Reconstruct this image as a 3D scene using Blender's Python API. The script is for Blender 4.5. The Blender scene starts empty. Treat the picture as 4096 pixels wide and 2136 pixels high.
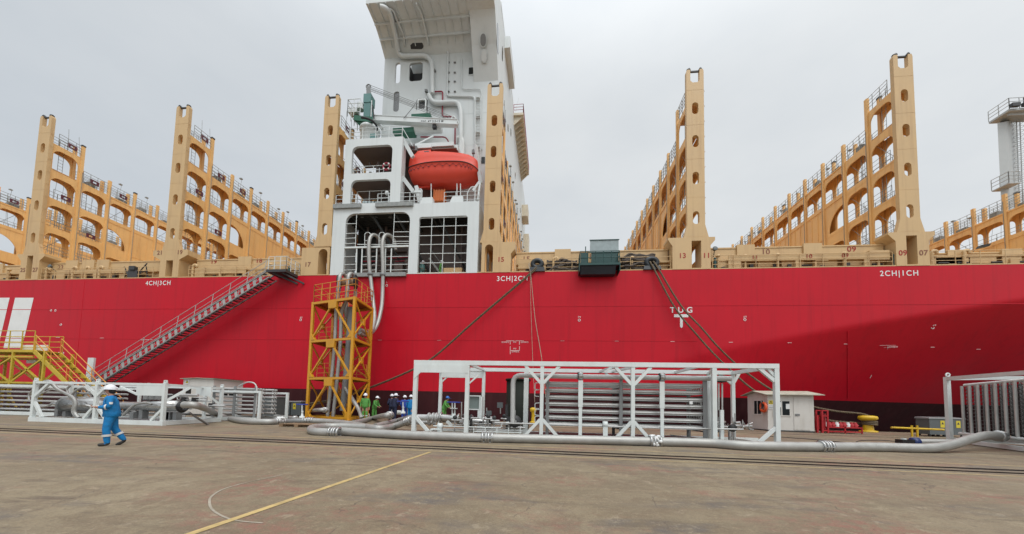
import bpy, bmesh, math, random
from mathutils import Vector, Matrix, Quaternion
from mathutils.geometry import tessellate_polygon
random.seed(7)
R=math.radians
S=bpy.context.scene; COL=S.collection
# ------------------------------------------------------------------ camera
F_,CX_,CY_=1450.,2048.,1536.              # focal length and principal point of the photograph, in its pixels
EYE=Vector((0,0,1.5)); PITCH,ROLL,YAW=R(3.6),R(1.35),R(6.1)
cf=Vector((-math.sin(YAW)*math.cos(PITCH),math.cos(YAW)*math.cos(PITCH),math.sin(PITCH)))
r0=Vector((math.cos(YAW),math.sin(YAW),0)); u0=r0.cross(cf)
cr=r0*math.cos(ROLL)+u0*math.sin(ROLL); cu=u0*math.cos(ROLL)-r0*math.sin(ROLL)
cam=bpy.data.cameras.new('camera'); camo=bpy.data.objects.new('camera',cam); COL.objects.link(camo)
camo.matrix_world=Matrix(((cr.x,cu.x,-cf.x,EYE.x),(cr.y,cu.y,-cf.y,EYE.y),(cr.z,cu.z,-cf.z,EYE.z),(0,0,0,1)))
cam.sensor_width=36; cam.lens=36*F_/4096; cam.shift_y=(CY_-1068)/4096; cam.clip_end=3000; cam.clip_start=.05
S.camera=camo
# ------------------------------------------------------------------ sky, sun, exposure
SUN_EL,SUN_AZ=R(58),R(155)                # azimuth clockwise from +Y: behind the camera, a little to its right
w=bpy.data.worlds.new('World'); S.world=w; w.use_nodes=True; nt=w.node_tree; N=nt.nodes; L=nt.links
bg=N['Background']
sky=N.new('ShaderNodeTexSky'); sky.sky_type='NISHITA'; sky.sun_disc=False; sky.sun_elevation=SUN_EL; sky.sun_rotation=SUN_AZ
tc=N.new('ShaderNodeTexCoord'); sp=N.new('ShaderNodeSeparateXYZ'); L.new(tc.outputs['Generated'],sp.inputs[0])
def mth(op,a,b=None,c=None,clamp=False):
    n=N.new('ShaderNodeMath'); n.operation=op; n.use_clamp=clamp
    for i,x in enumerate((a,b,c)):
        if x is None: continue
        if hasattr(x,'name'): L.new(x,n.inputs[i])
        else: n.inputs[i].default_value=x
    return n.outputs[0]
nz=N.new('ShaderNodeTexNoise'); nz.inputs['Scale'].default_value=2.2; nz.inputs['Detail'].default_value=5; nz.inputs['Roughness'].default_value=.55
mp=N.new('ShaderNodeMapping'); mp.inputs['Scale'].default_value=(1,1,2.2); L.new(tc.outputs['Generated'],mp.inputs[0]); L.new(mp.outputs[0],nz.inputs['Vector'])
tilt=mth('MULTIPLY_ADD',sp.outputs['X'],.42,.5)
tt=mth('ADD',tilt,mth('MULTIPLY_ADD',nz.outputs['Fac'],.95,-.475),clamp=True)
cl=N.new('ShaderNodeMix'); cl.data_type='RGBA'; L.new(tt,cl.inputs['Factor'])
cl.inputs[6].default_value=(.555,.60,.645,1); cl.inputs[7].default_value=(.80,.82,.825,1)
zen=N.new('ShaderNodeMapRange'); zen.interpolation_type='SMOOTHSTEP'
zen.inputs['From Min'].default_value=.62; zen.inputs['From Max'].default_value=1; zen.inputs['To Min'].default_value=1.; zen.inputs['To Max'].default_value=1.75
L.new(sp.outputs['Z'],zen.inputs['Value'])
# glow added to the unseen sky round the hidden sun, to light camera-facing sides
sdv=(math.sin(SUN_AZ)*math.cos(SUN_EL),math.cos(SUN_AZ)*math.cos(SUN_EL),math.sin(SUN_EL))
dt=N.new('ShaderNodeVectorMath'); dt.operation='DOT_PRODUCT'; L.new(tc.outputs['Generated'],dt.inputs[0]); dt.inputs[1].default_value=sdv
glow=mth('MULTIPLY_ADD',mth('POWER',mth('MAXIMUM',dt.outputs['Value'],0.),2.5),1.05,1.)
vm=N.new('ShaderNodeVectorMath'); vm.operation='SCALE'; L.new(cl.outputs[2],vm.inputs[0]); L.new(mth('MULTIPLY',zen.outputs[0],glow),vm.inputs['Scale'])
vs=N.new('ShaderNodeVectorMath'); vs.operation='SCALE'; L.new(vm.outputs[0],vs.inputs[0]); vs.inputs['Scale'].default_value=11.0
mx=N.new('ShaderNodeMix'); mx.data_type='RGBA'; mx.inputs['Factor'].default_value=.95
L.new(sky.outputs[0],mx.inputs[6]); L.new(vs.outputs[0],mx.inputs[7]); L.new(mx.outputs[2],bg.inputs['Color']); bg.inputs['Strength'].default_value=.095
sl=bpy.data.lights.new('sun','SUN'); sl.energy=1.1; sl.angle=R(24); sl.color=(1,.97,.92)
so=bpy.data.objects.new('sun',sl); COL.objects.link(so)
sd=Vector((math.sin(SUN_AZ)*math.cos(SUN_EL),math.cos(SUN_AZ)*math.cos(SUN_EL),math.sin(SUN_EL)))
so.rotation_euler=sd.to_track_quat('Z','Y').to_euler()
S.view_settings.view_transform='Standard'; S.view_settings.look='None'; S.view_settings.exposure=0; S.view_settings.gamma=1
# ------------------------------------------------------------------ measured points of the photograph -> places in the world
SL=.015                                   # the quay rises 1.5 cm per metre towards its edge
def ray(x,y): return cf+cr*((x-CX_)/F_)-cu*((y-CY_)/F_)
def P(x,y,Y): d=ray(x,y); return EYE+d*((Y-EYE.y)/d.y)
def PX(x,y,X): d=ray(x,y); return EYE+d*((X-EYE.x)/d.x)
def G(x,y,h=0): d=ray(x,y); return EYE+d*((SL*EYE.y+h-EYE.z)/(d.z-SL*d.y))
def gz(Y): return SL*Y
def gp(x,Y,y=1690,h=0):
    p=P(x,y,Y); return Vector((p.x,Y,gz(Y)+h))
# ------------------------------------------------------------------ materials
def mat(name,c,rough=.5,metal=0.,var=.12,sc=1.5,rust=None,rustamt=.0,rz=.15,bump=0.,bsc=30,spec=.5,coat=0,stripe=None):
    m=bpy.data.materials.new(name); m.use_nodes=True; t=m.node_tree; n=t.nodes; l=t.links; b=n['Principled BSDF']
    b.inputs['Roughness'].default_value=rough; b.inputs['Metallic'].default_value=metal; b.inputs['Specular IOR Level'].default_value=spec; b.inputs['Coat Weight'].default_value=coat
    tc=n.new('ShaderNodeTexCoord'); nz=n.new('ShaderNodeTexNoise'); nz.inputs['Scale'].default_value=sc; nz.inputs['Detail'].default_value=6; nz.inputs['Roughness'].default_value=.6
    l.new(tc.outputs['Object'],nz.inputs['Vector'])
    mr=n.new('ShaderNodeMapRange'); mr.inputs['From Min'].default_value=.3; mr.inputs['From Max'].default_value=.7; mr.inputs['To Min'].default_value=1-var; mr.inputs['To Max'].default_value=1+var
    l.new(nz.outputs['Fac'],mr.inputs['Value'])
    sc_=n.new('ShaderNodeVectorMath'); sc_.operation='SCALE'; sc_.inputs[0].default_value=c[:3]; l.new(mr.outputs[0],sc_.inputs['Scale']); out=sc_.outputs[0]
    if rust:
        mp=n.new('ShaderNodeMapping'); mp.inputs['Scale'].default_value=(1,1,rz); l.new(tc.outputs['Object'],mp.inputs[0])
        n2=n.new('ShaderNodeTexNoise'); n2.inputs['Scale'].default_value=2.4; n2.inputs['Detail'].default_value=8; n2.inputs['Roughness'].default_value=.7; l.new(mp.outputs[0],n2.inputs['Vector'])
        r2=n.new('ShaderNodeMapRange'); r2.inputs['From Min'].default_value=.5; r2.inputs['From Max'].default_value=.78; r2.inputs['To Max'].default_value=rustamt; l.new(n2.outputs['Fac'],r2.inputs['Value'])
        mi=n.new('ShaderNodeMix'); mi.data_type='RGBA'; l.new(r2.outputs[0],mi.inputs['Factor']); l.new(out,mi.inputs[6]); mi.inputs[7].default_value=(*rust[:3],1); out=mi.outputs[2]
    l.new(out,b.inputs['Base Color'])
    r3=n.new('ShaderNodeMapRange'); r3.inputs['From Min'].default_value=.3; r3.inputs['From Max'].default_value=.7; r3.inputs['To Min'].default_value=rough*.82; r3.inputs['To Max'].default_value=min(1,rough*1.2); l.new(nz.outputs['Fac'],r3.inputs['Value']); l.new(r3.outputs[0],b.inputs['Roughness'])
    if bump:
        n3=n.new('ShaderNodeTexNoise'); n3.inputs['Scale'].default_value=bsc; n3.inputs['Detail'].default_value=3; l.new(tc.outputs['Object'],n3.inputs['Vector'])
        bp=n.new('ShaderNodeBump'); bp.inputs['Strength'].default_value=bump; bp.inputs['Distance'].default_value=.02; l.new(n3.outputs['Fac'],bp.inputs['Height']); l.new(bp.outputs[0],b.inputs['Normal'])
    return m
RUST=(.16,.06,.03); GRIME=(.09,.075,.06)
M_red=mat('red hull paint',(.50,.004,.017),.42,var=.07,sc=.25,rust=(.27,.006,.014),rustamt=.5,rz=.05,bump=.10,bsc=.9,spec=.24)
M_boot=mat('maroon boot top paint',(.042,.008,.010),.6,var=.25,sc=.8,spec=.2,rust=(.09,.045,.04),rustamt=.35,rz=.05)
M_tan=mat('tan tone',(.57,.39,.195),.5,var=.05,sc=.8,rust=(.33,.18,.09),rustamt=.5,rz=.05)  # duller than the ochre; on pillars, tone from the light put into the colour
M_ochre=mat('ochre paint',(.78,.47,.18),.5,var=.06,sc=.7,rust=(.42,.18,.07),rustamt=.6,rz=.07)
M_deck=mat('deck walkway paint',(.52,.29,.13),.65,var=.2)
M_white=mat('white ship paint',(.63,.665,.665),.42,var=.03,sc=.5,rust=(.38,.39,.37),rustamt=.25,rz=.05)
M_frame=mat('white frame paint',(.64,.68,.67),.45,var=.05,sc=2,rust=(.4,.36,.3),rustamt=.3,rz=.3)
M_mark=mat('white marking paint',(.72,.73,.72),.5,var=.05)
M_hutw=mat('white cabin panel',(.62,.60,.56),.55,var=.05,sc=1,rust=(.33,.28,.2),rustamt=.35,rz=.2)
M_pinkm=mat('pale marking paint',(.68,.42,.42),.5,var=.05)
M_num=mat('red number paint',(.33,.03,.015),.6,var=.2,sc=8)
M_numb=mat('brown number paint',(.22,.09,.05),.6,var=.2,sc=8)
M_grey=mat('grey primer',(.20,.205,.205),.5,var=.1)
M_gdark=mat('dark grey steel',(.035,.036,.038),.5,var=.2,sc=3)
M_black=mat('black rubber',(.014,.014,.015),.55,var=.2,sc=4)
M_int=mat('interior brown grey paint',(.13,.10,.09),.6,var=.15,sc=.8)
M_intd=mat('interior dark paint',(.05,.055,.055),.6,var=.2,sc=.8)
M_glass=mat('dark window glass',(.015,.02,.022),.08,var=.05)
M_hose=mat('braided steel hose',(.37,.365,.345),.42,metal=.35,var=.10,sc=3,rust=(.25,.23,.20),rustamt=.4,rz=1,bump=.25,bsc=90)
M_tube=mat('aluminium tube',(.48,.48,.47),.5,metal=.35,var=.10,sc=3)
M_steel=mat('stainless steel',(.46,.46,.45),.3,metal=.85,var=.10,sc=4)
M_amber=mat('amber scaffold paint',(.60,.29,.018),.42,var=.07,sc=2,rust=(.30,.12,.02),rustamt=.35,rz=.3)
M_yell=mat('yellow green platform paint',(.50,.36,.03),.5,var=.12,sc=2,rust=(.22,.12,.03),rustamt=.5,rz=.4)
M_orange=mat('orange rail paint',(.60,.25,.035),.5,var=.12,sc=2)
M_boll=mat('yellow bollard paint',(.62,.40,.015),.45,var=.12,sc=3,rust=RUST,rustamt=.4,rz=.5)
M_boat=mat('orange lifeboat plastic',(.66,.055,.026),.5,var=.04,sc=1.5)
M_buoy=mat('orange buoy plastic',(.68,.10,.03),.4,var=.08)
M_green=mat('green crane paint',(.014,.105,.062),.4,var=.12,sc=2)
M_teal=mat('teal green paint',(.10,.22,.21),.45,var=.1,sc=2)
M_plat=mat('dark green platform paint',(.012,.058,.054),.45,var=.15,sc=2)
M_tarp=mat('pale blue grey sheet',(.30,.36,.37),.6,var=.14,sc=2.2,rust=(.16,.2,.2),rustamt=.4,rz=.4)
M_rope=mat('dark mooring rope',(.085,.068,.057),.85,var=.35,sc=9,bump=.8,bsc=40)
M_rope2=mat('weathered brown rope',(.14,.105,.065),.85,var=.4,sc=7,bump=.8,bsc=40)
M_rope3=mat('pale hemp rope',(.36,.30,.23),.85,var=.3,sc=8,bump=.8,bsc=40)
M_pipew=mat('red fire pipe paint',(.26,.012,.03),.4,var=.05)
M_maroon=mat('maroon panel paint',(.10,.018,.03),.5,var=.1)
M_cab=mat('grey cabinet plastic',(.10,.115,.12),.5,var=.08,sc=2)
M_ladder=mat('weathered aluminium',(.27,.28,.27),.5,metal=.3,var=.22,sc=4)
M_wood=mat('pallet wood',(.22,.14,.08),.8,var=.3,sc=6)
M_redq=mat('red equipment paint',(.40,.018,.025),.45,var=.15,sc=4)
M_sign=mat('yellow sign paint',(.62,.5,.04),.5,var=.03)
M_blue=mat('blue valve paint',(.02,.045,.30),.4,var=.1)
M_navy=mat('navy blue paint',(.012,.03,.12),.4,var=.1)
M_tank=mat('dark olive tank',(.014,.017,.013),.6,var=.2,sc=2,spec=.15)
M_roof=mat('weathered cabin roof sheet',(.42,.41,.33),.6,var=.12,sc=3,rust=(.2,.17,.1),rustamt=.5,rz=1)
M_cbl=mat('blue coverall cloth',(.003,.165,.41),.8,var=.22,sc=7,bump=1.,bsc=11)
M_cgr=mat('green coverall cloth',(.085,.28,.055),.8,var=.16,sc=9,bump=.5,bsc=18)
M_cnv=mat('navy coverall cloth',(.012,.016,.045),.8,var=.16,sc=9,bump=.4,bsc=18)
M_crb=mat('royal blue coverall cloth',(.015,.05,.30),.8,var=.16,sc=9,bump=.4,bsc=18)
M_skin=mat('skin',(.36,.19,.13),.55,var=.08,sc=12)
M_hair=mat('black hair',(.012,.011,.011),.6,var=.2)
M_boot2=mat('black boot leather',(.018,.017,.017),.5,var=.2)
M_refl=mat('silver reflective tape',(.55,.55,.53),.4,var=.06)
M_helm=mat('white helmet plastic',(.74,.76,.80),.3,var=.03)
M_hblu=mat('blue helmet plastic',(.02,.13,.42),.3,var=.03)
M_line=mat('worn yellow road paint',(.46,.335,.14),.75,var=.2,sc=9,rust=(.22,.165,.10),rustamt=.85,rz=1)
M_line2=mat('faded pale road paint',(.36,.27,.14),.8,var=.2,sc=5,rust=(.20,.155,.09),rustamt=.8,rz=1)
M_groove=mat('dark rail groove',(.022,.018,.016),.95,var=.3,sc=4,spec=.05)
M_railst=mat('rusty crane rail',(.04,.03,.026),.95,var=.3,sc=3,spec=.05)
# ------------------------------------------------------------------ mesh builder
class MB:
    def __init__(s): s.v=[];s.f=[];s.m=[];s.s=[]
    def add(s,vs,fs,mi=0,sm=False):
        o=len(s.v); s.v+=[Vector(p) for p in vs]
        for f in fs: s.f.append([o+i for i in f]); s.m.append(mi); s.s.append(sm)
        return s
    def hexa(s,p,mi=0): return s.add(p,[(0,3,2,1),(4,5,6,7),(0,1,5,4),(1,2,6,5),(2,3,7,6),(3,0,4,7)],mi)
    def box(s,x0,x1,y0,y1,z0,z1,mi=0):
        x0,x1=min(x0,x1),max(x0,x1);y0,y1=min(y0,y1),max(y0,y1);z0,z1=min(z0,z1),max(z0,z1)
        return s.hexa([(x0,y0,z0),(x1,y0,z0),(x1,y1,z0),(x0,y1,z0),(x0,y0,z1),(x1,y0,z1),(x1,y1,z1),(x0,y1,z1)],mi)
    def beam(s,p,q,w,h=None,up=(0,0,1),mi=0):
        p=Vector(p);q=Vector(q);h=h or w; d=(q-p).normalized(); up=Vector(up)
        if abs(d.dot(up))>.98: up=Vector((0,1,0))
        a=d.cross(up).normalized()*(w/2); b=a.cross(d).normalized()*(h/2)
        return s.hexa([p-a-b,p+a-b,p+a+b,p-a+b,q-a-b,q+a-b,q+a+b,q-a+b],mi)
    def tube(s,p,q,r,n=8,r2=None,cap=True,mi=0): return s.pipe([p,q],r,n,mi=mi,cap=cap,r2=r2)
    def pipe(s,pts,r,n=8,mi=0,cap=True,r2=None,radii=None):
        pts=[Vector(p) for p in pts]; k=len(pts); vs=[];fs=[]
        t=[(pts[min(i+1,k-1)]-pts[max(i-1,0)]).normalized() for i in range(k)]
        up=Vector((0,0,1)) if abs(t[0].z)<.9 else Vector((1,0,0)); a=t[0].cross(up).normalized()
        for i in range(k):
            if i: a=(a-t[i]*a.dot(t[i])).normalized()
            b=t[i].cross(a); rr=radii[i] if radii else (r if r2 is None else r+(r2-r)*i/(k-1))
            for j in range(n):
                an=2*math.pi*j/n; vs.append(pts[i]+(a*math.cos(an)+b*math.sin(an))*rr)
        for i in range(k-1):
            for j in range(n): fs.append((i*n+j,i*n+(j+1)%n,(i+1)*n+(j+1)%n,(i+1)*n+j))
        s.add(vs,fs,mi,n>4)
        if cap: s.add(vs[:n],[tuple(range(n-1,-1,-1))],mi); s.add(vs[-n:],[tuple(range(n))],mi)
        return s
    def lathe(s,c,prof,n=24,axis=(0,0,1),mi=0,sm=True):
        c=Vector(c); ax=Vector(axis).normalized(); e=Vector((1,0,0)) if abs(ax.x)<.9 else Vector((0,1,0))
        a=ax.cross(e).normalized(); b=ax.cross(a); vs=[];fs=[];k=len(prof)
        for r,z in prof:
            for j in range(n): an=2*math.pi*j/n; vs.append(c+ax*z+(a*math.cos(an)+b*math.sin(an))*max(r,1e-4))
        for i in range(k-1):
            for j in range(n): fs.append((i*n+j,i*n+(j+1)%n,(i+1)*n+(j+1)%n,(i+1)*n+j))
        return s.add(vs,fs,mi,sm)
    def torus(s,c,R1,r,axis=(0,0,1),n=24,k=8,a0=0,a1=360,mi=0):
        c=Vector(c); ax=Vector(axis).normalized(); e=Vector((0,0,1)) if abs(ax.z)<.9 else Vector((1,0,0)); a=ax.cross(e).normalized(); b=ax.cross(a)
        pts=[c+(a*math.cos(R(a0+(a1-a0)*i/n))+b*math.sin(R(a0+(a1-a0)*i/n)))*R1 for i in range(n+1)]
        return s.pipe(pts,r,k,mi=mi,cap=(a1-a0)<360)
    def ball(s,c,rx,ry=None,rz=None,n=14,k=9,mi=0,z0=-1.,z1=1.):
        ry=ry or rx; rz=rz or rx; c=Vector(c); vs=[];fs=[]
        for i in range(k+1):
            a=math.asin(z0)+(math.asin(z1)-math.asin(z0))*i/k
            for j in range(n): b=2*math.pi*j/n; vs.append(c+Vector((rx*math.cos(a)*math.cos(b),ry*math.cos(a)*math.sin(b),rz*math.sin(a))))
        for i in range(k):
            for j in range(n): fs.append((i*n+j,i*n+(j+1)%n,(i+1)*n+(j+1)%n,(i+1)*n+j))
        return s.add(vs,fs,mi,True)
    def plate(s,outer,holes,f3,t0,t1,mi=0):
        """flat outline with holes in the (a,b) plane, given depth from t0 to t1; f3(a,b,t) -> point"""
        loops=[outer]+holes; flat=[p for l in loops for p in l]
        tris=tessellate_polygon([[Vector((p[0],p[1],0)) for p in l] for l in loops]); n=len(flat)
        s.add([f3(a,b,t0) for a,b in flat],[tuple(t) for t in tris],mi); s.add([f3(a,b,t1) for a,b in flat],[tuple(reversed(t)) for t in tris],mi)
        for l in loops:
            k=len(l); vs=[f3(a,b,t0) for a,b in l]+[f3(a,b,t1) for a,b in l]
            s.add(vs,[(i,(i+1)%k,k+(i+1)%k,k+i) for i in range(k)],mi)
        return s
    def build(s,name,m,parent=None,label=None,kind=None):
        org=ORG.get(parent,Vector((0,0,0))) if parent else Vector((0,0,0))
        me=bpy.data.meshes.new(name); me.from_pydata([p-org for p in s.v],[],s.f)
        for x in (m if isinstance(m,(list,tuple)) else [m]): me.materials.append(x)
        me.polygons.foreach_set('material_index',s.m); me.polygons.foreach_set('use_smooth',s.s)
        me.validate(); bm=bmesh.new(); bm.from_mesh(me); bmesh.ops.recalc_face_normals(bm,faces=bm.faces); bm.to_mesh(me); bm.free()
        o=bpy.data.objects.new(name,me); COL.objects.link(o)
        if parent: o.parent=parent; ORG[o]=org
        if label: o['label']=label
        if kind: o['kind']=kind
        return o
ORG={}
def thing(name,label,cat,loc,group=None):
    o=bpy.data.objects.new(name,None); COL.objects.link(o); o.empty_display_size=.3; o.location=loc; ORG[o]=Vector(loc)
    o['label']=label; o['category']=cat
    if group: o['group']=group
    return o
def split_build(mb,name,m,parent=None,label=None):
    """every separate piece of the builder becomes an object of its own"""
    n=len(mb.v); par=list(range(n))
    def fd(i):
        while par[i]!=i: par[i]=par[par[i]]; i=par[i]
        return i
    for f in mb.f:
        for i in f[1:]: par[fd(i)]=fd(f[0])
    grp={}
    for k,f in enumerate(mb.f): grp.setdefault(fd(f[0]),[]).append(k)
    out=[]
    for ks in grp.values():
        b=MB(); mp_={}
        for k in ks:
            ff=[]
            for i in mb.f[k]:
                if i not in mp_: mp_[i]=len(b.v); b.v.append(mb.v[i])
                ff.append(mp_[i])
            b.f.append(ff); b.m.append(mb.m[k]); b.s.append(mb.s[k])
        out.append(b.build(name,m,parent,label))
    return out
def solo(mb,name,m,label,cat,group=None):
    c=sum(mb.v,Vector())/len(mb.v); zmin=min(p.z for p in mb.v); org=Vector((c.x,c.y,zmin)); mb.v=[p-org for p in mb.v]
    o=mb.build(name,m); o.location=org; ORG[o]=org; o['label']=label; o['category']=cat
    if group: o['group']=group
    return o
def struct(mb,name,m): o=mb.build(name,m); o['kind']='structure'; return o
def copy_tree(o,parent=None,dx=0,dy=0):
    c=o.copy(); COL.objects.link(c); c.parent=parent; ORG[c]=ORG.get(o,Vector())+Vector((dx,dy,0))
    if dx or dy: c.location=Vector(o.location)+Vector((dx,dy,0))
    for ch in list(o.children):
        k=copy_tree(ch,c)
        for q in [k]+list(k.children): ORG[q]=ORG[c]
    return c
def rrect(a0,a1,b0,b1,r=.2,rt=None,n=5):
    rt=r if rt is None else rt; o=[]
    for (cx,cy,rr,s) in ((a1-r,b0+r,r,-90),(a1-rt,b1-rt,rt,0),(a0+rt,b1-rt,rt,90),(a0+r,b0+r,r,180)):
        for i in range(n+1): an=R(s+90*i/n); o.append((cx+rr*math.cos(an),cy+rr*math.sin(an)))
    return o
def smooth(pts,sub=6):
    pts=[Vector(p) for p in pts]; o=[]; k=len(pts)
    for i in range(k-1):
        p0,p1,p2,p3=pts[max(i-1,0)],pts[i],pts[i+1],pts[min(i+2,k-1)]
        for j in range(sub):
            t=j/sub; o.append(.5*((2*p1)+(p2-p0)*t+(2*p0-5*p1+4*p2-p3)*t*t+(3*p1-p0-3*p2+p3)*t**3))
    o.append(pts[-1]); return o
def rnd_path(pts,r,n=4):
    """polyline with rounded corners"""
    pts=[Vector(p) for p in pts]; o=[pts[0]]
    for i in range(1,len(pts)-1):
        a,b,c=pts[i-1],pts[i],pts[i+1]; d1=min(r,(a-b).length*.49); d2=min(r,(c-b).length*.49)
        s=b+(a-b).normalized()*d1; e=b+(c-b).normalized()*d2
        for j in range(n+1): t=j/n; o.append(s*(1-t)**2+b*2*t*(1-t)+e*t*t)
    o.append(pts[-1]); return o
def railing(mb,pts,h=1.05,sp=1.5,bars=(.35,.7,1.05),r=.022,n=5):
    pts=[Vector(p) for p in pts]
    for a,b in zip(pts,pts[1:]):
        for z in bars: mb.tube(a+Vector((0,0,z*h/1.05)),b+Vector((0,0,z*h/1.05)),r,n)
        k=max(1,round((b-a).length/sp))
        for i in range(k+1): p=a.lerp(b,i/k); mb.tube(p,p+Vector((0,0,h)),r*1.2,n)
    return mb
def text(s,size,loc,m,parent,name='hull_marking',ang=0,ext=.004,sx=1.,rot=None,bold=0,label=None,space=1.08):
    c=bpy.data.curves.new('t','FONT'); c.body=s; c.space_character=space; c.size=size; c.extrude=ext; c.align_x='CENTER'; c.align_y='CENTER'; c.offset=bold
    o=bpy.data.objects.new('t',c); COL.objects.link(o); bpy.context.view_layer.update()
    me=bpy.data.meshes.new_from_object(o.evaluated_get(bpy.context.evaluated_depsgraph_get())); bpy.data.objects.remove(o)
    mt=rot if rot else Matrix.Rotation(R(90),4,'X')
    org=ORG.get(parent,Vector()); me.transform(Matrix.Translation(Vector(loc)-org)@mt@Matrix.Rotation(R(ang),4,'Z')@Matrix.Diagonal((sx,1,1,1)))
    me.materials.clear(); me.materials.append(m); me.name=name
    ob=bpy.data.objects.new(name,me); COL.objects.link(ob); ob.parent=parent; ORG[ob]=org
    if label: ob['label']=label
    return ob
# ================================================================== the setting
def ground_mat():
    m=bpy.data.materials.new('stained quay concrete'); m.use_nodes=True; t=m.node_tree; n=t.nodes; l=t.links; b=n['Principled BSDF']
    tc=n.new('ShaderNodeTexCoord')
    def noise(s,d=6,ro=.6,scale=(1,1,1),dist=0,rot=0):
        mp=n.new('ShaderNodeMapping'); mp.inputs['Scale'].default_value=scale; mp.inputs['Rotation'].default_value=(0,0,rot); l.new(tc.outputs['Object'],mp.inputs[0])
        z=n.new('ShaderNodeTexNoise'); z.inputs['Scale'].default_value=s; z.inputs['Detail'].default_value=d; z.inputs['Roughness'].default_value=ro; z.inputs['Distortion'].default_value=dist; l.new(mp.outputs[0],z.inputs['Vector']); return z.outputs['Fac']
    def ramp(x,a,c,lo=0.,hi=1.):
        r=n.new('ShaderNodeMapRange'); r.interpolation_type='SMOOTHSTEP'; r.inputs['From Min'].default_value=a; r.inputs['From Max'].default_value=c; r.inputs['To Min'].default_value=lo; r.inputs['To Max'].default_value=hi; l.new(x,r.inputs['Value']); return r.outputs[0]
    def mix(f,a,c,mode='MIX'):
        x=n.new('ShaderNodeMix'); x.data_type='RGBA'; x.blend_type=mode; l.new(f,x.inputs['Factor'])
        for i,q in ((6,a),(7,c)):
            if isinstance(q,tuple): x.inputs[i].default_value=(*q,1)
            else: l.new(q,x.inputs[i])
        return x.outputs[2]
    def mul(a,c):
        x=n.new('ShaderNodeMath'); x.operation='MULTIPLY'; l.new(a,x.inputs[0]); l.new(c,x.inputs[1]); return x.outputs[0]
    c=mix(ramp(noise(.35,5),.35,.65),(.178,.139,.087),(.248,.198,.126))
    c=mix(ramp(noise(1.7,9,.78),.44,.58,0,.75),c,(.160,.118,.073))
    c=mix(ramp(noise(11,6,.75),.50,.72,0,.65),c,(.275,.215,.135))                       # pale scuffs
    c=mix(ramp(noise(1.3,7,.7,(.28,1.6,1),.3,R(12)),.54,.68,0,.75),c,(.105,.077,.052)) # tyre and drag streaks
    c=mix(ramp(noise(2.2,8,.75,(.16,2.2,1),.2,R(-6)),.55,.70,0,.6),c,(.275,.21,.13))
    c=mix(mul(ramp(noise(.5,6,.62,(.7,1.3,1),.4),.49,.63),ramp(noise(5,8,.78),.41,.60)),c,(.225,.112,.078)) # worn red paint
    c=mix(mul(ramp(noise(.42,5,.6,(.6,1.6,1),.6,R(20)),.52,.68,0,.9),ramp(noise(3,8,.7),.35,.6)),c,(.105,.092,.084))   # oil and water marks
    c=mix(ramp(noise(38,5,.8),.46,.70,0,.6),c,(.085,.062,.042))                         # grit
    c=mix(ramp(noise(60,4,.8),.54,.72,0,.6),c,(.36,.30,.21))
    c=mix(ramp(noise(6,8,.8,(.16,2.0,1),.15,R(-14)),.63,.68,0,.7),c,(.10,.075,.052))     # long drag scratches
    c=mix(ramp(noise(7,8,.8,(.16,2.0,1),.15,R(24)),.64,.69,0,.7),c,(.36,.30,.22))
    c=mix(ramp(noise(4.5,9,.8,(1,1,1),.5),.56,.62,0,.45),c,(.34,.28,.20))                 # crisp worn patches
    c=mix(ramp(noise(3.1,9,.8,(1,1,1),.8,R(40)),.58,.64,0,.5),c,(.115,.088,.062))
    v=n.new('ShaderNodeTexVoronoi'); v.feature='DISTANCE_TO_EDGE'; v.inputs['Scale'].default_value=.36
    wv=n.new('ShaderNodeVectorMath'); wv.operation='ADD'; nn=n.new('ShaderNodeTexNoise'); nn.inputs['Scale'].default_value=1.4; nn.inputs['Detail'].default_value=6; l.new(tc.outputs['Object'],nn.inputs['Vector'])
    l.new(tc.outputs['Object'],wv.inputs[0]); l.new(nn.outputs['Color'],wv.inputs[1]); l.new(wv.outputs[0],v.inputs['Vector'])
    c=mix(mul(ramp(v.outputs['Distance'],.0,.006,1,0),ramp(noise(.7,3),.5,.6)),c,(.085,.066,.05))
    c=mix(mul(ramp(noise(9,3,.6),.70,.76),ramp(noise(.9,3),.5,.62)),c,(.06,.05,.045))           # small dark spots
    l.new(c,b.inputs['Base Color'])
    l.new(ramp(noise(1.1,5),.3,.7,.62,.9),b.inputs['Roughness'])
    bp=n.new('ShaderNodeBump'); bp.inputs['Strength'].default_value=.35; bp.inputs['Distance'].default_value=.012; l.new(noise(28,6,.7),bp.inputs['Height']); l.new(bp.outputs[0],b.inputs['Normal'])
    return m
EDGE=27.2
mb=MB(); mb.hexa([(-600,-300,gz(-300)),(600,-300,gz(-300)),(600,EDGE,gz(EDGE)),(-600,EDGE,gz(EDGE)),(-600,-300,gz(-300)-.02),(600,-300,gz(-300)-.02),(600,EDGE,gz(EDGE)-.02),(-600,EDGE,gz(EDGE)-.02)])
mb.v=[Vector((p.x,p.y,p.z)) for p in mb.v]; struct(mb,'quay_ground',ground_mat())
mb=MB(); mb.box(-600,600,EDGE-.6,EDGE-.01,-9,gz(EDGE)-.03); struct(mb,'quay_wall',mat('quay wall concrete',(.16,.13,.10),.85,var=.2))
mb=MB(); mb.add([(-2500,-50,-3),(2500,-50,-3),(2500,2800,-3),(-2500,2800,-3)],[(0,1,2,3)]); struct(mb,'harbour_water',mat('grey harbour water',(.05,.065,.065),.12,bump=.4,bsc=.6))
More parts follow.
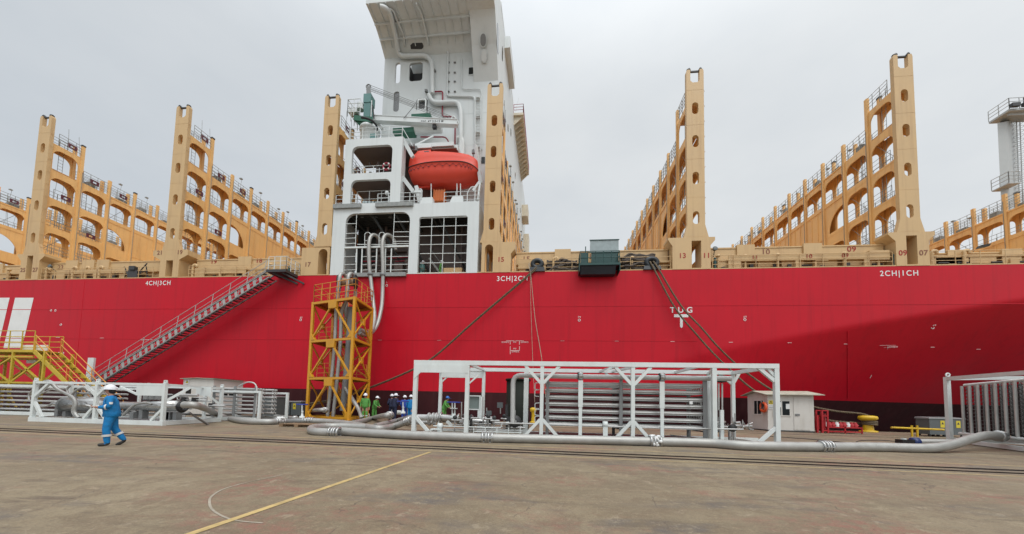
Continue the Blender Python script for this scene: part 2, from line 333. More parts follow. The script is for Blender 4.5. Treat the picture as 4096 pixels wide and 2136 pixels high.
def strip(a,b,w,lift=.004):
    """flat band on the sloping quay between two ground points"""
    a=Vector(a);b=Vector(b); d=(b-a); d.z=0; s=Vector((-d.y,d.x,0)).normalized()*w/2
    return [Vector((q.x,q.y,gz(q.y)+lift)) for q in (a-s,b-s,b+s,a+s)]
def ext(a,b,t): return a+(b-a)*t
ra,rb=G(0,1715),G(4096,1884)
def railline(dy,w,name,m,lift=.004,h=0):
    a=ext(ra,rb,-3)+Vector((0,dy,0)); b=ext(ra,rb,4)+Vector((0,dy,0)); q=strip(a,b,w,lift); mb=MB()
    if h: mb.hexa([p-Vector((0,0,.01)) for p in q]+[p+Vector((0,0,h)) for p in q])
    else: mb.add(q,[(0,1,2,3)])
    return struct(mb,name,m)
railline(.06,.24,'rail_groove',M_groove); railline(.06,.05,'crane_rail',M_railst,.004,.012)
railline(-.50,.17,'rail_groove',M_groove); railline(-.50,.03,'crane_rail',M_railst,.004,.015)
railline(.95,.11,'rail_line',M_line2); railline(-.98,.10,'rail_line',M_line2)
fa,fb=G(3160,1737),G(4096,1769)
for dy,wd in ((0,.16),(1.5,.10)):
    a=ext(fa,fb,-6)+Vector((0,dy,0)); b=ext(fa,fb,5)+Vector((0,dy,0)); a.y=fa.y+dy; b.y=fa.y+dy
    mb=MB(); mb.add(strip(a,b,wd),[(0,1,2,3)]); struct(mb,'rail_groove',M_groove)
mb=MB(); mb.add(strip(G(1722,1808),ext(G(1722,1808),G(782,2130),1.35),.105,.006),[(0,1,2,3)]); struct(mb,'road_line',M_line)
pts=smooth([G(x,y) for x,y in ((1130,1900),(1010,1925),(900,1955),(848,1985),(838,2010),(850,2040),(900,2070),(960,2085),(1050,2093))],8)
mb=MB()
for a,b in zip(pts,pts[1:]): mb.add(strip(a,ext(a,b,1.05),.03,.005),[(0,1,2,3)])
struct(mb,'road_line',mat('faint pale chalky line',(.34,.30,.24),.8,var=.2,sc=5,rust=(.19,.145,.09),rustamt=1.0,rz=1))
# ================================================================== the container ship
D=28.5
ship=thing('container_ship','huge red container ship moored along the quay, white deckhouse and ochre lashing bridges','ship',(0,D,2.6))
def lerp_tab(t,x):
    if x<=t[0][0]: return t[0][1]+(x-t[0][0])*(t[1][1]-t[0][1])/(t[1][0]-t[0][0])
    for a,b in zip(t,t[1:]):
        if x<=b[0]: return a[1]+(b[1]-a[1])*(x-a[0])/(b[0]-a[0])
    return t[-1][1]+(x-t[-1][0])*.155
ZK=[(9.41,5.34),(13.71,6.38),(17.88,7.2),(23.25,8.24),(28.41,9.1),(32.78,9.79)]
def Yh(x,z):
    y=D
    if x>-6:
        k=lerp_tab([(-6,0),(0,.015),(6,.07),(12,.20),(20,.42),(33,.75),(66,1.0)],x); d=max(0,min(lerp_tab(ZK,x),12)-z); y+=k*d**1.04
    if x>46: y+=((x-46)/20)**2*9
    return y
def hull_grid(z0,z1,dz):
    xs=[-115]+[-110+8*i for i in range(13)]+[-6+.75*i for i in range(97)]; nzz=max(1,round((z1-z0)/dz)); mb=MB(); vs=[];fs=[]
    for x in xs:
        for j in range(nzz+1): z=z0+(z1-z0)*j/nzz; vs.append((x,Yh(x,z),z))
    m=nzz+1
    for i in range(len(xs)-1):
        for j in range(nzz): fs.append((i*m+j,(i+1)*m+j,(i+1)*m+j+1,i*m+j+1))
    mb.add(vs,fs,0,True)
    mb.add([(xs[0],D,z0),(xs[0],D,z1),(xs[0],69,z1),(xs[0],69,z0)],[(0,1,2,3)]); xe=xs[-1]
    mb.add([(xe,Yh(xe,z0),z0),(xe,Yh(xe,z1),z1),(xe,69,z1),(xe,69,z0)],[(0,1,2,3)]); mb.add([(xs[0],69,z0),(xs[0],69,z1),(xe,69,z1),(xe,69,z0)],[(0,1,2,3)])
    return mb
DK=12.36
hull=hull_grid(2.6,DK,.24).build('hull',M_red,ship)
hull_grid(-5,2.6,.5).build('boot_top',M_boot,ship)
mb=MB()
xs=[-115,46]+[46+2*i for i in range(1,11)]
for a,b in zip(xs,xs[1:]): mb.add([(a,Yh(a,DK)+.02,DK-.03),(b,Yh(b,DK)+.02,DK-.03),(b,68.9,DK-.03),(a,68.9,DK-.03)],[(0,1,2,3)])
mb.build('main_deck',M_deck,ship)
mb=MB()
for a,b in zip(xs,xs[1:]): mb.beam((a,Yh(a,DK)+.05,DK+.03),(b,Yh(b,DK)+.05,DK+.03),.12,.07)
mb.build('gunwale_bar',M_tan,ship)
def hp(x,y,off=.01):
    p=P(x,y,D)
    for _ in range(12): p=P(x,y,Yh(p.x,p.z))
    return Vector((p.x,p.y-off,p.z))
mb=MB()
for z,x1 in ((9.53,33),(6.8,11)): mb.beam((-115,D-.006,z),(x1,D-.006,z),.02,.045)
for x in (-43,-16.3,1.4): mb.beam((x,D-.004,2.7),(x,D-.004,DK-.1),.045,.014)
pts=[hp(3390,y) for y in range(1325,1610,30)]; mb.pipe(pts,.025,5)
mb.build('weld_seam',M_red,hull)
def para(px,m=M_mark,name='hull_marking'):
    mb=MB(); pts=[hp(x,y,.009) for x,y in px]; pts2=[p+Vector((0,.006,0)) for p in pts]; k=len(pts)
    mb.add(pts,[tuple(range(k))]); mb.add(pts2,[tuple(range(k))]); return mb.build(name,m,hull)
para([(61,1191),(135,1191),(88,1392),(14,1392)]); para([(-60,1191),(39,1191),(-8,1392),(-107,1392)])
def htext(s,x,y,size,m=M_mark,sx=1.,bold=.006,ang=0): return text(s,size,hp(x,y),m,hull,ang=ang,sx=sx,bold=bold,space=1.22 if '|' in s else 1.08)
htext('4CH|3CH',633,1133,.56,sx=.95); htext('3CH|2CH',2049,1115,.56,sx=.95); htext('2CH|1CH',3596,1094,.56,sx=.95)
htext('T U G',2725,1241,.60,sx=1.0,bold=.012)
para([(2696,1257),(2753,1257),(2753,1269),(2696,1269)]); para([(2720,1269.2),(2731,1269.2),(2731,1307),(2726,1312),(2720,1307)])
def hline(x0,y0,x1,y1,w=.05,m=M_pinkm):
    a,b=hp(x0,y0),hp(x1,y1); MB().beam(a,b,.012,w,up=(0,0,1) if abs(x1-x0)>abs(y1-y0) else (0,1,0)).build('hull_marking',m,hull) if abs(x1-x0)>abs(y1-y0) else MB().beam(a,b,w,.012,up=(0,1,0)).build('hull_marking',m,hull)
hline(2025,1363,2058,1363);hline(2062,1363,2096,1363);hline(2041,1364,2041,1378);hline(2041,1385,2041,1417);hline(2078,1364,2078,1379);hline(2078,1385,2078,1402);hline(2043,1402,2079,1402)
for s,x,y in (('3SWBTS',2021,1369),('2SWBTS',2098,1369),('PW',2059,1369),('PW',2059,1395),('2SWBTS',2061,1407)): htext(s,x,y,.16,M_pinkm,bold=.004)
for x,y in ((232,1350),(408,1352),(1520,1360),(1757,1361),(2250,1363),(2467,1364),(2690,1366),(2923,1369),(3158,1371),(3383,1376),(3730,1389),(3913,1397)): hline(x-8,y,x+8,y,.04)
for s,x,y in (('89',1205,1271),('79',2317,1269),('69',2980,1268),('59',3737,1300),('L',1547,1128)): htext(s,x,y,.22,M_pinkm,bold=.004)
for x,y in ((1203,1280),(2317,1281),(2979,1279),(3730,1311),(1547,1142),(205,1242),(222,1242),(244,1299),(235,1413),(253,1413)):
    c=hp(x,y); MB().torus(c,.085,.022,(0,1,0),16,5).build('hull_marking',M_mark,hull)
text('2SWBTT2SWBTP',.17,hp(3551,1388),M_pinkm,hull,bold=.003)
hline(3519,1382,3582,1381,.02); hline(3551,1382,3550,1397,.03); hline(560,1360,610,1358,.05); hline(3480,1512,3486,1500,.03,M_mark)
# ------------------------------------------------------------------ lashing bridges
def fX(xc): return lambda a,b,t: Vector((xc+t,a,b))
def fY(a,b,t): return Vector((a,t,b))
def lashing(xc,lev,full=True,bays=10,top0=True):
    L0,L1,L2,L3,L4=lev; Yk=[31.1+2.45*k for k in range(bays+1)]; YE=Yk[-1]+.3; zb=DK-.02 if full else DK+.2
    holes=[]
    b0=[(L0+.05,L1-.55),(L1,L2-.58),(L2,L3-.78),(L3-.2,L4-.5)]
    for lo,hi in (b0 if top0 else b0[:3]): holes.append(rrect(28.95,30.84,lo+.06,hi,.14,.62))
    y0=Yk[0]+.19;y1=Yk[1]-.19
    for lo,hi in ((L0+.05,L1-.40),(L1+.16,L2-.38),(L2+.26,L3-.62)): holes.append(rrect(y0,y1,lo,hi,.16,.62))
    y0=Yk[1]+.19;y1=Yk[2]-.19
    holes.append(rrect(y0,y1,L2+.44,L3-.62,.16,.55))
    holes.append([(y0,L1+.2)]+[(y0+1.75*math.cos(R(a)),L1+.2+1.95*math.sin(R(a))) for a in range(0,91,10)])
    holes.append(rrect(y0,y1,L0-1.0,L1-1.0,.16,.5))
    for k in range(2,bays): holes.append(rrect(Yk[k]+.19,Yk[k+1]-.19,L2+.44,L3-.66,.16,.45))
    tp=L4 if top0 else L3
    outer=[(28.82,zb),(YE,zb),(YE,L3-.02),(31.26,L3-.02),(31.26,tp-.02),(28.82,tp-.02)]
    if not top0: outer=[(28.82,zb),(YE,zb),(YE,L3-.02),(28.82,L3-.02)]
    mb=MB()
    for i in (0,1): holes.append(rrect(28.95 if not i else Yk[0]+.19,(Yk[0] if not i else Yk[1])-.19,zb+.5,L0-.5,.14,.5))
    h2=[h for h in holes if len(h)!=11]; h2.append(rrect(Yk[1]+.19,Yk[2]-.19,L1+.16,L2-.38,.16,.62))
    for t,hh in ((-.50,h2 if xc<0 else holes),(.44,holes if xc<0 else h2)): mb.plate(outer,hh,fX(xc),t,t+.08)
    for k,y in enumerate(Yk):
        zt=L3+1.62 if k else (L4+1.22 if top0 else L3+1.6)
        mb.box(xc-.58,xc-.38,y-.13,y+.13,zb,zt); mb.box(xc+.38,xc+.58,y-.13,y+.13,zb,zt)
    for sx in (-.54,.46):
        for k in range(2,bays):
            for j in (1,2): y=Yk[k]+2.45*j/3; mb.box(xc+sx,xc+sx+.08,y-.04,y+.04,zb,L2-.05)
            mb.box(xc+sx-.01,xc+sx+.09,Yk[k]+.18,Yk[k+1]-.18,L1-.05,L1+.05)
        for z in (L2+.1,L3-.12): mb.box(xc+sx-.012,xc+sx+.092,Yk[1]+.17,YE,z-.05,z+.05)
    for sx in (-.515,.505):
        for z,ye in ((L0,Yk[2]),(L1,Yk[2]),(L2,YE)): mb.box(xc+sx,xc+sx+.012,28.86,ye,z-.10,z-.02)
    fr=mb.build('lashing_bridge',M_ochre,ship)
    mb=MB(); rn=random.Random(int(abs(xc)*10))
    for k in range(-1,bays):
        ya=Yk[k] if k>=0 else 28.7; yb=Yk[k+1]
        for z0,z1 in (((L0,L1),(L1,L2),(L2,L3)) if k<1 else ((L2,L3),)):
            for i in range(3):
                y=ya+.4+rn.uniform(0,max(.2,yb-ya-.8)); mb.tube((xc+.1*rn.uniform(-1,1),y,z0),(xc+.1,y+rn.uniform(-.25,.25),z1-.1),.014,4)
            if rn.random()<.6: mb.tube((xc-.3,ya+.2,z0+.1),(xc-.3,yb-.2,z1-.3),.018,4)
        if k>=0:
            for q in (-.60,.60): mb.tube((xc+q,ya+.08,L0-1.5),(xc+q,ya+.08,L3+1.0),.022,5)
    mb.build('lashing_rod',M_ladder,fr)
    mb=MB()
    for z,ye in ((L0,Yk[2]),(L1,Yk[2]),(L2,YE),(L3,YE))+(((L4,31.2),) if top0 else ()): mb.box(xc-.435,xc+.435,28.9,ye,z-.07,z)
    split_build(mb,'walkway',M_deck,fr)
    mb=MB()
    for sx in (-.5,.5):
        railing(mb,[(xc+sx,31.3 if top0 else 29.3,L3),(xc+sx,YE,L3)],1.25,.6,(.3,.55,.8,1.05),r=.024,n=4)
        if top0: railing(mb,[(xc+sx,29.25,L4),(xc+sx,31.2,L4)],1.2,.6,(.3,.55,.8,1.05),r=.024,n=4)
        for z,ye in ((L0,33.4),(L1,33.4),(L2,YE)): railing(mb,[(xc+sx*.86,29.3,z),(xc+sx*.86,ye,z)],1.05,.82,r=.02,n=4)
    rnd=random.Random(3)
    for k in range(1,bays,1):
        y=Yk[k]+rnd.uniform(.4,1.9); h=rnd.uniform(1.4,2.0); x=xc+.62; mb.tube((x,y,L3),(x+.1,y+.15,L3+h),.018,4); mb.box(x-.05,x+.2,y-.05,y+.18,L3+h-.04,L3+h+.06)
    if top0:
        mb.tube((xc+.62,29.9,L4),(xc+.62,29.8,L4+2.1),.02,4); mb.tube((xc+.62,30.8,L4),(xc+.62,30.6,L4+1.9),.02,4)
    mb.build('railing',M_ladder,fr)
    mb=MB(); mb2=MB()
    for y,z in ((30.1,L2+.35),(30.2,L4+.35),(32.2,L3+.35),(34.8,L3+.35),(32.3,L1+.3)):
        if z>L3+2 and not top0: continue
        mb2=MB(); mb2.plate([(y-.36,z-.02),(y+.36,z-.02),(y+.36,z+.42),(y-.36,z+.42)],[[(y-.16,z+.1),(y+.16,z+.1),(y+.16,z+.3),(y-.16,z+.3)]],fX(xc),.585,.63); mb2.build('gear_panel',M_maroon,fr)
    for k,y in enumerate(Yk):
        if k%3==2 or k==0:
            zt=L3+1.62 if k else (L4+1.22 if top0 else L3+1.6)
            mb.box(xc+.36,xc+.60,y-.15,y+.15,zt+.003,zt+.14)
    split_build(mb,'post_cap',M_gdark,fr)
    mb=MB()
    for k in range(bays):
        y=Yk[k]+1.1
        if k%2==0: mb.box(xc-.3,xc+.3,y-.3,y+.3,L3+.02,L3+.5)
        else: mb.box(xc-.15,xc+.25,y-.1,y+.8,L3+.02,L3+.36)
    split_build(mb,'lashing_gear_bin',M_ladder,fr)
    mb=MB()                                            # vertical ladders in the outer bays
    for z0,z1,y in ((L3,L4,29.95),(L1,L2,30.15),(L2,L3,32.0),(L0,L1,32.1)):
        if z1>L3+.1 and not top0: continue
        mb=MB()
        for q in (-.18,.18): mb.tube((xc-.2,y+q,z0),(xc-.2,y+q,z1+.9),.022,4)
        for i in range(9): z=z0+.2+i*.32; mb.tube((xc-.2,y-.18,z),(xc-.2,y+.18,z),.016,4)
        mb.build('ladder',M_ladder,fr)
    if full:
        mb=MB(); ov=lambda z0,z1: rrect(xc-.24,xc+.24,z0-.02,z1+.02,.238,n=6)
        notch=[(xc-.35,28.62),(xc-.35,27.70),(xc-.18,27.53),(xc+.18,27.53),(xc+.35,27.70),(xc+.35,28.62)]
        outer=[(xc-.66,28.45),(xc-.60,28.62)]+notch+[(xc+.60,28.62),(xc+.66,28.45),(xc+.66,15.9),(xc+.92,14.88),(xc-.92,14.88),(xc-.66,15.9)]
        mb.plate(outer,[ov(24.9,25.83),ov(22.17,23.12),ov(19.15,20.12),ov(15.96,16.94)],fY,D,D+.30)
        for z in (14.95,18.1,21.2,24.0,26.9): mb.box(xc-.655,xc+.655,D-.007,D-.001,z-.012,z+.012)
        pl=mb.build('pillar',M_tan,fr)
        mb=MB()
        for i in range(10): z=15.6+i*1.25; mb.pipe([(xc+.67,D+.1,z),(xc+.76,D+.1,z),(xc+.76,D+.24,z),(xc+.67,D+.24,z)],.014,4)
        split_build(mb,'grab_iron',M_tan,fr)
        mb=MB(); mb.beam((xc-.36,D+.15,28.55),(xc+.36,D+.15,28.55),.12,.10); mb.tube((xc-.5,D+.15,28.63),(xc-.36,D+.15,28.72),.16,8); mb.tube((xc+.36,D+.15,28.72),(xc+.5,D+.15,28.63),.16,8)
        mb.build('pillar_cap',M_gdark,fr)
    return fr
LV=(15.15,17.9,20.68,23.66,26.15)
xb={'21':-34.33,'25':-49.13,'29':-63.7,'17':-19.64,'15':-5.05,'13':10.98,'09':25.88}
br={'21':lashing(xb['21'],LV),'13':lashing(xb['13'],LV)}
for k in ('25','29','17','15'): br[k]=copy_tree(br['21'],ship,xb[k]-xb['21'])
br['09']=copy_tree(br['13'],ship,xb['09']-xb['13'])
br['07']=lashing(40.9,(11.9,14.6,17.3,20.05,22.7),full=False,top0=False)
br['05']=lashing(56.5,(11.9,14.6,17.3,20.05,22.7),full=False,top0=False)
def pedestal(k,outer,slot,nums,deep=1.15):
    xc=xb[k]; mb=MB(); mb.plate([(xc+a,b) for a,b in outer],[[(xc+a,b) for a,b in slot]] if slot else [],fY,D-.03,D+deep)
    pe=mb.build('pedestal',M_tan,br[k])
    for s,a,z,m in nums: text(s,.54,(xc+a,D-.038,z),m,br[k],'bay_number',bold=.012)
    return pe
def arch(a0,a1,z1,z0=DK+.02): return rrect(a0,a1,z0,z1,.02,(a1-a0)/2*.98)
for k in ('13','09'):
    l,r=(-2.1,1.36) if k=='13' else (-1.55,1.52); ll,rr=(-1.78,1.03) if k=='13' else (-1.06,1.12)
    pedestal(k,[(ll,DK),(rr,DK),(rr,14.22),(r,14.62),(r,14.87),(l,14.87),(l,14.72),(ll,14.2)],[(-.36,DK+.1),(.34,DK+.1),(.34,14.6),(-.36,14.6)],
        [('13',-1.05,13.42,M_num),('11',.72,13.4,M_num)] if k=='13' else [('09',-.62,13.3,M_num),('07',.72,13.28,M_numb)])
pedestal('25',[(-1.0,DK),(1.05,DK),(1.05,14.2),(1.55,14.62),(1.55,14.87),(-1.45,14.87),(-1.45,14.72),(-1.0,14.2)],[(-.32,DK+.1),(.32,DK+.1),(.32,14.7),(-.32,14.7)],[('25',-.66,13.3,M_numb),('27',.70,13.3,M_numb)])
pedestal('29',[(-1.0,DK),(1.05,DK),(1.05,14.2),(1.55,14.62),(1.55,14.87),(-1.45,14.87),(-1.45,14.72),(-1.0,14.2)],[(-.32,DK+.1),(.32,DK+.1),(.32,14.7),(-.32,14.7)],[])
pedestal('21',[(-.95,DK),(.95,DK),(.95,14.0),(1.75,14.42),(1.75,14.9),(-1.75,14.9),(-1.75,14.42),(-.95,14.0)],[(-.35,DK+.1),(.35,DK+.1),(.35,13.95),(-.35,13.95)],[('21',-1.05,14.66,M_numb),('19',.95,14.66,M_numb)])
pedestal('17',[(-1.95,DK),(.62,DK),(.62,14.8),(-1.95,14.8)],arch(-.4,.42,14.66),[('17',-1.35,13.3,M_numb)])
pedestal('15',[(-.75,DK),(1.66,DK),(1.66,13.9),(2.0,14.3),(2.0,14.88),(-.75,14.88)],arch(-.48,.20,14.7),[('15',.85,13.4,M_num)])
# ------------------------------------------------------------------ hatch coamings and deck fittings between the bridges
rnd=random.Random(11)
def coaming(x0,x1,top,nums,fascia,fnums,split):
    mb=MB(); top=top+.32; mb.box(x0,x1,29.3,40,DK-.02,top)
    x=x0+.5
    for a in split: mb.box(a-.65,a+.65,29.16,29.299,DK+.9,top+.14)
    mb.box(x0,x1,29.25,29.299,top-.12,top-.06); mb.box(x0,x1,28.95,29.29,DK+.78,DK+.86)
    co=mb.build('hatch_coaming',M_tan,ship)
    for s,a,z,m in nums: text(s,.56,(a,29.29 if not any(abs(a-q)<.7 for q in split) else 29.15,z+.34),m,co,'bay_number',bold=.010,sx=1.1)
    if fascia:
        a,b,z0,z1=fascia; mb=MB(); mb.box(a,b,28.72,28.78,z0,z1)
        n=max(2,round((b-a)/1.5))
        mb.box(a,a+.9,28.72,28.8,DK+.02,z0); mb.box(b-.3,b,28.72,28.8,DK+.02,z0)
        mb.box((a+b)/2-.12,(a+b)/2+.12,28.72,28.8,DK+.02,z0)
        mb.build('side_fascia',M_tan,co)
        for s,q,z,m in fnums: text(s,.46,(q,28.695,z),m,co,'bay_number',bold=.004)
    x=x0+.4
    while x<x1-2.2:
        wd=rnd.uniform(1.2,2.4); MB().box(x,x+wd,29.0,29.06,DK+.30,DK+.84).box(x+.1,x+.18,29.0,29.05,DK,DK+.299).box(x+wd-.18,x+wd-.1,29.0,29.05,DK,DK+.299).build('deck_panel',M_tan,co); x+=wd+rnd.uniform(.2,1.2)
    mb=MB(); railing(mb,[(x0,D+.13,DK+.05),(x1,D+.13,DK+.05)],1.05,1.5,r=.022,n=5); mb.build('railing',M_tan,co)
    mb=MB(); x=x0+.3
    while x<x1-.8:
        t=rnd.random(); wdt=rnd.uniform(.3,.9); z=DK+rnd.uniform(.25,.8); y=28.72+rnd.uniform(0,.2)
        mb=MB()
        if t<.35: mb.box(x,x+wdt,y,y+.3,DK,z)
        elif t<.6: mb.tube((x+.2,y,DK),(x+.2,y,DK+1.1),.09,8); mb.ball((x+.2,y,DK+1.15),.17,.17,.12)
        elif t<.8: mb.pipe(rnd_path([(x,y,DK),(x,y,DK+1.25),(x+.35,y,DK+1.25),(x+.35,y,DK+1.0)],.18),.10,8)
        else: mb.box(x,x+.12,y,y+.3,DK,DK+.9); mb.tube((x,y,DK+.6),(x+.9,y,DK+.6),.05,6)
        mb.build('deck_fitting',M_tan,co)
        x+=wdt+rnd.uniform(.8,2.6)
    x=x0+.8
    while x<x1-.9:
        mb=MB()
        if rnd.random()<.5: mb.box(x,x+.25,28.9,29.1,DK,DK+rnd.uniform(.3,.6))
        else: mb.tube((x,29.0,DK+.35),(x+.7,29.0,DK+.35),.07,6)
        mb.build('winch_gear',M_gdark,co)
        x+=rnd.uniform(1.0,2.2)
    return co
coaming(-62,-50.4,13.85,[],None,[],(-58,-54))
coaming(-48,-36.1,14.0,[('23',-47,13.5,M_numb)],(-46.5,-38.2,12.95,13.35),[],(-45.6,-43.8,-42.2))
coaming(-32.5,-21.7,14.0,[('19',-30.8,13.75,M_num),('18',-26.3,13.75,M_num)],(-32,-27,12.75,13.3),[],(-27.6,-24.0))
coaming(-3.0,9.1,14.02,[('15',-2.2,13.42,M_numb),('14',3.2,13.5,M_numb)],None,[],(.8,))
coaming(12.2,24.7,14.05,[('10',16.4,13.6,M_numb),('09',22.5,13.68,M_num)],(13.4,23.2,13.02,13.5),[('11',15.3,13.26,M_num),('10',19.1,13.28,M_num),('09',21.6,13.3,M_num)],(14.9,19.7))
coaming(27.2,39.9,13.3,[],None,[],(29.5,33))
for p,q,z,h in ((-21.5,D+.25,12.7,.75),(-23.2,D+.25,12.7,.75)):
    MB().box(p-1.45,p-.05,q,q+.1,z+.25,z+.25+h).box(p-1.4,p-1.34,q,q+.06,DK,z+.25).box(p-.15,p-.09,q,q+.06,DK,z+.25).build('deck_locker',M_tan,ship)
MB().box(23.25,24.6,D+.2,D+.9,12.95,13.65).build('deck_locker',M_tan,ship)
MB().box(27.9,30.1,D+.5,D+1.2,DK,13.1).build('deck_locker',M_tan,ship); MB().box(-4.6+1.8,-1.4,D+.3,D+.9,12.75,13.5).build('deck_locker',M_tan,ship)
# flood lights on arms, green hydrants
for (px,py) in ((200,1065),(1225,1030),(2860,995)):
    p=P(px,py,D+.3); MB().lathe(p,[(0,-.16),(.12,-.14),(.17,.02),(.19,.06),(.16,.08),(0,.08)],14,(0,-1,.25)).tube(p,p+Vector((.1,.6,-.5)),.03,6).build('floodlight',M_cab,ship)
for px,y0,y1 in ((2860,1030,1075),(3575,1015,1062),(1155,1085,1104)):
    p=P(px,(y0+y1)/2,D+.2); MB().tube((p.x,p.y,DK),(p.x,p.y,13.2),.085,10).ball((p.x,p.y,13.22),.11).tube((p.x-.15,p.y,12.95),(p.x+.15,p.y,12.95),.05,8).build('hydrant',M_plat,ship)
p=P(3940,985,D+1.5); MB().hexa([p+Vector(v) for v in ((-.35,0,-.1),(.3,0,.02),(.3,.3,.02),(-.35,.3,-.1),(-.25,-.05,.1),(.4,-.05,.2),(.4,.25,.2),(-.25,.25,.1))]).build('floodlight',M_gdark,ship)
# white ventilation box at the right edge
MB().box(36.0,39.5,29.2,32,DK,14.1).build('deck_house',M_white,ship)
# ------------------------------------------------------------------ white deckhouse
def c2(x,y): return 1024+x*.55834,400+y*.55834
def c3(x,y): return 1400+x*.44668,y*.44668
def c4(x,y): return 1380+x*.31266,480+y*.31266
def c5(x,y): return 1320+x*.24845,820+y*.24840
def rp(cfn,x0,y0,x1,y1,Y):
    a=P(*cfn((x0+x1)/2,y0),Y);b=P(*cfn((x0+x1)/2,y1),Y); l=P(*cfn(x0,(y0+y1)/2),Y); r=P(*cfn(x1,(y0+y1)/2),Y)
    return l.x,r.x,b.z,a.z
XW,WZ=-5.43,40.4
def rr(cfn,x0,y0,x1,y1,Y,r=.2,rt=None): a,b,z0,z1=rp(cfn,x0,y0,x1,y1,Y); return rrect(a,b,z0,z1,r,rt)
YW=32.
mb=MB(); mb.box(-14.6,XW,33.35,68,DK,WZ); mb.box(XW-.25,XW,YW+.22,33.34,DK,WZ)
house=mb.build('deckhouse',M_white,ship)
holes=[rr(c3,405,560,450,745,YW,.24),rr(c3,530,560,650,725,YW,.3),rr(c3,390,820,440,1000,YW,.24),rr(c3,592,880,695,1000,YW,.3)]
mb=MB(); mb.plate([(-16.75,DK),(XW,DK),(XW,WZ),(-16.75,WZ)],holes,fY,YW,YW+.2)
mb.build('wall',M_white,house)
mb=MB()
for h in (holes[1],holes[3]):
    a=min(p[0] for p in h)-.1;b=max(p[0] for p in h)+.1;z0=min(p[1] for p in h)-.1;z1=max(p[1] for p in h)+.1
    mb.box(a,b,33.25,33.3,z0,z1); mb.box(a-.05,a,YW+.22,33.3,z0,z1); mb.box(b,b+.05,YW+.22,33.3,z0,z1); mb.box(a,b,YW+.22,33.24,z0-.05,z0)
mb.build('recess',M_gdark,house)  # boxes coloured dark for the shade inside the wall openings
mb=MB(); h=holes[2]; a=min(p[0] for p in h);b=max(p[0] for p in h);z0=min(p[1] for p in h);z1=max(p[1] for p in h)
for i in range(7): x=a+(b-a)*(i+.5)/7; mb.box(x-.02,x+.02,YW+.05,YW+.12,z0,z1)
mb.build('grille',M_grey,house)
a,b,z0,z1=rp(c3,1065,610,1105,670,YW); mb=MB(); mb.plate(rrect(a-.05,b+.05,z0-.05,z1+.05,.1),[],fY,YW-.06,YW-.01); f=mb.build('window',M_white,house)
MB().plate(rrect(a,b,z0,z1,.08),[],fY,YW-.075,YW-.062).build('pane',M_glass,f)
a,b,z0,z1=rp(c2,1615,410,1640,455,YW); MB().box(a,b,YW-.05,YW-.01,z0,z1).build('window',M_glass,house)
# wing cove and its bracket
cove=smooth([(YW,35.35),(31.35,35.78),(30.6,36.2),(29.7,36.52),(28.15,36.62)] and [Vector((y,z,0)) for y,z in [(YW,35.35),(31.35,35.78),(30.6,36.2),(29.7,36.52),(28.15,36.62)]],5)
cv=[(p.x,p.y) for p in cove]
mb=MB(); prof=cv+[(28.15,WZ),(YW,WZ)]
mb.plate(prof,[],lambda a,b,t: Vector((t,a,b)),-16.75,XW-.003); mb.build('bridge_wing',M_white,house)
mb=MB()
for x in [-16.5+.78*i for i in range(12)]:
    for (ya,za),(yb,zb) in zip(cv[5:],cv[6:]): mb.beam((x,ya,za-.05),(x,yb,zb-.05),.05,.12)
for q in (9,15):
    y,z=cv[q]; mb.beam((-16.7,y,z-.1),(-7.8,y,z-.1),.08,.22)
mb.build('wing_rib',M_white,house)
sp_=[(32.0,32.25),(30.75,34.65),(29.7,36.18),(29.0,37.1),(28.16,38.2),(28.16,39),(32.0,39)]
MB().plate(sp_,[],lambda a,b,t: Vector((t,a,b)),-7.75,XW+.004).build('wing_bracket',M_white,house)
def slant(x,y,off):
    n=Vector((0,-(36.18-32.25),-(32.0-29.7))).normalized(); q=Vector((0,32.0,32.25)); d=ray(*c3(x,y)); t=(q+n*off-EYE).dot(n)/d.dot(n); return EYE+d*t
for (xa,xb_,ya,yb),m in (((1165,1220,295,420),M_grey),((1175,1225,445,560),M_white)):
    for off,sc_,mm in ((.08,1.08,M_white),(.10,.92,m)):
        pts=[slant((xa+xb_)/2+(px)*(xb_-xa)*sc_/2,(ya+yb)/2+(py)*(yb-ya)*sc_/2,off) for px,py in [(math.cos(R(i*15)),math.copysign(abs(math.sin(R(i*15)))**.7,math.sin(R(i*15)))) for i in range(24)]]
        o=MB(); o.add(pts,[tuple(range(24))]); o.add([p+Vector((0,.04,.03)) for p in pts],[tuple(range(24))]); o.build('opening_plate',mm,house)
# pipes on the wall
def wp(pts,r,m,name='pipe',Y=None,rad=.35,n=10):
    q=[P(*c3(x,y),(Y or YW)-r-.08) for x,y in pts]; return MB().pipe(rnd_path(q,rad),r,n).build(name,m,house)
def cove_pt(x,y,off):
    d=ray(*c3(x,y)); q=None
    for i in range(2000):
        p=EYE+d*((26.5+i*.003)/d.y); q=p
        if p.y>=YW-off: break
        for (ya,za),(yb,zb) in zip(cv,cv[1:]):
            if yb<=p.y<=ya and p.z>=za+(zb-za)*(ya-p.y)/(ya-yb)-off: return p
    return q
def cove_y(z):
    for (ya,za),(yb,zb) in zip(cv,cv[1:]):
        if z<=zb: return ya+(yb-ya)*(z-za)/(zb-za) if z>za else YW
    return cv[-1][0]
q=[(270,60),(330,75),(365,130),(385,230),(412,330),(424,430)]
pa=[cove_pt(x,y,.30) for x,y in q]+[P(*c3(x,y),YW-.3) for x,y in ((445,505),(690,500),(735,560),(738,840))]
MB().pipe(rnd_path(pa,.5,5),.21,12).build('pipe',M_white,house)
wp([(705,850),(740,925),(975,915),(995,1010),(990,1400)],.22,M_white,rad=.6,n=12)
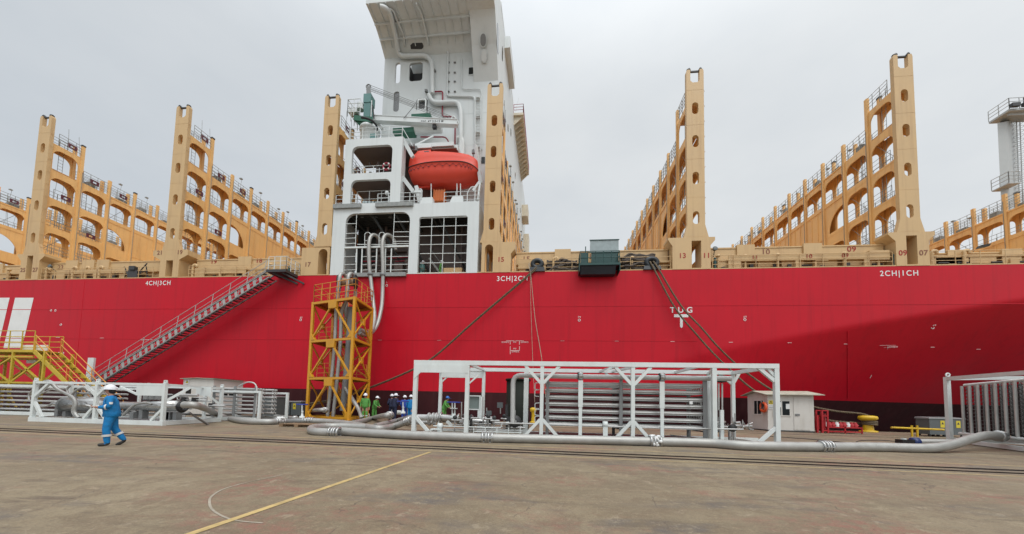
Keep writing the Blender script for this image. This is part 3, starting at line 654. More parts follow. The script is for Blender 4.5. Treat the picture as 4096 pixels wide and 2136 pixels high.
pa=[cove_pt(x,y,.16) for x,y in ((300,72),(385,85),(420,180),(480,310),(490,400))]+[P(*c3(x,y),YW-.12) for x,y in ((500,455),(850,428),(880,470),(868,860),(1115,865),(1118,1340))]
MB().pipe(rnd_path(pa,.3,4),.08,8).build('pipe',M_white,house)
pa=[cove_pt(x,y,.15) for x,y in ((595,30),(640,130),(680,290),(700,380))]+[P(*c3(712,430),YW-.12)]
MB().pipe(smooth(pa,4),.09,8).build('pipe',M_white,house)
pts=[cove_pt(x,y,.02) for x,y in ((545,440),(540,405),(560,385),(645,382),(660,400),(655,430),(640,440))]; o=MB(); o.add(pts,[tuple(range(7))]); o.add([p+Vector((0,.05,.05)) for p in pts],[tuple(range(7))]); o.build('opening_plate',M_gdark,house)  # flat dark patch, coloured for the shaded inside of an opening
wp([(545,450),(545,510)],.05,M_white); wp([(1000,520),(1000,800),(1165,795),(1180,830),(1178,1340)],.045,M_white); wp([(960,1240),(990,1230),(1010,1260),(1010,1400)],.2,M_white,rad=.5)
wp([(742,822),(830,818),(826,1030),(840,1045),(935,1045),(942,1090),(938,1420)],.065,M_pipew,'fire_pipe',rad=.2)
pa=[P(*c2(x,y),31.2) for x,y in ((1180,265),(1360,265),(1420,370))]; MB().pipe(rnd_path(pa,.3),.06,8).build('fire_pipe',M_pipew,house)
mb=MB()
for xx in (1125,1170):
    mb.tube(P(*c3(xx,860),YW-.35),P(*c3(xx-4,1440),YW-.35),.035,6)
for i in range(22):
    y=870+i*26; mb.tube(P(*c3(1125,y),YW-.35),P(*c3(1170,y),YW-.35),.022,5)
for y in (900,1060,1210,1340): mb.box(P(*c3(1128,y),YW).x,P(*c3(1168,y),YW).x,YW-.33,YW-.01,P(*c3(1140,y),YW).z-.03,P(*c3(1140,y),YW).z+.03)
mb.build('ladder',M_white,house)
mb=MB()
for x in (885,940):
    for y in (455,565,655,735,825): p=P(*c3(x,y),YW); mb.box(p.x-.10,p.x+.10,YW-.14,YW-.005,p.z-.03,p.z+.03)
p=P(*c3(762,645),YW); mb.box(p.x-.1,p.x+.1,YW-.3,YW-.005,p.z-.05,p.z+.05); p=P(*c3(690,833),YW); mb.box(p.x-.12,p.x+.12,YW-.35,YW-.1,p.z-.1,p.z+.1)
split_build(mb,'wall_bracket',M_grey,house)
# seams, windows and the forward wall
mb=MB()
for y in (1020,1300): a=P(*c3(1010,y),YW); mb.box(a.x,XW-.02,YW-.012,YW-.002,a.z-.02,a.z+.02)
mb.build('weld_seam',M_white,house)
def xwin(y,z,w,h,m=M_glass): return MB().plate(rrect(y-w/2,y+w/2,z-h/2,z+h/2,min(w,h)*.45),[],lambda a,b,t:Vector((t,a,b)),XW+.002,XW+.03).build('window',m,house)
a=PX(*c3(1320,190),XW); b=PX(*c3(1325,500),XW); xwin((a.y+b.y)/2,(a.z+b.z)/2,1.1,a.z-b.z)
MB().box(XW+.004,-4.85,35.5,40.5,39.2,40.5).build('window_eyebrow',M_white,house)
for y0,z,h in ((34.2,37.2,1.4),(34.0,33.4,1.0),(36.8,31.0,.8),(39.8,33.8,.8),(38.8,28.0,.8),(43.5,31.0,.8),(42.5,35.4,.9),(46.5,28.0,.8),(48.5,33.8,.8),(47.5,25.2,.8),(52.5,31.0,.8),(55.0,28.0,.8),(57.5,33.8,.8),(60.0,31.0,.8),(55.5,24.5,.8)): xwin(y0,z,.55,h)
mb=MB()
mb.box(XW+.004,-4.15,45,57.5,39.75,40.05)
for i in range(14): y=45.3+i*.92; mb.hexa([(XW+.004,y,38.6),(XW+.004,y+.08,38.6),(XW+.004,y+.08,39.74),(XW+.004,y,39.74),(-5.3,y,38.7),(-5.3,y+.08,38.7),(-4.2,y+.08,39.74),(-4.2,y,39.74)])
M_bal=mat('cream balcony paint',(.60,.54,.42),.5); mb.build('front_balcony',M_bal,house)
for q in ((-4.4,60,63,34.2,36.2),(-4.5,65,67.5,29.5,33.5)): MB().box(XW+.004,*q).build('front_balcony',M_bal,house)
mb=MB(); railing(mb,[(XW,45,40.06),(-4.18,45,40.06),(-4.18,57.5,40.06)],1.15,1.0,r=.03,n=5); mb.build('balcony_rail',M_pipew,house)
mb=MB(); railing(mb,[(XW-.1,33,WZ),(XW-.1,45,WZ)],1.1,1.3,r=.025,n=5); mb.build('railing',M_white,house); MB().tube((XW-.1,46,40.1),(XW+.5,46,43),.03,5).build('aerial',M_white,house)
# lower casing at the ship's side
def block(outer,holes,y0=D-.02,y1=D+.24,name='side_casing'): return MB().plate(outer,holes,fY,y0,y1).build(name,M_white,house)
lw=rr(c5,240,140,1265,1108,D,.12,.72); lw=[(x if i else x,z) for i,(x,z) in enumerate(lw)]
w1=rrect(-17.72,-12.0,DK+.03,17.72,.03,.75); w2=rrect(-11.2,-7.05,DK+.03,17.22,.03,.22)
block([(-18.9,DK-.01),(-6.12,DK-.01),(-6.12,18.4),(-18.9,18.4)],[w1,w2])
MB().box(-18.9,-6.12,D+.26,YW-.02,18.2,18.38).box(-6.3,-6.12,D+.26,YW-.02,DK,18.19).box(-18.9,-18.72,30.2,YW-.02,DK,18.19).box(-18.9,-18.72,D+.26,30.19,14.9,18.19).build('casing_deck',M_white,house)
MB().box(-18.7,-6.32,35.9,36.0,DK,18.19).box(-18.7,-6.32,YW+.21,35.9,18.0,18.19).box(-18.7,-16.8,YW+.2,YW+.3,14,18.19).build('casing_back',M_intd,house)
# the main wall hides behind the openings: a dark sheet gives its lower part the interior's darkness
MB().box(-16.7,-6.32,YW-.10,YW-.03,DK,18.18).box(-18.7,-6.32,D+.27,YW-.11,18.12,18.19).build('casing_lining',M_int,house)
mb=MB()
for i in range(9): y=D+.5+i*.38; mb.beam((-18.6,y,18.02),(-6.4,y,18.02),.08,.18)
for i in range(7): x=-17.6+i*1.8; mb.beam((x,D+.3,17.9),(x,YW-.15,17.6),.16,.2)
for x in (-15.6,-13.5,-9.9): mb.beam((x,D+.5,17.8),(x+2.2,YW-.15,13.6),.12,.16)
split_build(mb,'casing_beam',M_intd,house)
mb=MB()
for i in range(6): mb.tube((-17.4,30.6+i*.2,13.0+i*.55),(-12.3,30.7+i*.2,13.0+i*.55),.1,8)
for x in (-17.2,-15.4,-13.2,-11,-8.2): mb.tube((x,31.2,DK),(x,31.2,17.9),.12,8)
mb.box(-17.3,-15.8,30.4,31.2,DK,13.6); mb.box(-14.2,-13.4,30.6,31.2,DK,14.2); mb.lathe((-12.9,30.5,DK),[(.3,0),(.3,.2),(.12,.25),(.12,1.6),(.28,1.75),(.28,1.95)],14)
mb.build('machinery',M_int,house)
mb=MB(); mb.tube((-12.4,31.0,14.9),(-15.0,31.0,14.8),.07,8); mb.tube((-12.3,30.8,14.5),(-14.2,30.8,14.4),.05,8); mb.tube((-17.3,30.9,14.5),(-16.1,30.9,14.5),.07,8); mb.build('fire_pipe',M_pipew,house)
MB().box(-9.3,-7.7,29.6,30.4,DK,13.25).build('locker',M_tan,house)
MB().box(-16.0,-15.2,29.7,30.3,DK,13.0).build('locker',M_tan,house)
mb=MB()                                                # ladder way with a frame behind the square opening
for i in range(9): t=i/8; mb.beam((-10.9+1.5*t,30.4,14.4-1.9*t),(-10.9+1.5*t,31.1,14.4-1.9*t),.2,.04)
for y in (30.4,31.1): mb.beam((-10.9,y,14.5),(-9.3,y,12.4),.05,.14); mb.tube((-10.9,y,15.4),(-9.3,y,13.3),.025,5)
mb.build('inner_stair',M_ladder,house)
mb=MB()
for px in (520,745,970): p=P(*c5(px,195),D+1.2); mb.lathe(p,[(0,.16),(.05,.15),(.06,.05),(.14,.0),(.16,-.05),(0,-.06)],12)
split_build(mb,'ceiling_lamp',M_grey,house)
# guard bars over the two openings
def g5(x,y,off=0.): return P(*c5(x,y),D+.06+off)
mb=MB(); r=.032
for x0,x1 in ((1643,1610),(1837,1803),(2030,2000)): mb.tube(g5(x0,200),g5(x1,1105),r,5)
for y0,y1 in ((215,190),(355,330),(497,480),(640,627),(785,775),(937,925),(1095,1085)): mb.tube(g5(1450,y0),g5(2215,y1),r,5)
mb.build('guard_bars',M_frame,house)
mb=MB()
for x0,y0,x1,y1 in ((430,155,408,680),(1040,125,1012,665),(262,305,418,300),(258,462,415,455),(250,540,415,530),(240,625,420,615),(235,682,420,672),(1030,272,1275,270),(1022,435,1275,432),(1020,510,1272,510),(1018,588,1272,586),(1015,625,1270,622)): mb.tube(g5(x0,y0),g5(x1,y1),r,5)
for x0,x1 in ((432,420),(520,505),(755,740),(895,885),(992,975)): mb.beam(g5(x0,700),g5(x1,1108),.10,.05)
for y in (835,962,1050): 
    for a,b in ((230,430),(520,615),(670,755),(890,1255)): mb.tube(g5(a,y),g5(b,y-8),r*.9,5)
for x in (560,790):                                    # hoop handles over the hose saddles
    pts=[g5(x,660),g5(x,470),g5(x+25,442),g5(x+75,442),g5(x+92,470),g5(x+92,660)]; mb.pipe(rnd_path(pts,.12),r,5); mb.tube(g5(x,575),g5(x+90,575),r*.8,5)
mb.beam(g5(232,690),g5(1270,662),.12,.14); mb.beam(g5(440,635),g5(1000,640),.05,.05)
mb.build('guard_bars',M_frame,house)
MB().box(-17.2,-12.1,D-.28,D-.025,12.1,12.42).build('side_rail',M_ladder,house)
# deck edge of the lower casing: fenders, rails, lockers
MB().box(-18.85,-16.35,D-.22,D-.025,18.15,18.5).build('edge_board',M_ladder,house); MB().box(-15.05,-11.75,D-.22,D-.025,18.15,18.5).build('edge_board',M_ladder,house)
for x0,x1,yy in ((-18.8,-17.0,D+.1),(-15,-11.2,D+.1),(-9.2,-6.2,D+.25)): railing(MB(),[(x0,yy,18.4),(x1,yy,18.4)],1.05,1.0,r=.025).build('railing',M_white,house)
for x in (-11.5,-6.9):
    mb=MB()
    mb.pipe(rnd_path([(x-.3,D+.2,18.4),(x-.3,D+.2,19.3),(x,D+.2,19.8),(x+.35,D+.2,19.8),(x+.35,D+.2,18.4)],.2),.045,6); mb.build('rail_hoop',M_white,house)
for x in (-11.25,-8.65): MB().hexa([(x,D+.0,18.385),(x+1.15,D,18.385),(x+1.15,D+.6,18.385),(x,D+.6,18.385),(x+.22,D+.05,18.95),(x+1.1,D+.05,18.95),(x+1.1,D+.5,18.95),(x+.22,D+.5,18.95)]).build('deck_locker',M_white,house)
# upper casing
uw1=rrect(-17.5,-13.85,21.32,23.78,.06,.5); uw2=rrect(-17.45,-13.88,18.62,20.72,.05,.5)
MB().plate([(-18.15,18.4),(-12.98,18.4),(-12.98,24.45),(-18.15,24.45)],[uw1,uw2],fY,D+.02,D+.26).build('upper_casing',M_white,house)
MB().box(-18.15,-12.98,D+.27,YW-.02,24.2,24.44).box(-13.2,-12.98,D+.27,29.3,18.4,24.19).box(-18.1,-13.0,D+.27,YW-.02,21.0,21.14).box(-12.97,-8.6,30.3,YW-.02,24.3,24.8).box(-12.97,-8.9,29.9,30.29,24.45,24.8).build('casing_deck',M_white,house)
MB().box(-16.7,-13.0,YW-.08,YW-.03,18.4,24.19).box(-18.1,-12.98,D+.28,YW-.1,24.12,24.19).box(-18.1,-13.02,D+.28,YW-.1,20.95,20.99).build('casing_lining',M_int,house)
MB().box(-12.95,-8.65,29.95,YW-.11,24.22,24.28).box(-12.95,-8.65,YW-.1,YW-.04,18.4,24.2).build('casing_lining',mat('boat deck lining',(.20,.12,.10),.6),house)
mb=MB()
for x in (-16.0,-15.1): mb.tube((x,30.2,21.14),(x,30.2,23.2),.13,10) if x<-15.5 else None
mb.torus((-16.35,30.2,23.45),.42,.10,(0,1,0),14,6,0,180); mb.torus((-15.55,30.2,23.45),.42,.10,(0,1,0),14,6,0,180)
mb.build('davit_post',M_int,house)
railing(MB(),[(-17.5,D+.4,21.15),(-13.85,D+.4,21.15)],1.05,.9,r=.025).build('railing',M_frame,house); railing(MB(),[(-17.9,D+.4,21.15),(-17.9,31.8,21.15)],1.05,.9,r=.025).build('railing',M_frame,house); mb=MB()
railing(mb,[(-17.4,D+1.0,18.4),(-14.0,D+1.0,18.4)],1.9,1.1,(.3,.65,1.05),r=.03); mb.build('railing',M_frame,house)
MB().tube((-16.6,29.2,18.95),(-14.6,29.4,18.85),.28,12).tube((-14.7,29.3,18.9),(-14.0,29.3,18.7),.2,10).build('canvas_cover',M_tarp,house)
mb=MB()
for x in (-16.4,-16.1,-15.8,-15.5): mb.torus((x,29.25,18.93),.29,.03,(1,0,.05),14,5)
split_build(mb,'strap',M_black,house)
MB().box(-18.1,-17.95,29.2,31.8,21.15,21.6).ball((-17.6,29.6,21.5),.3,.3,.35).build('equipment',M_gdark,house)
MB().ball((-14.35,28.95,19.7),.2).tube((-14.1,28.9,18.5),(-14.1,28.9,19.4),.07,8).build('searchlight',M_white,house)
# davit arms
mb=MB()
mb.beam(P(*c2(1050,275),D+.5),P(*c2(1125,410),D+.3),.22,.3); mb.beam(P(*c2(1040,540),D+.6),P(*c2(1130,660),D+.2),.2,.3); mb.beam(P(*c2(1130,660),D+.2),P(*c2(1185,655),D+.2),.16,.2)
mb.beam(P(*c2(1575,330),D+1.4),P(*c2(1610,600),D+.9),.22,.25); mb.beam(P(*c2(1600,590),D+.9),P(*c2(1555,650),D+.9),.16,.2); mb.beam(P(*c2(1590,720),D+.4),P(*c2(1610,590),D+.9),.14,.2)
mb.beam(P(*c2(1130,330),D+1.6),P(*c2(1270,258),D+1.8),.10,.12); mb.beam(P(*c2(1150,620),D+.9),P(*c2(1175,740),D+.9),.3,.3)
for x in (1255,1440,1465): mb.tube(P(*c2(x,600),D+1.2),P(*c2(x,740),D+1.2),.05,6)
mb.beam((-12.6,30.6,19.6),(-6.6,30.6,19.6),.12,.2)
split_build(mb,'davit',M_white,house)
mb=MB(); a=P(*c2(1125,330),D+1.); mb.lathe(a-Vector((.1,0,0)),[(.0,-.25),(.2,-.24),(.2,-.1),(.12,-.1),(.12,.1),(.2,.1),(.2,.24),(0,.25)],14,(1,0,0)); mb.box(a.x-.3,a.x+.3,a.y+.1,a.y+.5,a.z-.3,a.z+.1); mb.build('davit_winch',M_grey,house)
mb=MB(); a,b,z0,z1=rp(c2,1280,655,1355,728,D+1.6); mb.box(a,b,D+1.4,D+2.0,z0-.05,z1); 
for i in range(5): x=a+(b-a)*i/4; mb.box(x-.05,x+.05,D+1.36,D+1.4,z0,z1+.06)
mb.build('orange_crate',mat('orange crate plastic',(.5,.12,.02),.5),house)
# roof of the upper casing: rail and provision crane
railing(MB(),[(-17.9,D+.15,24.46),(-13.1,D+.15,24.46)],1.05,1.2,r=.025).build('railing',M_white,house); railing(MB(),[(-17.9,D+.25,24.46),(-17.9,31.6,24.46)],1.05,1.2,r=.025).build('railing',M_white,house)
MB().beam(P(*c2(1050,200),D+.4),P(*c2(1125,330),D+.4),.05,.05).build('stay',M_white,house)
CYo=30.4
pc=P(*c2(818,210),CYo); crane=MB().lathe((pc.x,CYo,24.44),[(.82,0),(.82,2.1),(.92,2.12),(.92,2.35),(.75,2.4),(0,2.42)],24).build('provision_crane',M_white,house)
def cq(x,y,dy=0): return P(*c3(x,y),CYo+dy)
mb=MB(); a=cq(45,1040,-.9); b=cq(205,1075,-.9)
mb.hexa([cq(30,1075,-.9),cq(205,1095,-.9),cq(205,1095,.9),cq(30,1075,.9),cq(35,1030,-.9),cq(200,1045,-.9),cq(200,1045,.9),cq(35,1030,.9)])
mb.hexa([cq(110,1150,-.6),cq(190,1140,-.6),cq(190,1140,.6),cq(110,1150,.6),cq(32,1074,-.8),cq(205,1094,-.8),cq(205,1094,.8),cq(32,1074,.8)])
mb.build('crane_platform',M_green,crane)
mb=MB(); a,b,z0,z1=rp(c3,140,870,205,945,CYo); mb.box(a,b,CYo-.4,CYo+.4,z0,z1); mb.box(a+.05,b-.05,CYo-.35,CYo+.35,z0-2.2,z0); mb.build('crane_house',M_teal,crane)
mb=MB(); mb.hexa([cq(145,870,-.3),cq(195,870,-.3),cq(195,870,.3),cq(145,870,.3),cq(148,770,-.2),cq(182,770,-.2),cq(182,770,.2),cq(148,770,.2)]); mb.torus(cq(165,775),.2,.06,(0,1,0),16,6); mb.torus(cq(165,800),.16,.06,(0,1,0),16,6); mb.build('crane_mast',M_grey,crane)
mb=MB(); mb.tube(cq(95,985,-.2),cq(95,930,-.2),.3,12); mb.box(*[cq(55,0).x,cq(130,0).x],CYo-.3,CYo+.3,cq(0,1030).z,cq(0,1000).z); mb.build('crane_motor',M_white,crane)
mb=MB()
rail=[cq(30,0,-.9).x,cq(140,0,-.9).x]; z=cq(80,1030,-.9).z
railing(mb,[(rail[0],CYo-.85,z),(rail[1],CYo-.85,z)],1.6,.6,(.25,.5,.78,1.05),r=.028); railing(mb,[(rail[0],CYo-.85,z),(rail[0],CYo+.85,z)],1.6,.6,r=.028); mb.tube(cq(195,900,-.5),cq(185,1110,-.5),.05,6); mb.build('crane_rail',M_white,crane)
mb=MB(); a=cq(215,1068);b=cq(965,1105); mb.beam(a,b,.4,.42); mb.beam(a+Vector((0,0,.24)),b+Vector((0,0,.2)),.5,.05); mb.beam(a+Vector((0,0,-.24)),b+Vector((0,0,-.24)),.5,.05); mb.torus(b+Vector((-.4,-.1,.42)),.17,.06,(0,1,0),14,6); mb.torus(b+Vector((-.1,-.1,-.05)),.2,.06,(0,1,0),14,6); mb.beam(cq(220,1070,.3),cq(290,1160,.3),.2,.25); mb.build('crane_boom',M_white,crane)
mb=MB()
for i,(y0,y1) in enumerate(((762,1040),(780,1046),(792,1056),(800,1062),(812,1070))): mb.tube(cq(178,y0,-.15+.07*i),cq(905-14*i,y1,-.15+.07*i),.02,5)
mb.pipe(smooth([cq(480,1060,-.3),cq(540,990,-.3),cq(590,920,-.3)],4),.03,5); mb.build('crane_cable',M_grey,crane)
mb=MB(); mb.pipe(smooth([cq(200,940,-.45),cq(208,1000,-.45),cq(215,1060,-.45)],4),.06,6); mb.torus((pc.x+.1,CYo-.85,26.5),.9,.1,(0,0,1),16,6,180,330); p=cq(757,1138); mb.box(p.x-.16,p.x+.16,CYo-.15,CYo+.15,p.z-.15,p.z+.15); mb.build('crane_fitting',M_black,crane)
text('SWL 4T 3.2-12 M',.27,cq(735,1086,-.212),M_gdark,crane,'crane_marking',ang=-2.5,bold=.003)
mb=MB(); p=cq(640,1040,.6); mb.box(p.x-.9,p.x+.9,CYo+.4,CYo+1.2,p.z-.3,p.z+.1); p=cq(480,1170,.3); mb.box(p.x-1.,p.x+1.,CYo+.2,CYo+1.,p.z-.22,p.z+.22); split_build(mb,'roof_bin',M_green,house)
mb=MB(); a=cq(560,1165,.6); b=cq(820,1150,.6); mb.tube(a,b,.4,14); mb.box(cq(320,0).x,cq(800,0).x,CYo-.6,CYo+1.2,24.3,24.62); mb.build('roof_tank',M_white,house)
mb=MB(); p=P(*c3(645,940),YW-1.0)
mb.plate(rrect(p.x-.42,p.x+.42,p.z-.55,p.z+.55,.12),[rrect(p.x-.32,p.x+.32,p.z-.45,p.z+.42,.1)],fY,YW-1.1,YW-.95); mb.box(p.x-.7,p.x+.5,YW-1.2,YW-.02,p.z-1.0,p.z-.6); mb.build('cable_reel_frame',M_white,house)
MB().box(p.x-.3,p.x+.3,YW-.9,YW-.3,p.z-.4,p.z+.35).build('cable_reel',M_gdark,house)
MB().box(*[P(*c2(825,210),CYo-.95).x,P(*c2(862,210),CYo-.95).x],CYo-1.1,CYo-.84,24.75,25.5).build('junction_box',M_teal,crane)
# ------------------------------------------------------------------ grey mast further forward
Ym=40.; 
def mp_(x,y,dy=0): return P(3880+x*.4022,360+y*.4021,Ym+dy)
mb=MB(); mb.hexa([mp_(318,1300,-.0),mp_(400,1300,-.0),mp_(505,1300,1.6),mp_(420,1300,1.8),mp_(272,330,0),mp_(372,310,0),mp_(455,300,1.6),mp_(350,310,1.8)])
M_mast=mat('light grey mast paint',(.42,.44,.44),.45,var=.05); mast=mb.build('foremast',M_mast,ship)
mb=MB()
for q in (0,.28): mb.tube(mp_(462+q*120,280,.6),mp_(500+q*120,1300,.6),.04,5)
for i in range(24): y=290+i*42; mb.torus(mp_(478+i*1.6,y,.6),.33,.02,(0,0,1),10,4); 
for i in range(50): y=290+i*20; mb.tube(mp_(462+i*.8,y,.6),mp_(495+i*.8,y,.6),.018,4)
mb.build('mast_ladder',M_mast,mast)
mb=MB(); q=P(3955,490,Ym+.8); z=q.z-.25; x0=q.x
mb.hexa([(x0,Ym-.9,z+.1),(x0+3.6,Ym-.9,z+.1),(x0+3.6,Ym+.8,z+.1),(x0,Ym+.8,z+.1),(x0,Ym-.9,z+.3),(x0+3.6,Ym-.9,z+.3),(x0+3.6,Ym+.8,z+.3),(x0,Ym+.8,z+.3)])
mb.beam((x0+.3,Ym-.5,z),(x0+2.0,Ym-.5,z+.0),.12,.25); z2=mp_(250,985).z; xa=P(3966,755,Ym+.5).x; mb.box(xa,xa+1.0,Ym-.9,Ym+.5,z2,z2+.1); split_build(mb,'mast_platform',M_mast,mast)
mb=MB(); railing(mb,[(x0+3.6,Ym-.9,z+.3),(x0,Ym-.9,z+.3),(x0,Ym+.8,z+.3)],1.1,.9,r=.03); mb.build('railing',M_mast,mast); mb=MB(); railing(mb,[(xa+1.0,Ym-.9,z2+.1),(xa,Ym-.9,z2+.1),(xa,Ym+.5,z2+.1)],1.1,.6,r=.03); mb.build('railing',M_mast,mast)
mb=MB()
for dx in (.3,1.3): mb.box(x0+dx-.3,x0+dx+.4,Ym-1.2,Ym-.92,z+.35,z+.7)
mb.lathe((x0+2.4,Ym-.3,z+.3),[(.2,0),(.2,1.2),(.3,1.25),(.3,1.7),(.15,1.75),(.15,2.1),(0,2.12)],10); mb.box(x0+2.7,x0+3.5,Ym-.6,Ym+.2,z+.3,z+1.5); mb.build('mast_light',M_gdark,mast)
# ------------------------------------------------------------------ lifeboat
lx0,lx1=P(*c4(826,640),29.3).x,P(*c4(1705,640),29.3).x
def lz(y,x=1265): return P(*c4(x,y),29.6).z
lb=thing('lifeboat','enclosed orange lifeboat hanging in the davit beside the white deckhouse','lifeboat',((lx0+lx1)/2,30.2,lz(850)))
st=[(820,500,612,770,.78),(840,458,596,818,.94),(885,440,585,836,1.03),(990,420,560,848,1.08),(1130,408,543,856,1.12),(1320,416,533,850,1.12),(1480,430,533,840,1.10),(1580,447,546,822,1.04),(1645,472,568,800,.95),(1690,510,598,772,.86),(1710,550,612,740,.72)]
def ring(x,tp,gw,kl,hw):
    zt,zg,zk=lz(tp,x)-.05,1.5+(lz(gw,x)-1.5)*29.15/29.6,1.5+(lz(kl,x)-1.5)*30.2/29.6; X=P(*c4(x,640),29.6).x; yc=30.25; s=hw*1.02; o=[]
    for y,z in ((0,zk),(-.35,zk+.03),(-.66,zk+.14),(-.90,zk+.14+(zg-zk)*.28),(-.985,zk+(zg-zk)*.62),(-1,zg-.04),(-1.03,zg),(-.985,zg+.05),(-.955,zg+(zt-zg)*.45),(-.90,zg+(zt-zg)*.80),(-.76,zg+(zt-zg)*.96),(-.35,zt+.03),(0,zt+.05)): o.append((X,yc+y*s,z))
    return o+[(a,2*yc-b,c) for a,b,c in reversed(o[1:-1])]
mb=MB(); vs=[]; rgs=[ring(*q) for q in st]; n=len(rgs[0])
for rg in rgs: vs+=rg
fs=[(i*n+j,i*n+(j+1)%n,(i+1)*n+(j+1)%n,(i+1)*n+j) for i in range(len(rgs)-1) for j in range(n)]
mb.add(vs,fs,0,True); mb.add(rgs[0],[tuple(range(n))]); mb.add(rgs[-1],[tuple(range(n))])
mb.build('boat_hull',M_boat,lb)
a=P(*c4(905,440),29.9).x;b=P(*c4(1118,400),29.9).x; zt=lz(372,1000); zb=lz(425,1000)
MB().hexa([(a,29.6,zb-.1),(b,29.6,zb-.1),(b,30.9,zb-.1),(a,30.9,zb-.1),(a+.25,29.75,zt-.02),(b-.12,29.75,zt+.03),(b-.12,30.75,zt+.03),(a+.25,30.75,zt-.02)]).build('cockpit',M_boat,lb)
mb=MB(); mb.hexa([(a+.85,29.64,zb+.03),(a+1.3,29.64,zb+.05),(a+1.3,29.66,zb+.05),(a+.85,29.66,zb+.03),(a+.85,29.70,zt-.12),(a+1.3,29.70,zt-.10),(a+1.3,29.72,zt-.10),(a+.85,29.72,zt-.12)]); mb.build('window',M_glass,lb)
mb=MB(); mb.pipe(smooth([Vector((r_[6][0],r_[6][1]-.02,r_[6][2])) for r_ in rgs],4),.032,8); mb.build('fender',M_gdark,lb)
mb=MB()
for i in range(1,len(rgs)-3):                           # grab line in loops below the fender
    for k in range(2):
        p=Vector(rgs[i][5]).lerp(Vector(rgs[i+1][5]),k/2)+Vector((0,-.03,-.12)); q=Vector(rgs[i][5]).lerp(Vector(rgs[i+1][5]),(k+1)/2)+Vector((0,-.03,-.12)); mb.pipe(smooth([p,(p+q)/2+Vector((0,-.02,-.22)),q],5),.012,4)
        m_=(p+q)/2+Vector((0,-.03,-.24)); mb.tube(m_-Vector((.06,0,0)),m_+Vector((.06,0,0)),.03,6)
mb.build('grab_line',M_maroon,lb)
mb=MB()
for x in (950,1075,1190,1310,1430,1550): p=P(*c4(x,484),29.38); mb.box(p.x-.14,p.x+.14,p.y-.02,p.y+.12,p.z-.02,p.z+.02)
split_build(mb,'reflective_tape',M_mark,lb)
mb=MB(); mb.beam((lx0+.5,30.2,lz(850)+.38),(lx1-.9,30.2,lz(835)+.38),.1,.12); mb.build('keel',M_boat,lb)
mb=MB()
for x in (900,1640): mb=MB(); p=P(*c4(x,440 if x<1000 else 470),30.2); mb.tube(p-Vector((0,0,.2)),p+Vector((0,0,.7)),.05,6); mb.box(p.x-.12,p.x+.12,p.y-.1,p.y+.1,p.z+.3,p.z+.6); mb.build('lifting_hook',M_grey,lb)
# life ring on the upper casing's rail
p=P(*c4(530,595),D+.34); mb=MB(); mb.torus(p,.30,.085,(0,1,0),22,8); o=solo(mb,'life_ring',M_pipew,'red life ring with white bands on the rail in the upper white casing','life ring')
mb=MB()
for i in range(4):
    aa=R(45+90*i); q=Vector((math.cos(aa),0,math.sin(aa)))*.30; t=Vector((-math.sin(aa),0,math.cos(aa)))*.06; o2=p
    mb.tube(o2+q-t,o2+q+t,.092,8)
split_build(mb,'band',M_mark,o)
# ================================================================== ropes, chocks, gangway, platform at the ship's side
def rope_pile(x0,x1,y0,y1,Y,n,name,label,seed):
    rd=random.Random(seed); mb=MB(); a=P(x0,(y0+y1)/2,Y);b=P(x1,(y0+y1)/2,Y); zt=P((x0+x1)/2,y0,Y).z; zb=DK+.12
    for i in range(n):
        yy=Y+rd.uniform(-.25,.45); zz=zb+(zt-zb)*(i+.5)/n; pts=[]; ph=rd.uniform(0,6); 
        e0=rd.uniform(0,.5) if i>n*.6 else 0; e1=rd.uniform(0,.5) if i>n*.6 else 0
        m=14
        for j in range(m+1):
            t=j/m; x=a.x+e0+(b.x-a.x-e0-e1)*t; pts.append((x,yy-.12*math.sin(math.pi*t)+.06*math.sin(ph+7*t),zz+.09*math.sin(ph+9*t)+.05*math.sin(ph*2+17*t)-.12*(2*t-1)**2))
        mb.pipe(smooth(pts,3),rd.uniform(.075,.105),7)
    for e,s in ((a.x,-1),(b.x,1)):
        for i in range(n//3): z=zb+(zt-zb)*rd.uniform(.1,.85); mb.torus((e+s*.02,Y+.15,z),rd.uniform(.16,.3),.07,(rd.uniform(-.3,.3),1,rd.uniform(-.2,.2)),14,6,90 if s>0 else -90,270 if s>0 else 90)
    return solo(mb,name,M_rope,label,'rope','mooring ropes heaped on the ship deck')
rope_pile(2188,2308,1042,1086,D+.45,20,'rope_heap','dark brown rope heap left of the green platform, spread along the deck rail',1)
rope_pile(2482,2622,1018,1086,D+.45,26,'rope_heap','taller dark rope heap between the green platform and the right hand fairlead',2)
def chock(px,py,w,h):
    c=P(px,py,D+.1); z0=DK; pts=[]
    for i in range(33): a=2*math.pi*i/32; pts.append((c.x+math.cos(a)*w,c.y,c.z+math.sin(a)*h))
    mb=MB(); k=11; 
    mb.pipe(pts,.19,12,cap=False); mb.hexa([(c.x-w-.27,c.y-.26,z0),(c.x+w+.27,c.y-.26,z0),(c.x+w+.27,c.y+.4,z0),(c.x-w-.27,c.y+.4,z0),(c.x-w-.22,c.y-.2,c.z-h-.02),(c.x+w+.2,c.y-.2,c.z-h-.02),(c.x+w+.2,c.y+.3,c.z-h-.02),(c.x-w-.2,c.y+.3,c.z-h-.02)])
    mb.build('fairlead',mat('fairlead blue black paint',(.012,.017,.022),.4,var=.2),ship)
chock(2149,1056,.36,.29); chock(2607,1050,.40,.30)
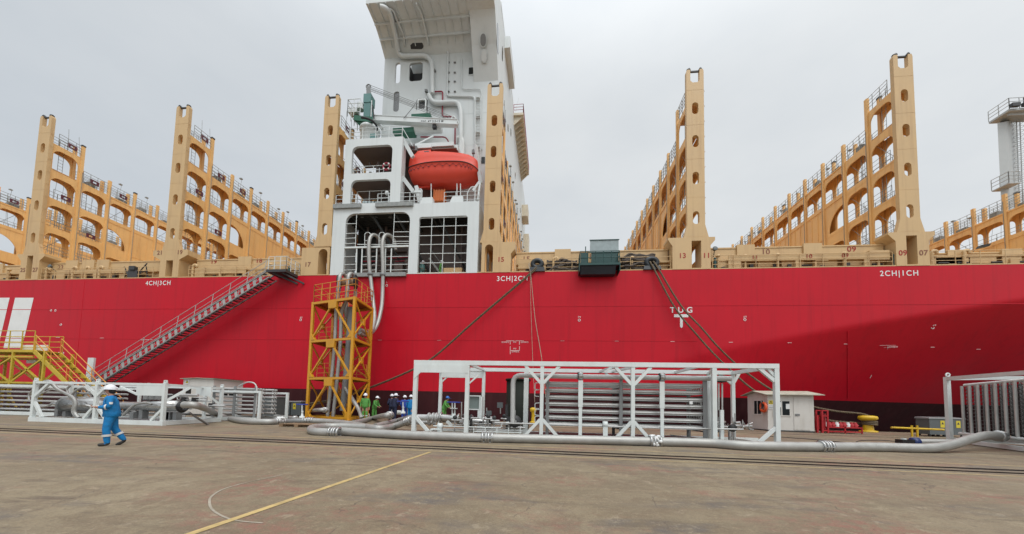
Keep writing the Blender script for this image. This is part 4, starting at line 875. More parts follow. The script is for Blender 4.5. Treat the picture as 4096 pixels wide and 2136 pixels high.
def rope(pts,r,m,label,name='mooring_rope',sub=6,grp='mooring ropes from ship to quay',cat='rope',strands=3):
    pts=smooth(pts,sub); out=[]; L_=0; mb=MB()
    if strands==0: mb.pipe(pts,r,6)
    else:                                               # laid strands twisted round each other
        dense=[pts[0]]
        for a,b in zip(pts,pts[1:]):
            k=max(1,int((b-a).length/(r*1.6)))
            dense+= [a.lerp(b,(i+1)/k) for i in range(k)]
        for s in range(strands):
            o=[];L_=0;prev=None
            for i,p in enumerate(dense):
                t=(dense[min(i+1,len(dense)-1)]-dense[max(i-1,0)]).normalized(); e=t.cross(Vector((0,1,0) if abs(t.y)<.9 else (0,0,1))).normalized(); f=t.cross(e)
                if prev is not None: L_+=(p-prev).length
                prev=p; an=L_/(r*6.5)*2*math.pi+2*math.pi*s/strands; o.append(p+(e*math.cos(an)+f*math.sin(an))*r*.52)
            mb.pipe(o,r*.56,5)
    return solo(mb,name,m,label,cat,grp)
rope([P(2145,1062,D+.1),P(2118,1095,D-.25),P(1900,1282,D-.5),P(1738,1425,D-.8),P(1630,1487,D-1),P(1470,1553,D-1.3),P(1330,1598,D-1.6),P(1130,1630,D-1.8),P(1075,1648,D-1.9)],.062,M_rope2,'brown mooring rope running down to the left behind the amber tower, upper of its pair')
rope([P(2150,1066,D+.1),P(2122,1097,D-.22),P(1900,1286,D-.45),P(1738,1428,D-.75),P(1630,1490,D-.95),P(1470,1556,D-1.25),P(1330,1602,D-1.55),P(1130,1645,D-1.8),P(1075,1662,D-1.9)],.055,M_rope2,'brown mooring rope running down to the left behind the amber tower, lower of its pair')
rope([P(2600,1048,D+.1),P(2612,1068,D-.25),P(2700,1232,D-.55),P(2790,1342,D-.8),P(2850,1410,D-1.0),P(2905,1464,D-1.1),P(3005,1553,D-1.4),P(3140,1632,D-1.7),P(3300,1678,D-1.8),P(3390,1689,D-1.8),P(3468,1693,D-1.75)],.074,M_rope2,'twisted mooring rope falling right, lower of its pair, tied low on the bollard')
rope([P(2612,1046,D+.1),P(2628,1066,D-.2),P(2722,1220,D-.5),P(2806,1312,D-.75),P(2872,1387,D-.95),P(2960,1470,D-1.1),P(3080,1556,D-1.4),P(3180,1602,D-1.6),P(3258,1628,D-1.7),P(3350,1646,D-1.75),P(3440,1654,D-1.75),P(3484,1668,D-1.75)],.074,M_rope2,'twisted mooring rope falling right, upper of its pair, looped over the bollard')
rope([P(2118,1050,D-.1),P(2121,1110,D-.25),P(2124,1240,D-.5),P(2131,1440,D-1.0),P(2139,1610,D-1.5)],.018,M_rope3,'thin pale line hanging nearly straight down the hull below the left fairlead','messenger_line',strands=0,grp='thin lines hanging down the hull')
rope([P(2114,1055,D-.1),P(2124,1110,D-.3),P(2140,1270,D-.6),P(2158,1380,D-.9),P(2168,1445,D-1.1),P(2185,1610,D-1.5)],.028,M_rope3,'thicker pale line slanting down the hull right of the thin straight one','messenger_line',strands=0,grp='thin lines hanging down the hull')
# ---- gangway
Yg=27.15
ga,gb=P(296,1582,Yg),P(1072,1098,Yg); gw=.85
gd=(gb-ga).normalized(); gn=Vector((0,1,0)).cross(gd).normalized()
if gn.z<0: gn=-gn
gang=thing('gangway','long grey boarding gangway sloping up along the red hull to the ship deck','gangway',(ga.x,Yg+.4,gz(Yg)))
bl=MB(); pl=MB(); rl=MB(); stp=MB(); GL=(gb-ga).length
for yo in (0,gw):
    o=Vector((0,yo,0))
    bl.beam(ga+o+gn*.30,gb+o+gn*.30,.09,.10,up=gn); bl.beam(ga+o-gn*.26,gb+o-gn*.26,.09,.09,up=gn)
    if yo==0:
        k=int(GL/.62)
        for i in range(k): c=ga+gd*(.3+i*.62); pl.hexa([c+o+gd*(s*.13+zz*.30)+Vector((0,yy,0))+gn*zz for zz in (-.21,.25) for s,yy,s2 in ((-1,-.015,1),(1,-.015,1),(1,.015,1),(-1,.015,1))])
    k=11
    for i in range(k+1):
        c=ga+gd*(.2+(GL-.4)*i/k)+o+gn*.3; rl.tube(c,c+Vector((.12,0,1.0)),.026,6)
    for h in (.5,1.0): rl.tube(ga+o+gn*.3+Vector((.1,0,h)),gb+o+gn*.3+Vector((.1,0,h)),.022,6)
k=int(GL/.36)
for i in range(k): c=ga+gd*(.2+i*.36)-gn*.12; stp.box(c.x-.14,c.x+.14,Yg+.05,Yg+gw-.05,c.z-.02,c.z+.02)
for i in range(0,k,2): c=ga+gd*(.2+i*.36)-gn*.34; stp.beam(c,c+gd*.36-gn*.16,.04,.04); stp.tube(c+Vector((0,.05,0)),c+Vector((0,gw,0)),.03,5)
pl.build('side_panel',mat('dull white gangway panel',(.36,.36,.35),.5,var=.15,sc=3),gang); bl.build('stringer',M_ladder,gang); rl.build('handrail',mat('pale grey handrail',(.42,.42,.41),.5,var=.1),gang); stp.build('step',M_gdark,gang)
mb=MB(); p=P(1085,1096,Yg); mb.box(p.x-.4,p.x+1.35,Yg-.1,D+.3,DK-.2,DK+.02); mb.beam((p.x,Yg+.1,DK-.2),(p.x+1.4,D-.05,DK-.75),.1,.14); mb.beam((p.x+.9,Yg+.1,DK-.2),(p.x+2.0,D-.05,DK-.75),.1,.14); mb.build('top_platform',M_gdark,gang)
railing(MB(),[(p.x-.3,Yg,DK+.02),(p.x+1.3,Yg,DK+.02),(p.x+1.3,D+.2,DK+.02)],1.1,.5,r=.024).build('handrail',M_frame,gang)
a,b=P(348,1480,Yg+.2),P(372,1480,Yg+.2); mb=MB(); mb.hexa([(a.x-.05,Yg+.15,gz(Yg)),(b.x-.05,Yg+.15,gz(Yg)),(b.x-.05,Yg+.3,gz(Yg)),(a.x-.05,Yg+.3,gz(Yg)),(a.x+.05,Yg+.15,P(361,1430,Yg).z),(b.x+.05,Yg+.15,P(361,1430,Yg).z),(b.x+.05,Yg+.3,P(361,1430,Yg).z),(a.x+.05,Yg+.3,P(361,1430,Yg).z)])
solo(mb,'white_post',M_frame,'plain white flat post standing on the quay at the gangway foot','post')
mb=MB()
a,b=P(1300,1030,D+.3),P(1330,1060,D+.3)
rd=random.Random(5)
p0=P(530,1080,D+.1)
mb=MB()
for i in range(9): mb.tube(p0+Vector((rd.uniform(-1.2,1.2),rd.uniform(0,.4),rd.uniform(-.9,.1))),p0+Vector((rd.uniform(-1.2,1.2),rd.uniform(0,.4),rd.uniform(-.3,.8))),.05,6)
mb.box(p0.x-.5,p0.x+.5,D+.1,D+.5,DK,p0.z); mb.box(p0.x-.3,p0.x+.3,D+.0,D+.3,p0.z,p0.z+.35)
mb.build('davit_gear',M_gdark,ship)
# ---- green work platform hung outside the rail
def gq(x,y,Y=27.45): return P(x,y,Y)
x0,x1=gq(2320,1070).x,gq(2478,1070).x; zb,zf=gq(2400,1091).z,gq(2400,1058).z; zr=gq(2400,1004).z
wpf=thing('work_platform','dark green railed work platform with a pale sheet, hung over the hull edge','platform',((x0+x1)/2,28.1,zb))
mb=MB(); mb.box(x0,x1,27.45,28.9,zf-.08,zf); mb.hexa([(x0+.05,27.75,zb),(x1-.25,27.75,zb),(x1-.25,28.35,zb),(x0+.05,28.35,zb),(x0+.05,27.5,zf-.085),(x1-.25,27.5,zf-.085),(x1-.25,28.4,zf-.085),(x0+.05,28.4,zf-.085)]); mb.build('base',mat('blue black platform paint',(.012,.016,.024),.5,var=.2),wpf)
mb=MB(); mb.box(x0,x1,27.40,27.445,zf-.55,zf+.08) ; mb.v=[p for p in mb.v]; 
mb=MB(); mb.beam((x0-.02,27.42,zf+.04),(x1+.02,27.42,zf+.04),.06,.16); mb.box(x0-.06,x0-.01,27.4,28.9,zf-.5,zf+.12); mb.box(x1+.01,x1+.06,27.4,28.9,zf-.5,zf+.12); mb.box(x0+.05,x0+.62,27.46,27.5,zf+.12,zf+.95); mb.build('toe_board',M_plat,wpf)
mb=MB(); railing(mb,[(x0,27.45,zf),(x1,27.45,zf)],zr-zf,.55,(.55,1.05),r=.028); railing(mb,[(x0,27.45,zf),(x0,28.9,zf)],zr-zf,.6,r=.026); railing(mb,[(x1,27.45,zf),(x1,28.9,zf)],zr-zf,.6,r=.026)
for x in (gq(2358,1).x,gq(2472,1).x): mb.beam((x,28.45,zf),(x,28.45,gq(2400,962).z),.07,.07)
mb.build('guard_rail',M_plat,wpf)
zt=P(2400,962,28.4).z; zs=P(2400,1008,28.4).z; a,b=P(2360,1,28.4).x,P(2474,1,28.4).x
a,b=P(2360,985,28.4).x,P(2474,985,28.4).x; mb=MB(); mb.box(a,b,28.36,28.40,zs,zt); mb.build('sheet',M_tarp,wpf)
mb=MB(); 
for z in (zt+.02,zs-.05): mb.beam((a-.05,28.34,z),(b+.05,28.34,z),.05,.06)
mb.build('sheet_frame',M_plat,wpf)
mb=MB(); mb.box(a+.1,b,28.36,28.42,zf+.35,zs-.02); mb.build('lower_sheet',M_plat,wpf)
# ================================================================== amber hose tower
tFR=Vector((-13.24,22.83,0)); tFL=P(1232,1500,24.1); tBR=P(1484,1500,25.6)
def flat(v): return Vector((v.x,v.y,0))
tFL=flat(tFL); tBR=flat(tBR); tFR=flat(tFR)
tFL=flat(P(1243,1400,24.1)); tBR=flat(P(1480,1400,25.6)); tFR=flat(P(1407,1440,22.83)); tBL=tFL+tBR-tFR
T=thing('hose_tower','amber steel lattice tower with stairs, railings and hose saddle beside the red hull','tower',(tFR.x,tFR.y,gz(22.8)))
zg=gz(23.5); zl=[zg,3.02,5.72,8.60]
def tz(z,k): return z
C=[tFL,tFR,tBR,tBL]
def V(p,z): return Vector((p.x,p.y,z))
levels=[]
for i,(yl,yr) in enumerate(((1205,1192),(1354,1354),(1512,1512))):
    levels.append(P(1418-i*6,yr,22.83).z)
zl=[zg]+[levels[2],levels[1],levels[0]]
mb=MB()
for p in C: mb.beam(V(p,zg),V(p,zl[3]+.1),.17,.17); mb.box(p.x-.18,p.x+.18,p.y-.18,p.y+.18,zg,zg+.03)
for z in zl[1:]+[zg+.12]:
    for a,b in zip(C,C[1:]+C[:1]): mb.beam(V(a,z),V(b,z),.14,.16)
mb.build('frame',M_amber,T)
mb=MB(); gs=MB()
for k in range(3):
    z0,z1=zl[k]+.15,zl[k+1]-.1
    for fi,(a,b) in enumerate(zip(C,C[1:]+C[:1])):
        m=(a+b)/2; d=(b-a).normalized()
        if fi==0:
            mb.beam(V(a+d*.12,z0+.1),V(m-d*.15,z1-.2),.10,.10); mb.beam(V(b-d*.12,z0+.1),V(m+d*.1,z1-.2),.10,.10)
            n=Vector((d.y,-d.x,0))*.09
            gs.hexa([V(m-d*.38+n,z1-.42),V(m+d*.38+n,z1-.42),V(m+d*.38-n,z1-.42),V(m-d*.38-n,z1-.42),V(m-d*.42+n,z1+.06),V(m+d*.42+n,z1+.06),V(m+d*.42-n,z1+.06),V(m-d*.42-n,z1+.06)])
            for q,s in ((a,1),(b,-1)): gs.add([V(q+d*s*.05+n,z0-.05),V(q+d*s*.45+n,z0-.05),V(q+d*s*.05+n,z0+.42),V(q+d*s*.05-n,z0-.05),V(q+d*s*.45-n,z0-.05),V(q+d*s*.05-n,z0+.42)],[(0,1,2),(3,5,4),(0,3,4,1),(1,4,5,2),(2,5,3,0)])
        else:
            mb.beam(V(a,z0),V(b,z1),.08,.08); mb.beam(V(b,z0),V(a,z1),.08,.08)
            c=V(m,(z0+z1)/2); gs.box(c.x-.12,c.x+.12,c.y-.12,c.y+.12,c.z-.22,c.z+.22)
mb.build('brace',M_amber,T); split_build(gs,'gusset_plate',M_amber,T)
mb=MB()
def pt(u,v,z): return V(C[0]+(C[1]-C[0])*u+(C[3]-C[0])*v,z)
for k in (1,2,3):
    z=zl[k]+.09
    for (u0,u1,v0,v1) in (((0,.42,0,1),(.42,.78,.66,1),(.78,1,0,1)) if k<3 else ((0,.36,0,1),(.36,.7,.0,.25),(.36,.7,.7,1),(.7,1,0,1))):
        mb.hexa([pt(u0,v0,z),pt(u1,v0,z),pt(u1,v1,z),pt(u0,v1,z),pt(u0,v0,z+.03),pt(u1,v0,z+.03),pt(u1,v1,z+.03),pt(u0,v1,z+.03)])
split_build(mb,'floor_plate',mat('rusty amber floor plate',(.25,.10,.02),.7,var=.25),T)
mb=MB()
for k,h in ((3,1.25),):
    z=zl[k]+.12; pp=[V(p,z) for p in C]; railing(mb,pp+[pp[0]],h,.85,(.36,.72,1.05),r=.026,n=6)
for k in (1,2):
    z=zl[k]+.12; railing(mb,[pt(.02,.3,z),pt(.4,.3,z)],1.05,.7,r=.022,n=5); railing(mb,[pt(.02,.9,z),pt(.98,.9,z)],1.05,.9,r=.022,n=5)
mb.build('railing',M_orange,T)
mb=MB()
for k in range(3):
    z0,z1=zl[k]+.1,zl[k+1]+.1; ua,ub=(.74,.30)
    for v in (.42,.62): mb.beam(pt(ua,v,z0),pt(ub,v,z1),.05,.18); mb.tube(pt(ua,v,z0+.95),pt(ub,v,z1+.95),.022,5); [mb.tube(pt(ua+(ub-ua)*i/4,v,z0+(z1-z0)*i/4),pt(ua+(ub-ua)*i/4,v,z0+(z1-z0)*i/4+.95),.02,5) for i in range(5)]
    for i in range(1,11): t=i/11; a=pt(ua+(ub-ua)*t,.42,z0+(z1-z0)*t); b=pt(ua+(ub-ua)*t,.62,z0+(z1-z0)*t); mb.beam(a,b,.22,.03)
mb.build('stair',M_amber,T)
# hose saddle on top and the hoses
sa=P(1318,1097,24.0); sc_=Vector((P(1388,1130,24.2).x,24.2,P(1388,1128,24.2).z))
mb=MB(); rs=.46
for x in (-.60,.66): mb.lathe(sc_+Vector((x,0,0)),[(0,-.04),(rs*1.12,-.04),(rs*1.12,.04),(0,.04)],26,(1,.25,0))
mb.build('saddle_flange',M_black,T)
mb=MB(); mb.lathe(sc_,[(rs*.62,-.58),(rs*.62,.62)],22,(1,.25,0)); mb.build('saddle_drum',mat('rusty saddle drum',(.33,.20,.12),.6,var=.3,sc=5),T)
def hose(pts,r,label,m=M_hose,name='transfer_hose',n=14,sub=8,couplings=(),grp='silver transfer hoses',cat='hose',scoup=1.35):
    pts=smooth(pts,sub); mb=MB().pipe(pts,r,n); o=solo(mb,name,m,label,cat,grp)
    for t in couplings:
        i=min(len(pts)-2,max(1,int(t*(len(pts)-1)) if isinstance(t,float) else min(range(len(pts)),key=lambda j:(pts[j]-t).length))); p=pts[i]; d=(pts[i+1]-pts[i-1]).normalized(); cb=MB()
        for s in (-1.7,-.45,.45,1.7): cb.lathe(p+d*s*r*.62,[(r*.98,-.03*r/.16),(r*scoup,-.03*r/.16),(r*scoup,.03*r/.16),(r*.98,.03*r/.16)],18,d)
        for j in range(8): an=2*math.pi*j/8; e=d.cross(Vector((0,0,1))).normalized(); f=d.cross(e); q=p+(e*math.cos(an)+f*math.sin(an))*r*1.22; cb.tube(q-d*r*1.2,q+d*r*1.2,r*.09,5)
        cb.build('coupling',M_steel,o)
    return o
for px,dx,xb_,lab in ((1338,-.32,-15.39,'left silver hose rising inside the amber tower to its saddle'),(1402,.34,-14.97,'right silver hose rising inside the amber tower to its saddle')):
    c=sc_+Vector((dx,0,0)); X=c.x
    hose([(xb_-.25,24.2,zg+.15),(xb_-.1,24.2,zl[1]),(xb_,24.2,zl[2]),(xb_,24.15,zl[3]-.7),(X-.1,23.85,zl[3]+.25),(X,c.y-rs*.98,c.z-.1),(X,c.y-rs*.72,c.z+.40),(X,c.y,c.z+.60),(X+.02,c.y+rs*.75,c.z+.40),(X+.05,c.y+rs,c.z-.1),(X+.1,c.y+rs,zl[3]-.8),(X+.2,c.y+.6,zl[2]+.3)],.12,lab,couplings=(.42,),scoup=1.25,grp='hoses inside the amber tower')
X=-14.42; hose([(X,24.4,zl[3]-.2),(X-.02,24.4,zl[2]),(X-.1,24.4,zl[1]),(X-.2,24.4,zg+.6)],.22,'thick dark grey riser pipe down the middle of the amber tower',m=M_grey,name='riser_pipe',grp=None,cat='pipe')
hose([(X+.05,24.1,zl[1]-.6),P(1412,1600,23.9),P(1436,1640,23.6),(P(1450,1660,23.3).x,23.2,zg+.15)],.13,'short silver hose slanting out of the amber tower near its foot',grp=None)
# hoses looping from the ship's manifold to the tower
def hz(lab,pts,r): 
    return hose([P(x,y,Y) for x,y,Y in pts],r,lab,couplings=(),grp='hoses hanging from the ship manifold',n=12)
ho=hz('left grey hose hanging from the ship saddle towards the amber tower',[(1528,1000,D+.9),(1523,968,D+.8),(1508,945,D+.45),(1488,942,D+.05),(1476,975,D-.25),(1478,1070,D-.3),(1484,1120,D-.3),(1492,1200,D-.6),(1498,1260,D-1.2),(1492,1310,D-2.0),(1475,1330,D-2.6),(1455,1325,D-3.2),(1440,1318,D-3.6)],.15)
mb=MB(); p=P(1481,1096,D-.3); mb.lathe(p,[(.15,-.12),(.22,-.10),(.22,.10),(.15,.12)],16); mb.build('coupling',M_grey,ho)
ho=hz('right grey hose hanging from the ship saddle towards the amber tower',[(1583,1000,D+.9),(1578,965,D+.8),(1562,943,D+.45),(1541,942,D+.05),(1530,975,D-.25),(1532,1070,D-.3),(1531,1150,D-.3),(1526,1230,D-.7),(1508,1300,D-1.4),(1480,1335,D-2.2),(1455,1340,D-3.0),(1438,1330,D-3.6)],.15)
mb=MB(); p=P(1530,1098,D-.3); mb.lathe(p,[(.15,-.12),(.22,-.10),(.22,.10),(.15,.12)],16); mb.build('coupling',M_grey,ho)
# ================================================================== hoses on the quay
def gh(x,y,Y,r,lift=0): p=P(x,y,Y); return Vector((p.x,Y,gz(Y)+r+lift))
def groundline(pts,r): return [Vector((q.x,q.y,q.z+r*.97)) for q in (G(x,y) for x,y in pts)]
R1=.165
front=groundline([(1470,1722),(1400,1718),(1320,1717),(1262,1722),(1243,1730),(1262,1740),(1345,1744)],.14)
main=[(1345,1740),(1600,1756),(1950,1769),(2280,1776),(2620,1784),(2830,1790),(3000,1802),(3300,1806),(3500,1806),(3700,1811)]
pts=groundline(main,R1)
endp=[P(3800,1781,14.9),P(3880,1757,15.5),P(3950,1742,16.1),P(4002,1745,16.8)]
hose(pts+endp,R1,'long silver hose lying along the quay in front of the white pipe frame',couplings=(G(1955,1769),G(2617,1784),G(3303,1806),.995),n=18,sub=16)
hose(front,R1*.97,'short silver hose bending back tightly at the left end of the long front hose',couplings=(.98,),n=16)
hose([P(735,1619,15.2)]+[P(800,1626,15.6)]+groundline([(880,1673),(960,1694),(1060,1699),(1115,1697)],.16),.155,'silver hose sagging from the left skid to the white coupling by the pallet',couplings=(.985,),n=16)
hose(groundline([(1118,1697),(1180,1694),(1232,1694)],.15),.14,'short dark grey valve pipe between two couplings left of the amber tower',m=M_grey,name='valve_pipe',couplings=(.1,.9),n=14,grp=None,cat='pipe')
hose(groundline([(1235,1694),(1305,1697),(1400,1708),(1470,1722),(1520,1728),(1575,1718)],.16)+[P(1650,1678,16.6)],.155,'silver hose curving from the tower foot up into the left of the pipe frame',couplings=(.03,.97),n=16)
hose(groundline([(1412,1704),(1450,1694),(1492,1680)],.15)+[P(1540,1662,19.6),P(1560,1660,19.6)],.15,'silver hose arching from the tower foot up to the white valve block',couplings=(.97,),n=14)
hose(groundline([(1500,1716),(1545,1704),(1590,1690)],.14)+[P(1650,1668,18.4)],.14,'short silver hose lying under the crossing hoses left of the white pipe frame',n=14)
hose([G(1560,1672)+Vector((0,0,.45)),G(1600,1674)+Vector((0,0,.45)),G(1650,1676)+Vector((0,0,.42))],.17,'white valve block with a grey pipe left of the white pipe frame',m=M_frame,name='valve_block',couplings=(.2,.8),n=14,grp=None,cat='pipe')
hose(groundline([(1085,1668),(1150,1664),(1220,1652)],.13)+[P(1270,1640,22.6),P(1310,1641,22.6)],.13,'pale hose rising behind the blue handwheel left of the amber tower, with a knotted coupling',couplings=(.93,),n=12)
hose(groundline([(1085,1670),(1140,1676),(1185,1682)],.13),.12,'short pale hose lying behind the pallet left of the blue handwheel',n=12,couplings=(.97,))
def handwheel(px,py,pyb,Y,rw,label):
    t=P(px,py,Y); b=P(px,pyb,Y); o=thing('valve_handwheel',label,'valve',(b.x,b.y,b.z),'valves with blue handwheels')
    mb=MB(); mb.torus(t,rw,.036,(0,0,1),20,6); [mb.tube(t,t+Vector((math.cos(R(a)),math.sin(R(a)),0))*rw,.018,5) for a in (0,90,180,270)]; mb.build('wheel',M_blue,o)
    mb=MB(); mb.tube(b,t,.035,8); mb.lathe(b,[(.13,-.05),(.13,.04),(.06,.07),(.045,.25),(.06,.28),(.06,.32),(0,.33)],16); mb.build('stem',M_frame,o)
handwheel(1208,1618,1668,18.0,.26,'blue handwheel on a pale valve stem just left of the amber tower')
handwheel(1612,1606,1650,19.5,.30,'blue handwheel on the white valve block left of the white pipe frame')
def wrap(p,r,label):
    rd=random.Random(int(p.x*100)); mb=MB()
    for i in range(26): a=rd.uniform(-.6,3.7); mb.ball(p+Vector((rd.uniform(-.18,.18),-math.cos(a)*r,math.sin(a)*r)),rd.uniform(.04,.09),rd.uniform(.04,.07),rd.uniform(.04,.07),n=7,k=5)
    return solo(mb,'coupling_wrap',M_mark,label,'plastic wrap','white plastic wraps tied round hose couplings')
for x_,y_,h_,lab in ((1118,1697,.16,'crumpled white plastic wrap round the coupling by the pallet'),(1465,1672,.13,'crumpled white plastic wrap on a hose end behind the green workers'),(2617,1784,.17,'crumpled white plastic wrap on the long front hose at its middle coupling')): wrap(G(x_,y_)+Vector((0,0,h_)),.19,lab)
# pallet
pp=G(1200,1707); mb=MB(); mb2=MB()
for i in range(6): mb.box(pp.x-.9,pp.x+.9,pp.y-.5+i*.19,pp.y-.36+i*.19,pp.z+.12,pp.z+.145)
for i in range(3): mb.box(pp.x-.9+i*.8,pp.x-.7+i*.8,pp.y-.5,pp.y+.6,pp.z+.0,pp.z+.12)
mb.v=[p+Vector((0,.2,0)) for p in mb.v]
solo(mb,'pallet',M_wood,'wooden pallet under the dark valve pipe left of the amber tower','pallet')
for px,py,l in ((1328,1738,'small wooden block under the front hose coupling near its bend'),):
    q=G(px,py); mb=MB(); mb.box(q.x-.14,q.x+.14,q.y-.05,q.y+.2,q.z,q.z+.12); solo(mb,'wood_block',M_wood,l,'block')
# ================================================================== white pipe frame (vaporiser skid)
def q5(x,y): return 1600+x*.33512,1400+y*.33507
def q6(x,y): return 2300+x*.33504,1400+y*.33507
Y0,Y1=14.6,17.2
zt=P(1868,1452,Y0).z; zb0=gz(Y0)+.03; zb1=gz(Y1)+.03
def fx(px,Y=Y0,py=1600): return P(px,py,Y).x
SK=thing('pipe_frame','long open white steel frame holding rows of grey finned tubes','pipe skid',(1.6,15.9,gz(15.9)))
bw=.17
def post(x,Y,z0,z1,w=bw): mb=MB(); mb.beam((x,Y,z0),(x,Y,z1),w,w,up=(0,1,0)); return mb.build('post',M_frame,SK)
xl,xr=fx(1660),fx(3106)
for px in (1660,1868,2167,2531,2856,3106): post(fx(px),Y0,zb0,zt-.09,.16 if px not in (2531,2167) else .14)
for px,Y in ((1761,Y1),(1933,Y1),(2835,Y1),(2932,Y1)): post(fx(px,Y),Y,zb1,zt-.09,.14)
post(fx(2104,15.9),15.9,gz(15.9),zt-.09,.2)
def fbeam(a,b,w=.16,h=None,name='frame_beam'): return MB().beam(a,b,w,h).build(name,M_frame,SK)
xbl,xbr=fx(1761,Y1),fx(2932,Y1)
fbeam((xl-.08,Y0,zt),(xr+.08,Y0,zt),.17,.18); fbeam((xbl,Y1,zt),(xbr,Y1,zt),.15,.17)
fbeam((xl,Y0+.09,zt-.01),(xbl,Y1-.08,zt-.01),.14,.15); fbeam((xr,Y0+.09,zt-.01),(xbr,Y1-.08,zt-.01),.14,.15)
for px0,px1 in ((1868,1933),(2480,2400),(2560,2450),(2800,2700),(2868,2835)): fbeam((fx(px0),Y0+.09,zt-.02),(fx(px1,Y1),Y1-.08,zt-.02),.10,.10)
fbeam((xl-.08,Y0,zb0+.03),(xr+.08,Y0,zb0+.03),.16,.12); fbeam((xbl,Y1,zb1+.03),(xbr+1,Y1,zb1+.03),.14,.12)
fbeam((xr,Y0+.1,zb0+.03),(xbr,Y1,zb1+.03),.12,.10); fbeam((xl,Y0+.1,zb0+.03),(xbl,Y1,zb1+.03),.12,.10)
for px in (2167,2531):
    x=fx(px)
    for s in (-1,1):
        fbeam((x+s*.05,Y0,zt-.78),(x+s*.68,Y0,zt-.09),.12,.12,'brace'); fbeam((x+s*.05,Y0,zb0+.78),(x+s*.68,Y0,zb0+.08),.12,.12,'brace')
def qb(a,b,Y,w=.12): return fbeam(P(*a,Y),P(*b,Y),w,w,'brace')
qb(q6(2185,210),q6(2395,385),Y0); qb(q6(2290,210),q6(2395,330),Y0+.02,.10); qb(q6(2395,930),q6(2195,1105),Y0)
qb(q5(180,790),q5(335,970),Y0); qb(q6(1890,400),q6(1970,260),Y1,.10); qb(q6(1700,270),q6(1890,420),Y1,.10); qb(q6(350,265),q6(470,190),15.4,.09); qb(q6(350,265),q6(410,310),Y1,.08); qb(q5(560,850),q5(620,905),16.0,.12)
qb(q6(1140,1020),q6(1400,1055),Y1-.2,.08)
def pan(x0,y0,x1,y1,Y,name='panel'): 
    a,b,z0,z1=rp(lambda x,y:(x,y),x0,y0,x1,y1,Y); return MB().box(a,b,Y-.09,Y-.05,z0,z1).build(name,M_frame,SK)
a,b,z0,z1=rp(q5,180,140,818,272,Y0); pnl=MB().plate([(a,zt-.09),(b,zt-.09),(b,z0),(a+.62,z0),(a+.28,z0),(a,z0-.30)],[],fY,Y0-.10,Y0-.06).build('sign_panel',M_frame,SK)
a,b,z0,z1=rp(q5,500,250,985,332,Y1); MB().box(a,b,Y1-.05,Y1-.02,z0,zt-.08).build('sign_panel',M_frame,SK)
mb=MB(); 
for s in ((815,340),(480,340)): p=P(*q5(*s),Y0 if s[0]>500 else Y1); mb.beam(p+Vector((.05,0,-.2)),p+Vector((.42,0,.14)),.06,.06)
mb.build('brace',M_frame,SK)
# tubes
xa,xb_=fx(2180,15.2),fx(2818,15.2)
rows=[P(2320,y,15.1).z for y in (1536,1563,1591,1618,1645,1672,1699)]
def fin_tube(x0,x1,y,z):
    mb=MB(); mb.tube((x0,y,z),(x1,y,z),.052,10)
    for a in (0,60,120): c,s=math.cos(R(a))*.085,math.sin(R(a))*.085; mb.hexa([(x0+.1,y-c-.003,z-s),(x1-.1,y-c-.003,z-s),(x1-.1,y+c-.003,z+s),(x0+.1,y+c-.003,z+s),(x0+.1,y-c+.003,z-s+.006),(x1-.1,y-c+.003,z-s+.006),(x1-.1,y+c+.003,z+s+.006),(x0+.1,y+c+.003,z+s+.006)])
    return mb.build('finned_tube',M_tube,SK)
for z in rows:
    for y in (15.15,15.4,15.65,15.9,16.15,16.4,16.65): fin_tube(xa,xb_,y,z)
mb=MB()
for i,z in enumerate(rows[:-1]):
    for y in (15.15,15.4,15.65,15.9,16.15,16.4,16.65):
        zz=(z+rows[i+1])/2; rr_=(z-rows[i+1])/2
        if i%2==0: mb.torus((xb_-.02,y,zz),rr_,.03,(0,1,0),10,6,90,270) 
        else: mb.torus((xa+.02,y,zz),rr_,.03,(0,1,0),10,6,-90,90)
split_build(mb,'return_bend',M_tube,SK)
mb=MB()
for px,w_ in ((2484,.13),(2820,.16),(2190,.12)):
    x=fx(px,15.0); mb.box(x-w_/2,x+w_/2,14.98,15.02,gz(15)+.1,rows[0]+.2); mb.box(x-w_/2,x+w_/2,16.7,16.74,gz(16)+.1,rows[0]+.2)
    for z in rows: mb.box(x-.03,x+.03,15.03,16.69,z-.16,z-.11)
split_build(mb,'tube_rack',M_grey,SK)
def pl_(pts,Y,r,m,name,rad=.25,n=10): return MB().pipe(rnd_path([P(*p,Y) for p in pts],rad),r,n).build(name,m,SK)
pl_([q5(1345,860),q5(1350,300),q5(2200,318),q6(1860,342)],14.95,.10,M_tube,'header_pipe',.35,12)
pl_([q5(1130,868),q5(1700,885),q6(800,925),q6(2010,948)],14.85,.03,M_tube,'drain_pipe',.1,8)
pl_([q5(400,905),q5(1210,930),q5(1210,880),q5(1300,860)],15.0,.025,M_frame,'drain_pipe',.1,6)
for px,ya,yb,yc in ((2322,1492,1628,1747),(2648,1497,1634,1752)):
    x=fx(px,14.8); mb=MB(); mb.box(x-.09,x+.09,14.76,14.84,P(px,yb,14.8).z,P(px,ya+30,14.8).z); mb.box(x-.065,x+.065,14.77,14.83,gz(14.8),P(px,yb,14.8).z-.003); s=mb.build('tube_support',M_frame,SK)
    p=P(px,ya+12,14.95); MB().lathe(p-Vector((.09,0,0)),[(.11,0),(.17,.005),(.17,.175),(.11,.18)],16,(1,0,0)).build('clamp',M_steel,SK); MB().lathe(p-Vector((.12,0,0)),[(.10,0),(.16,.003),(.16,.025),(.10,.03)],16,(1,0,0)).build('clamp_lining',M_black,SK)
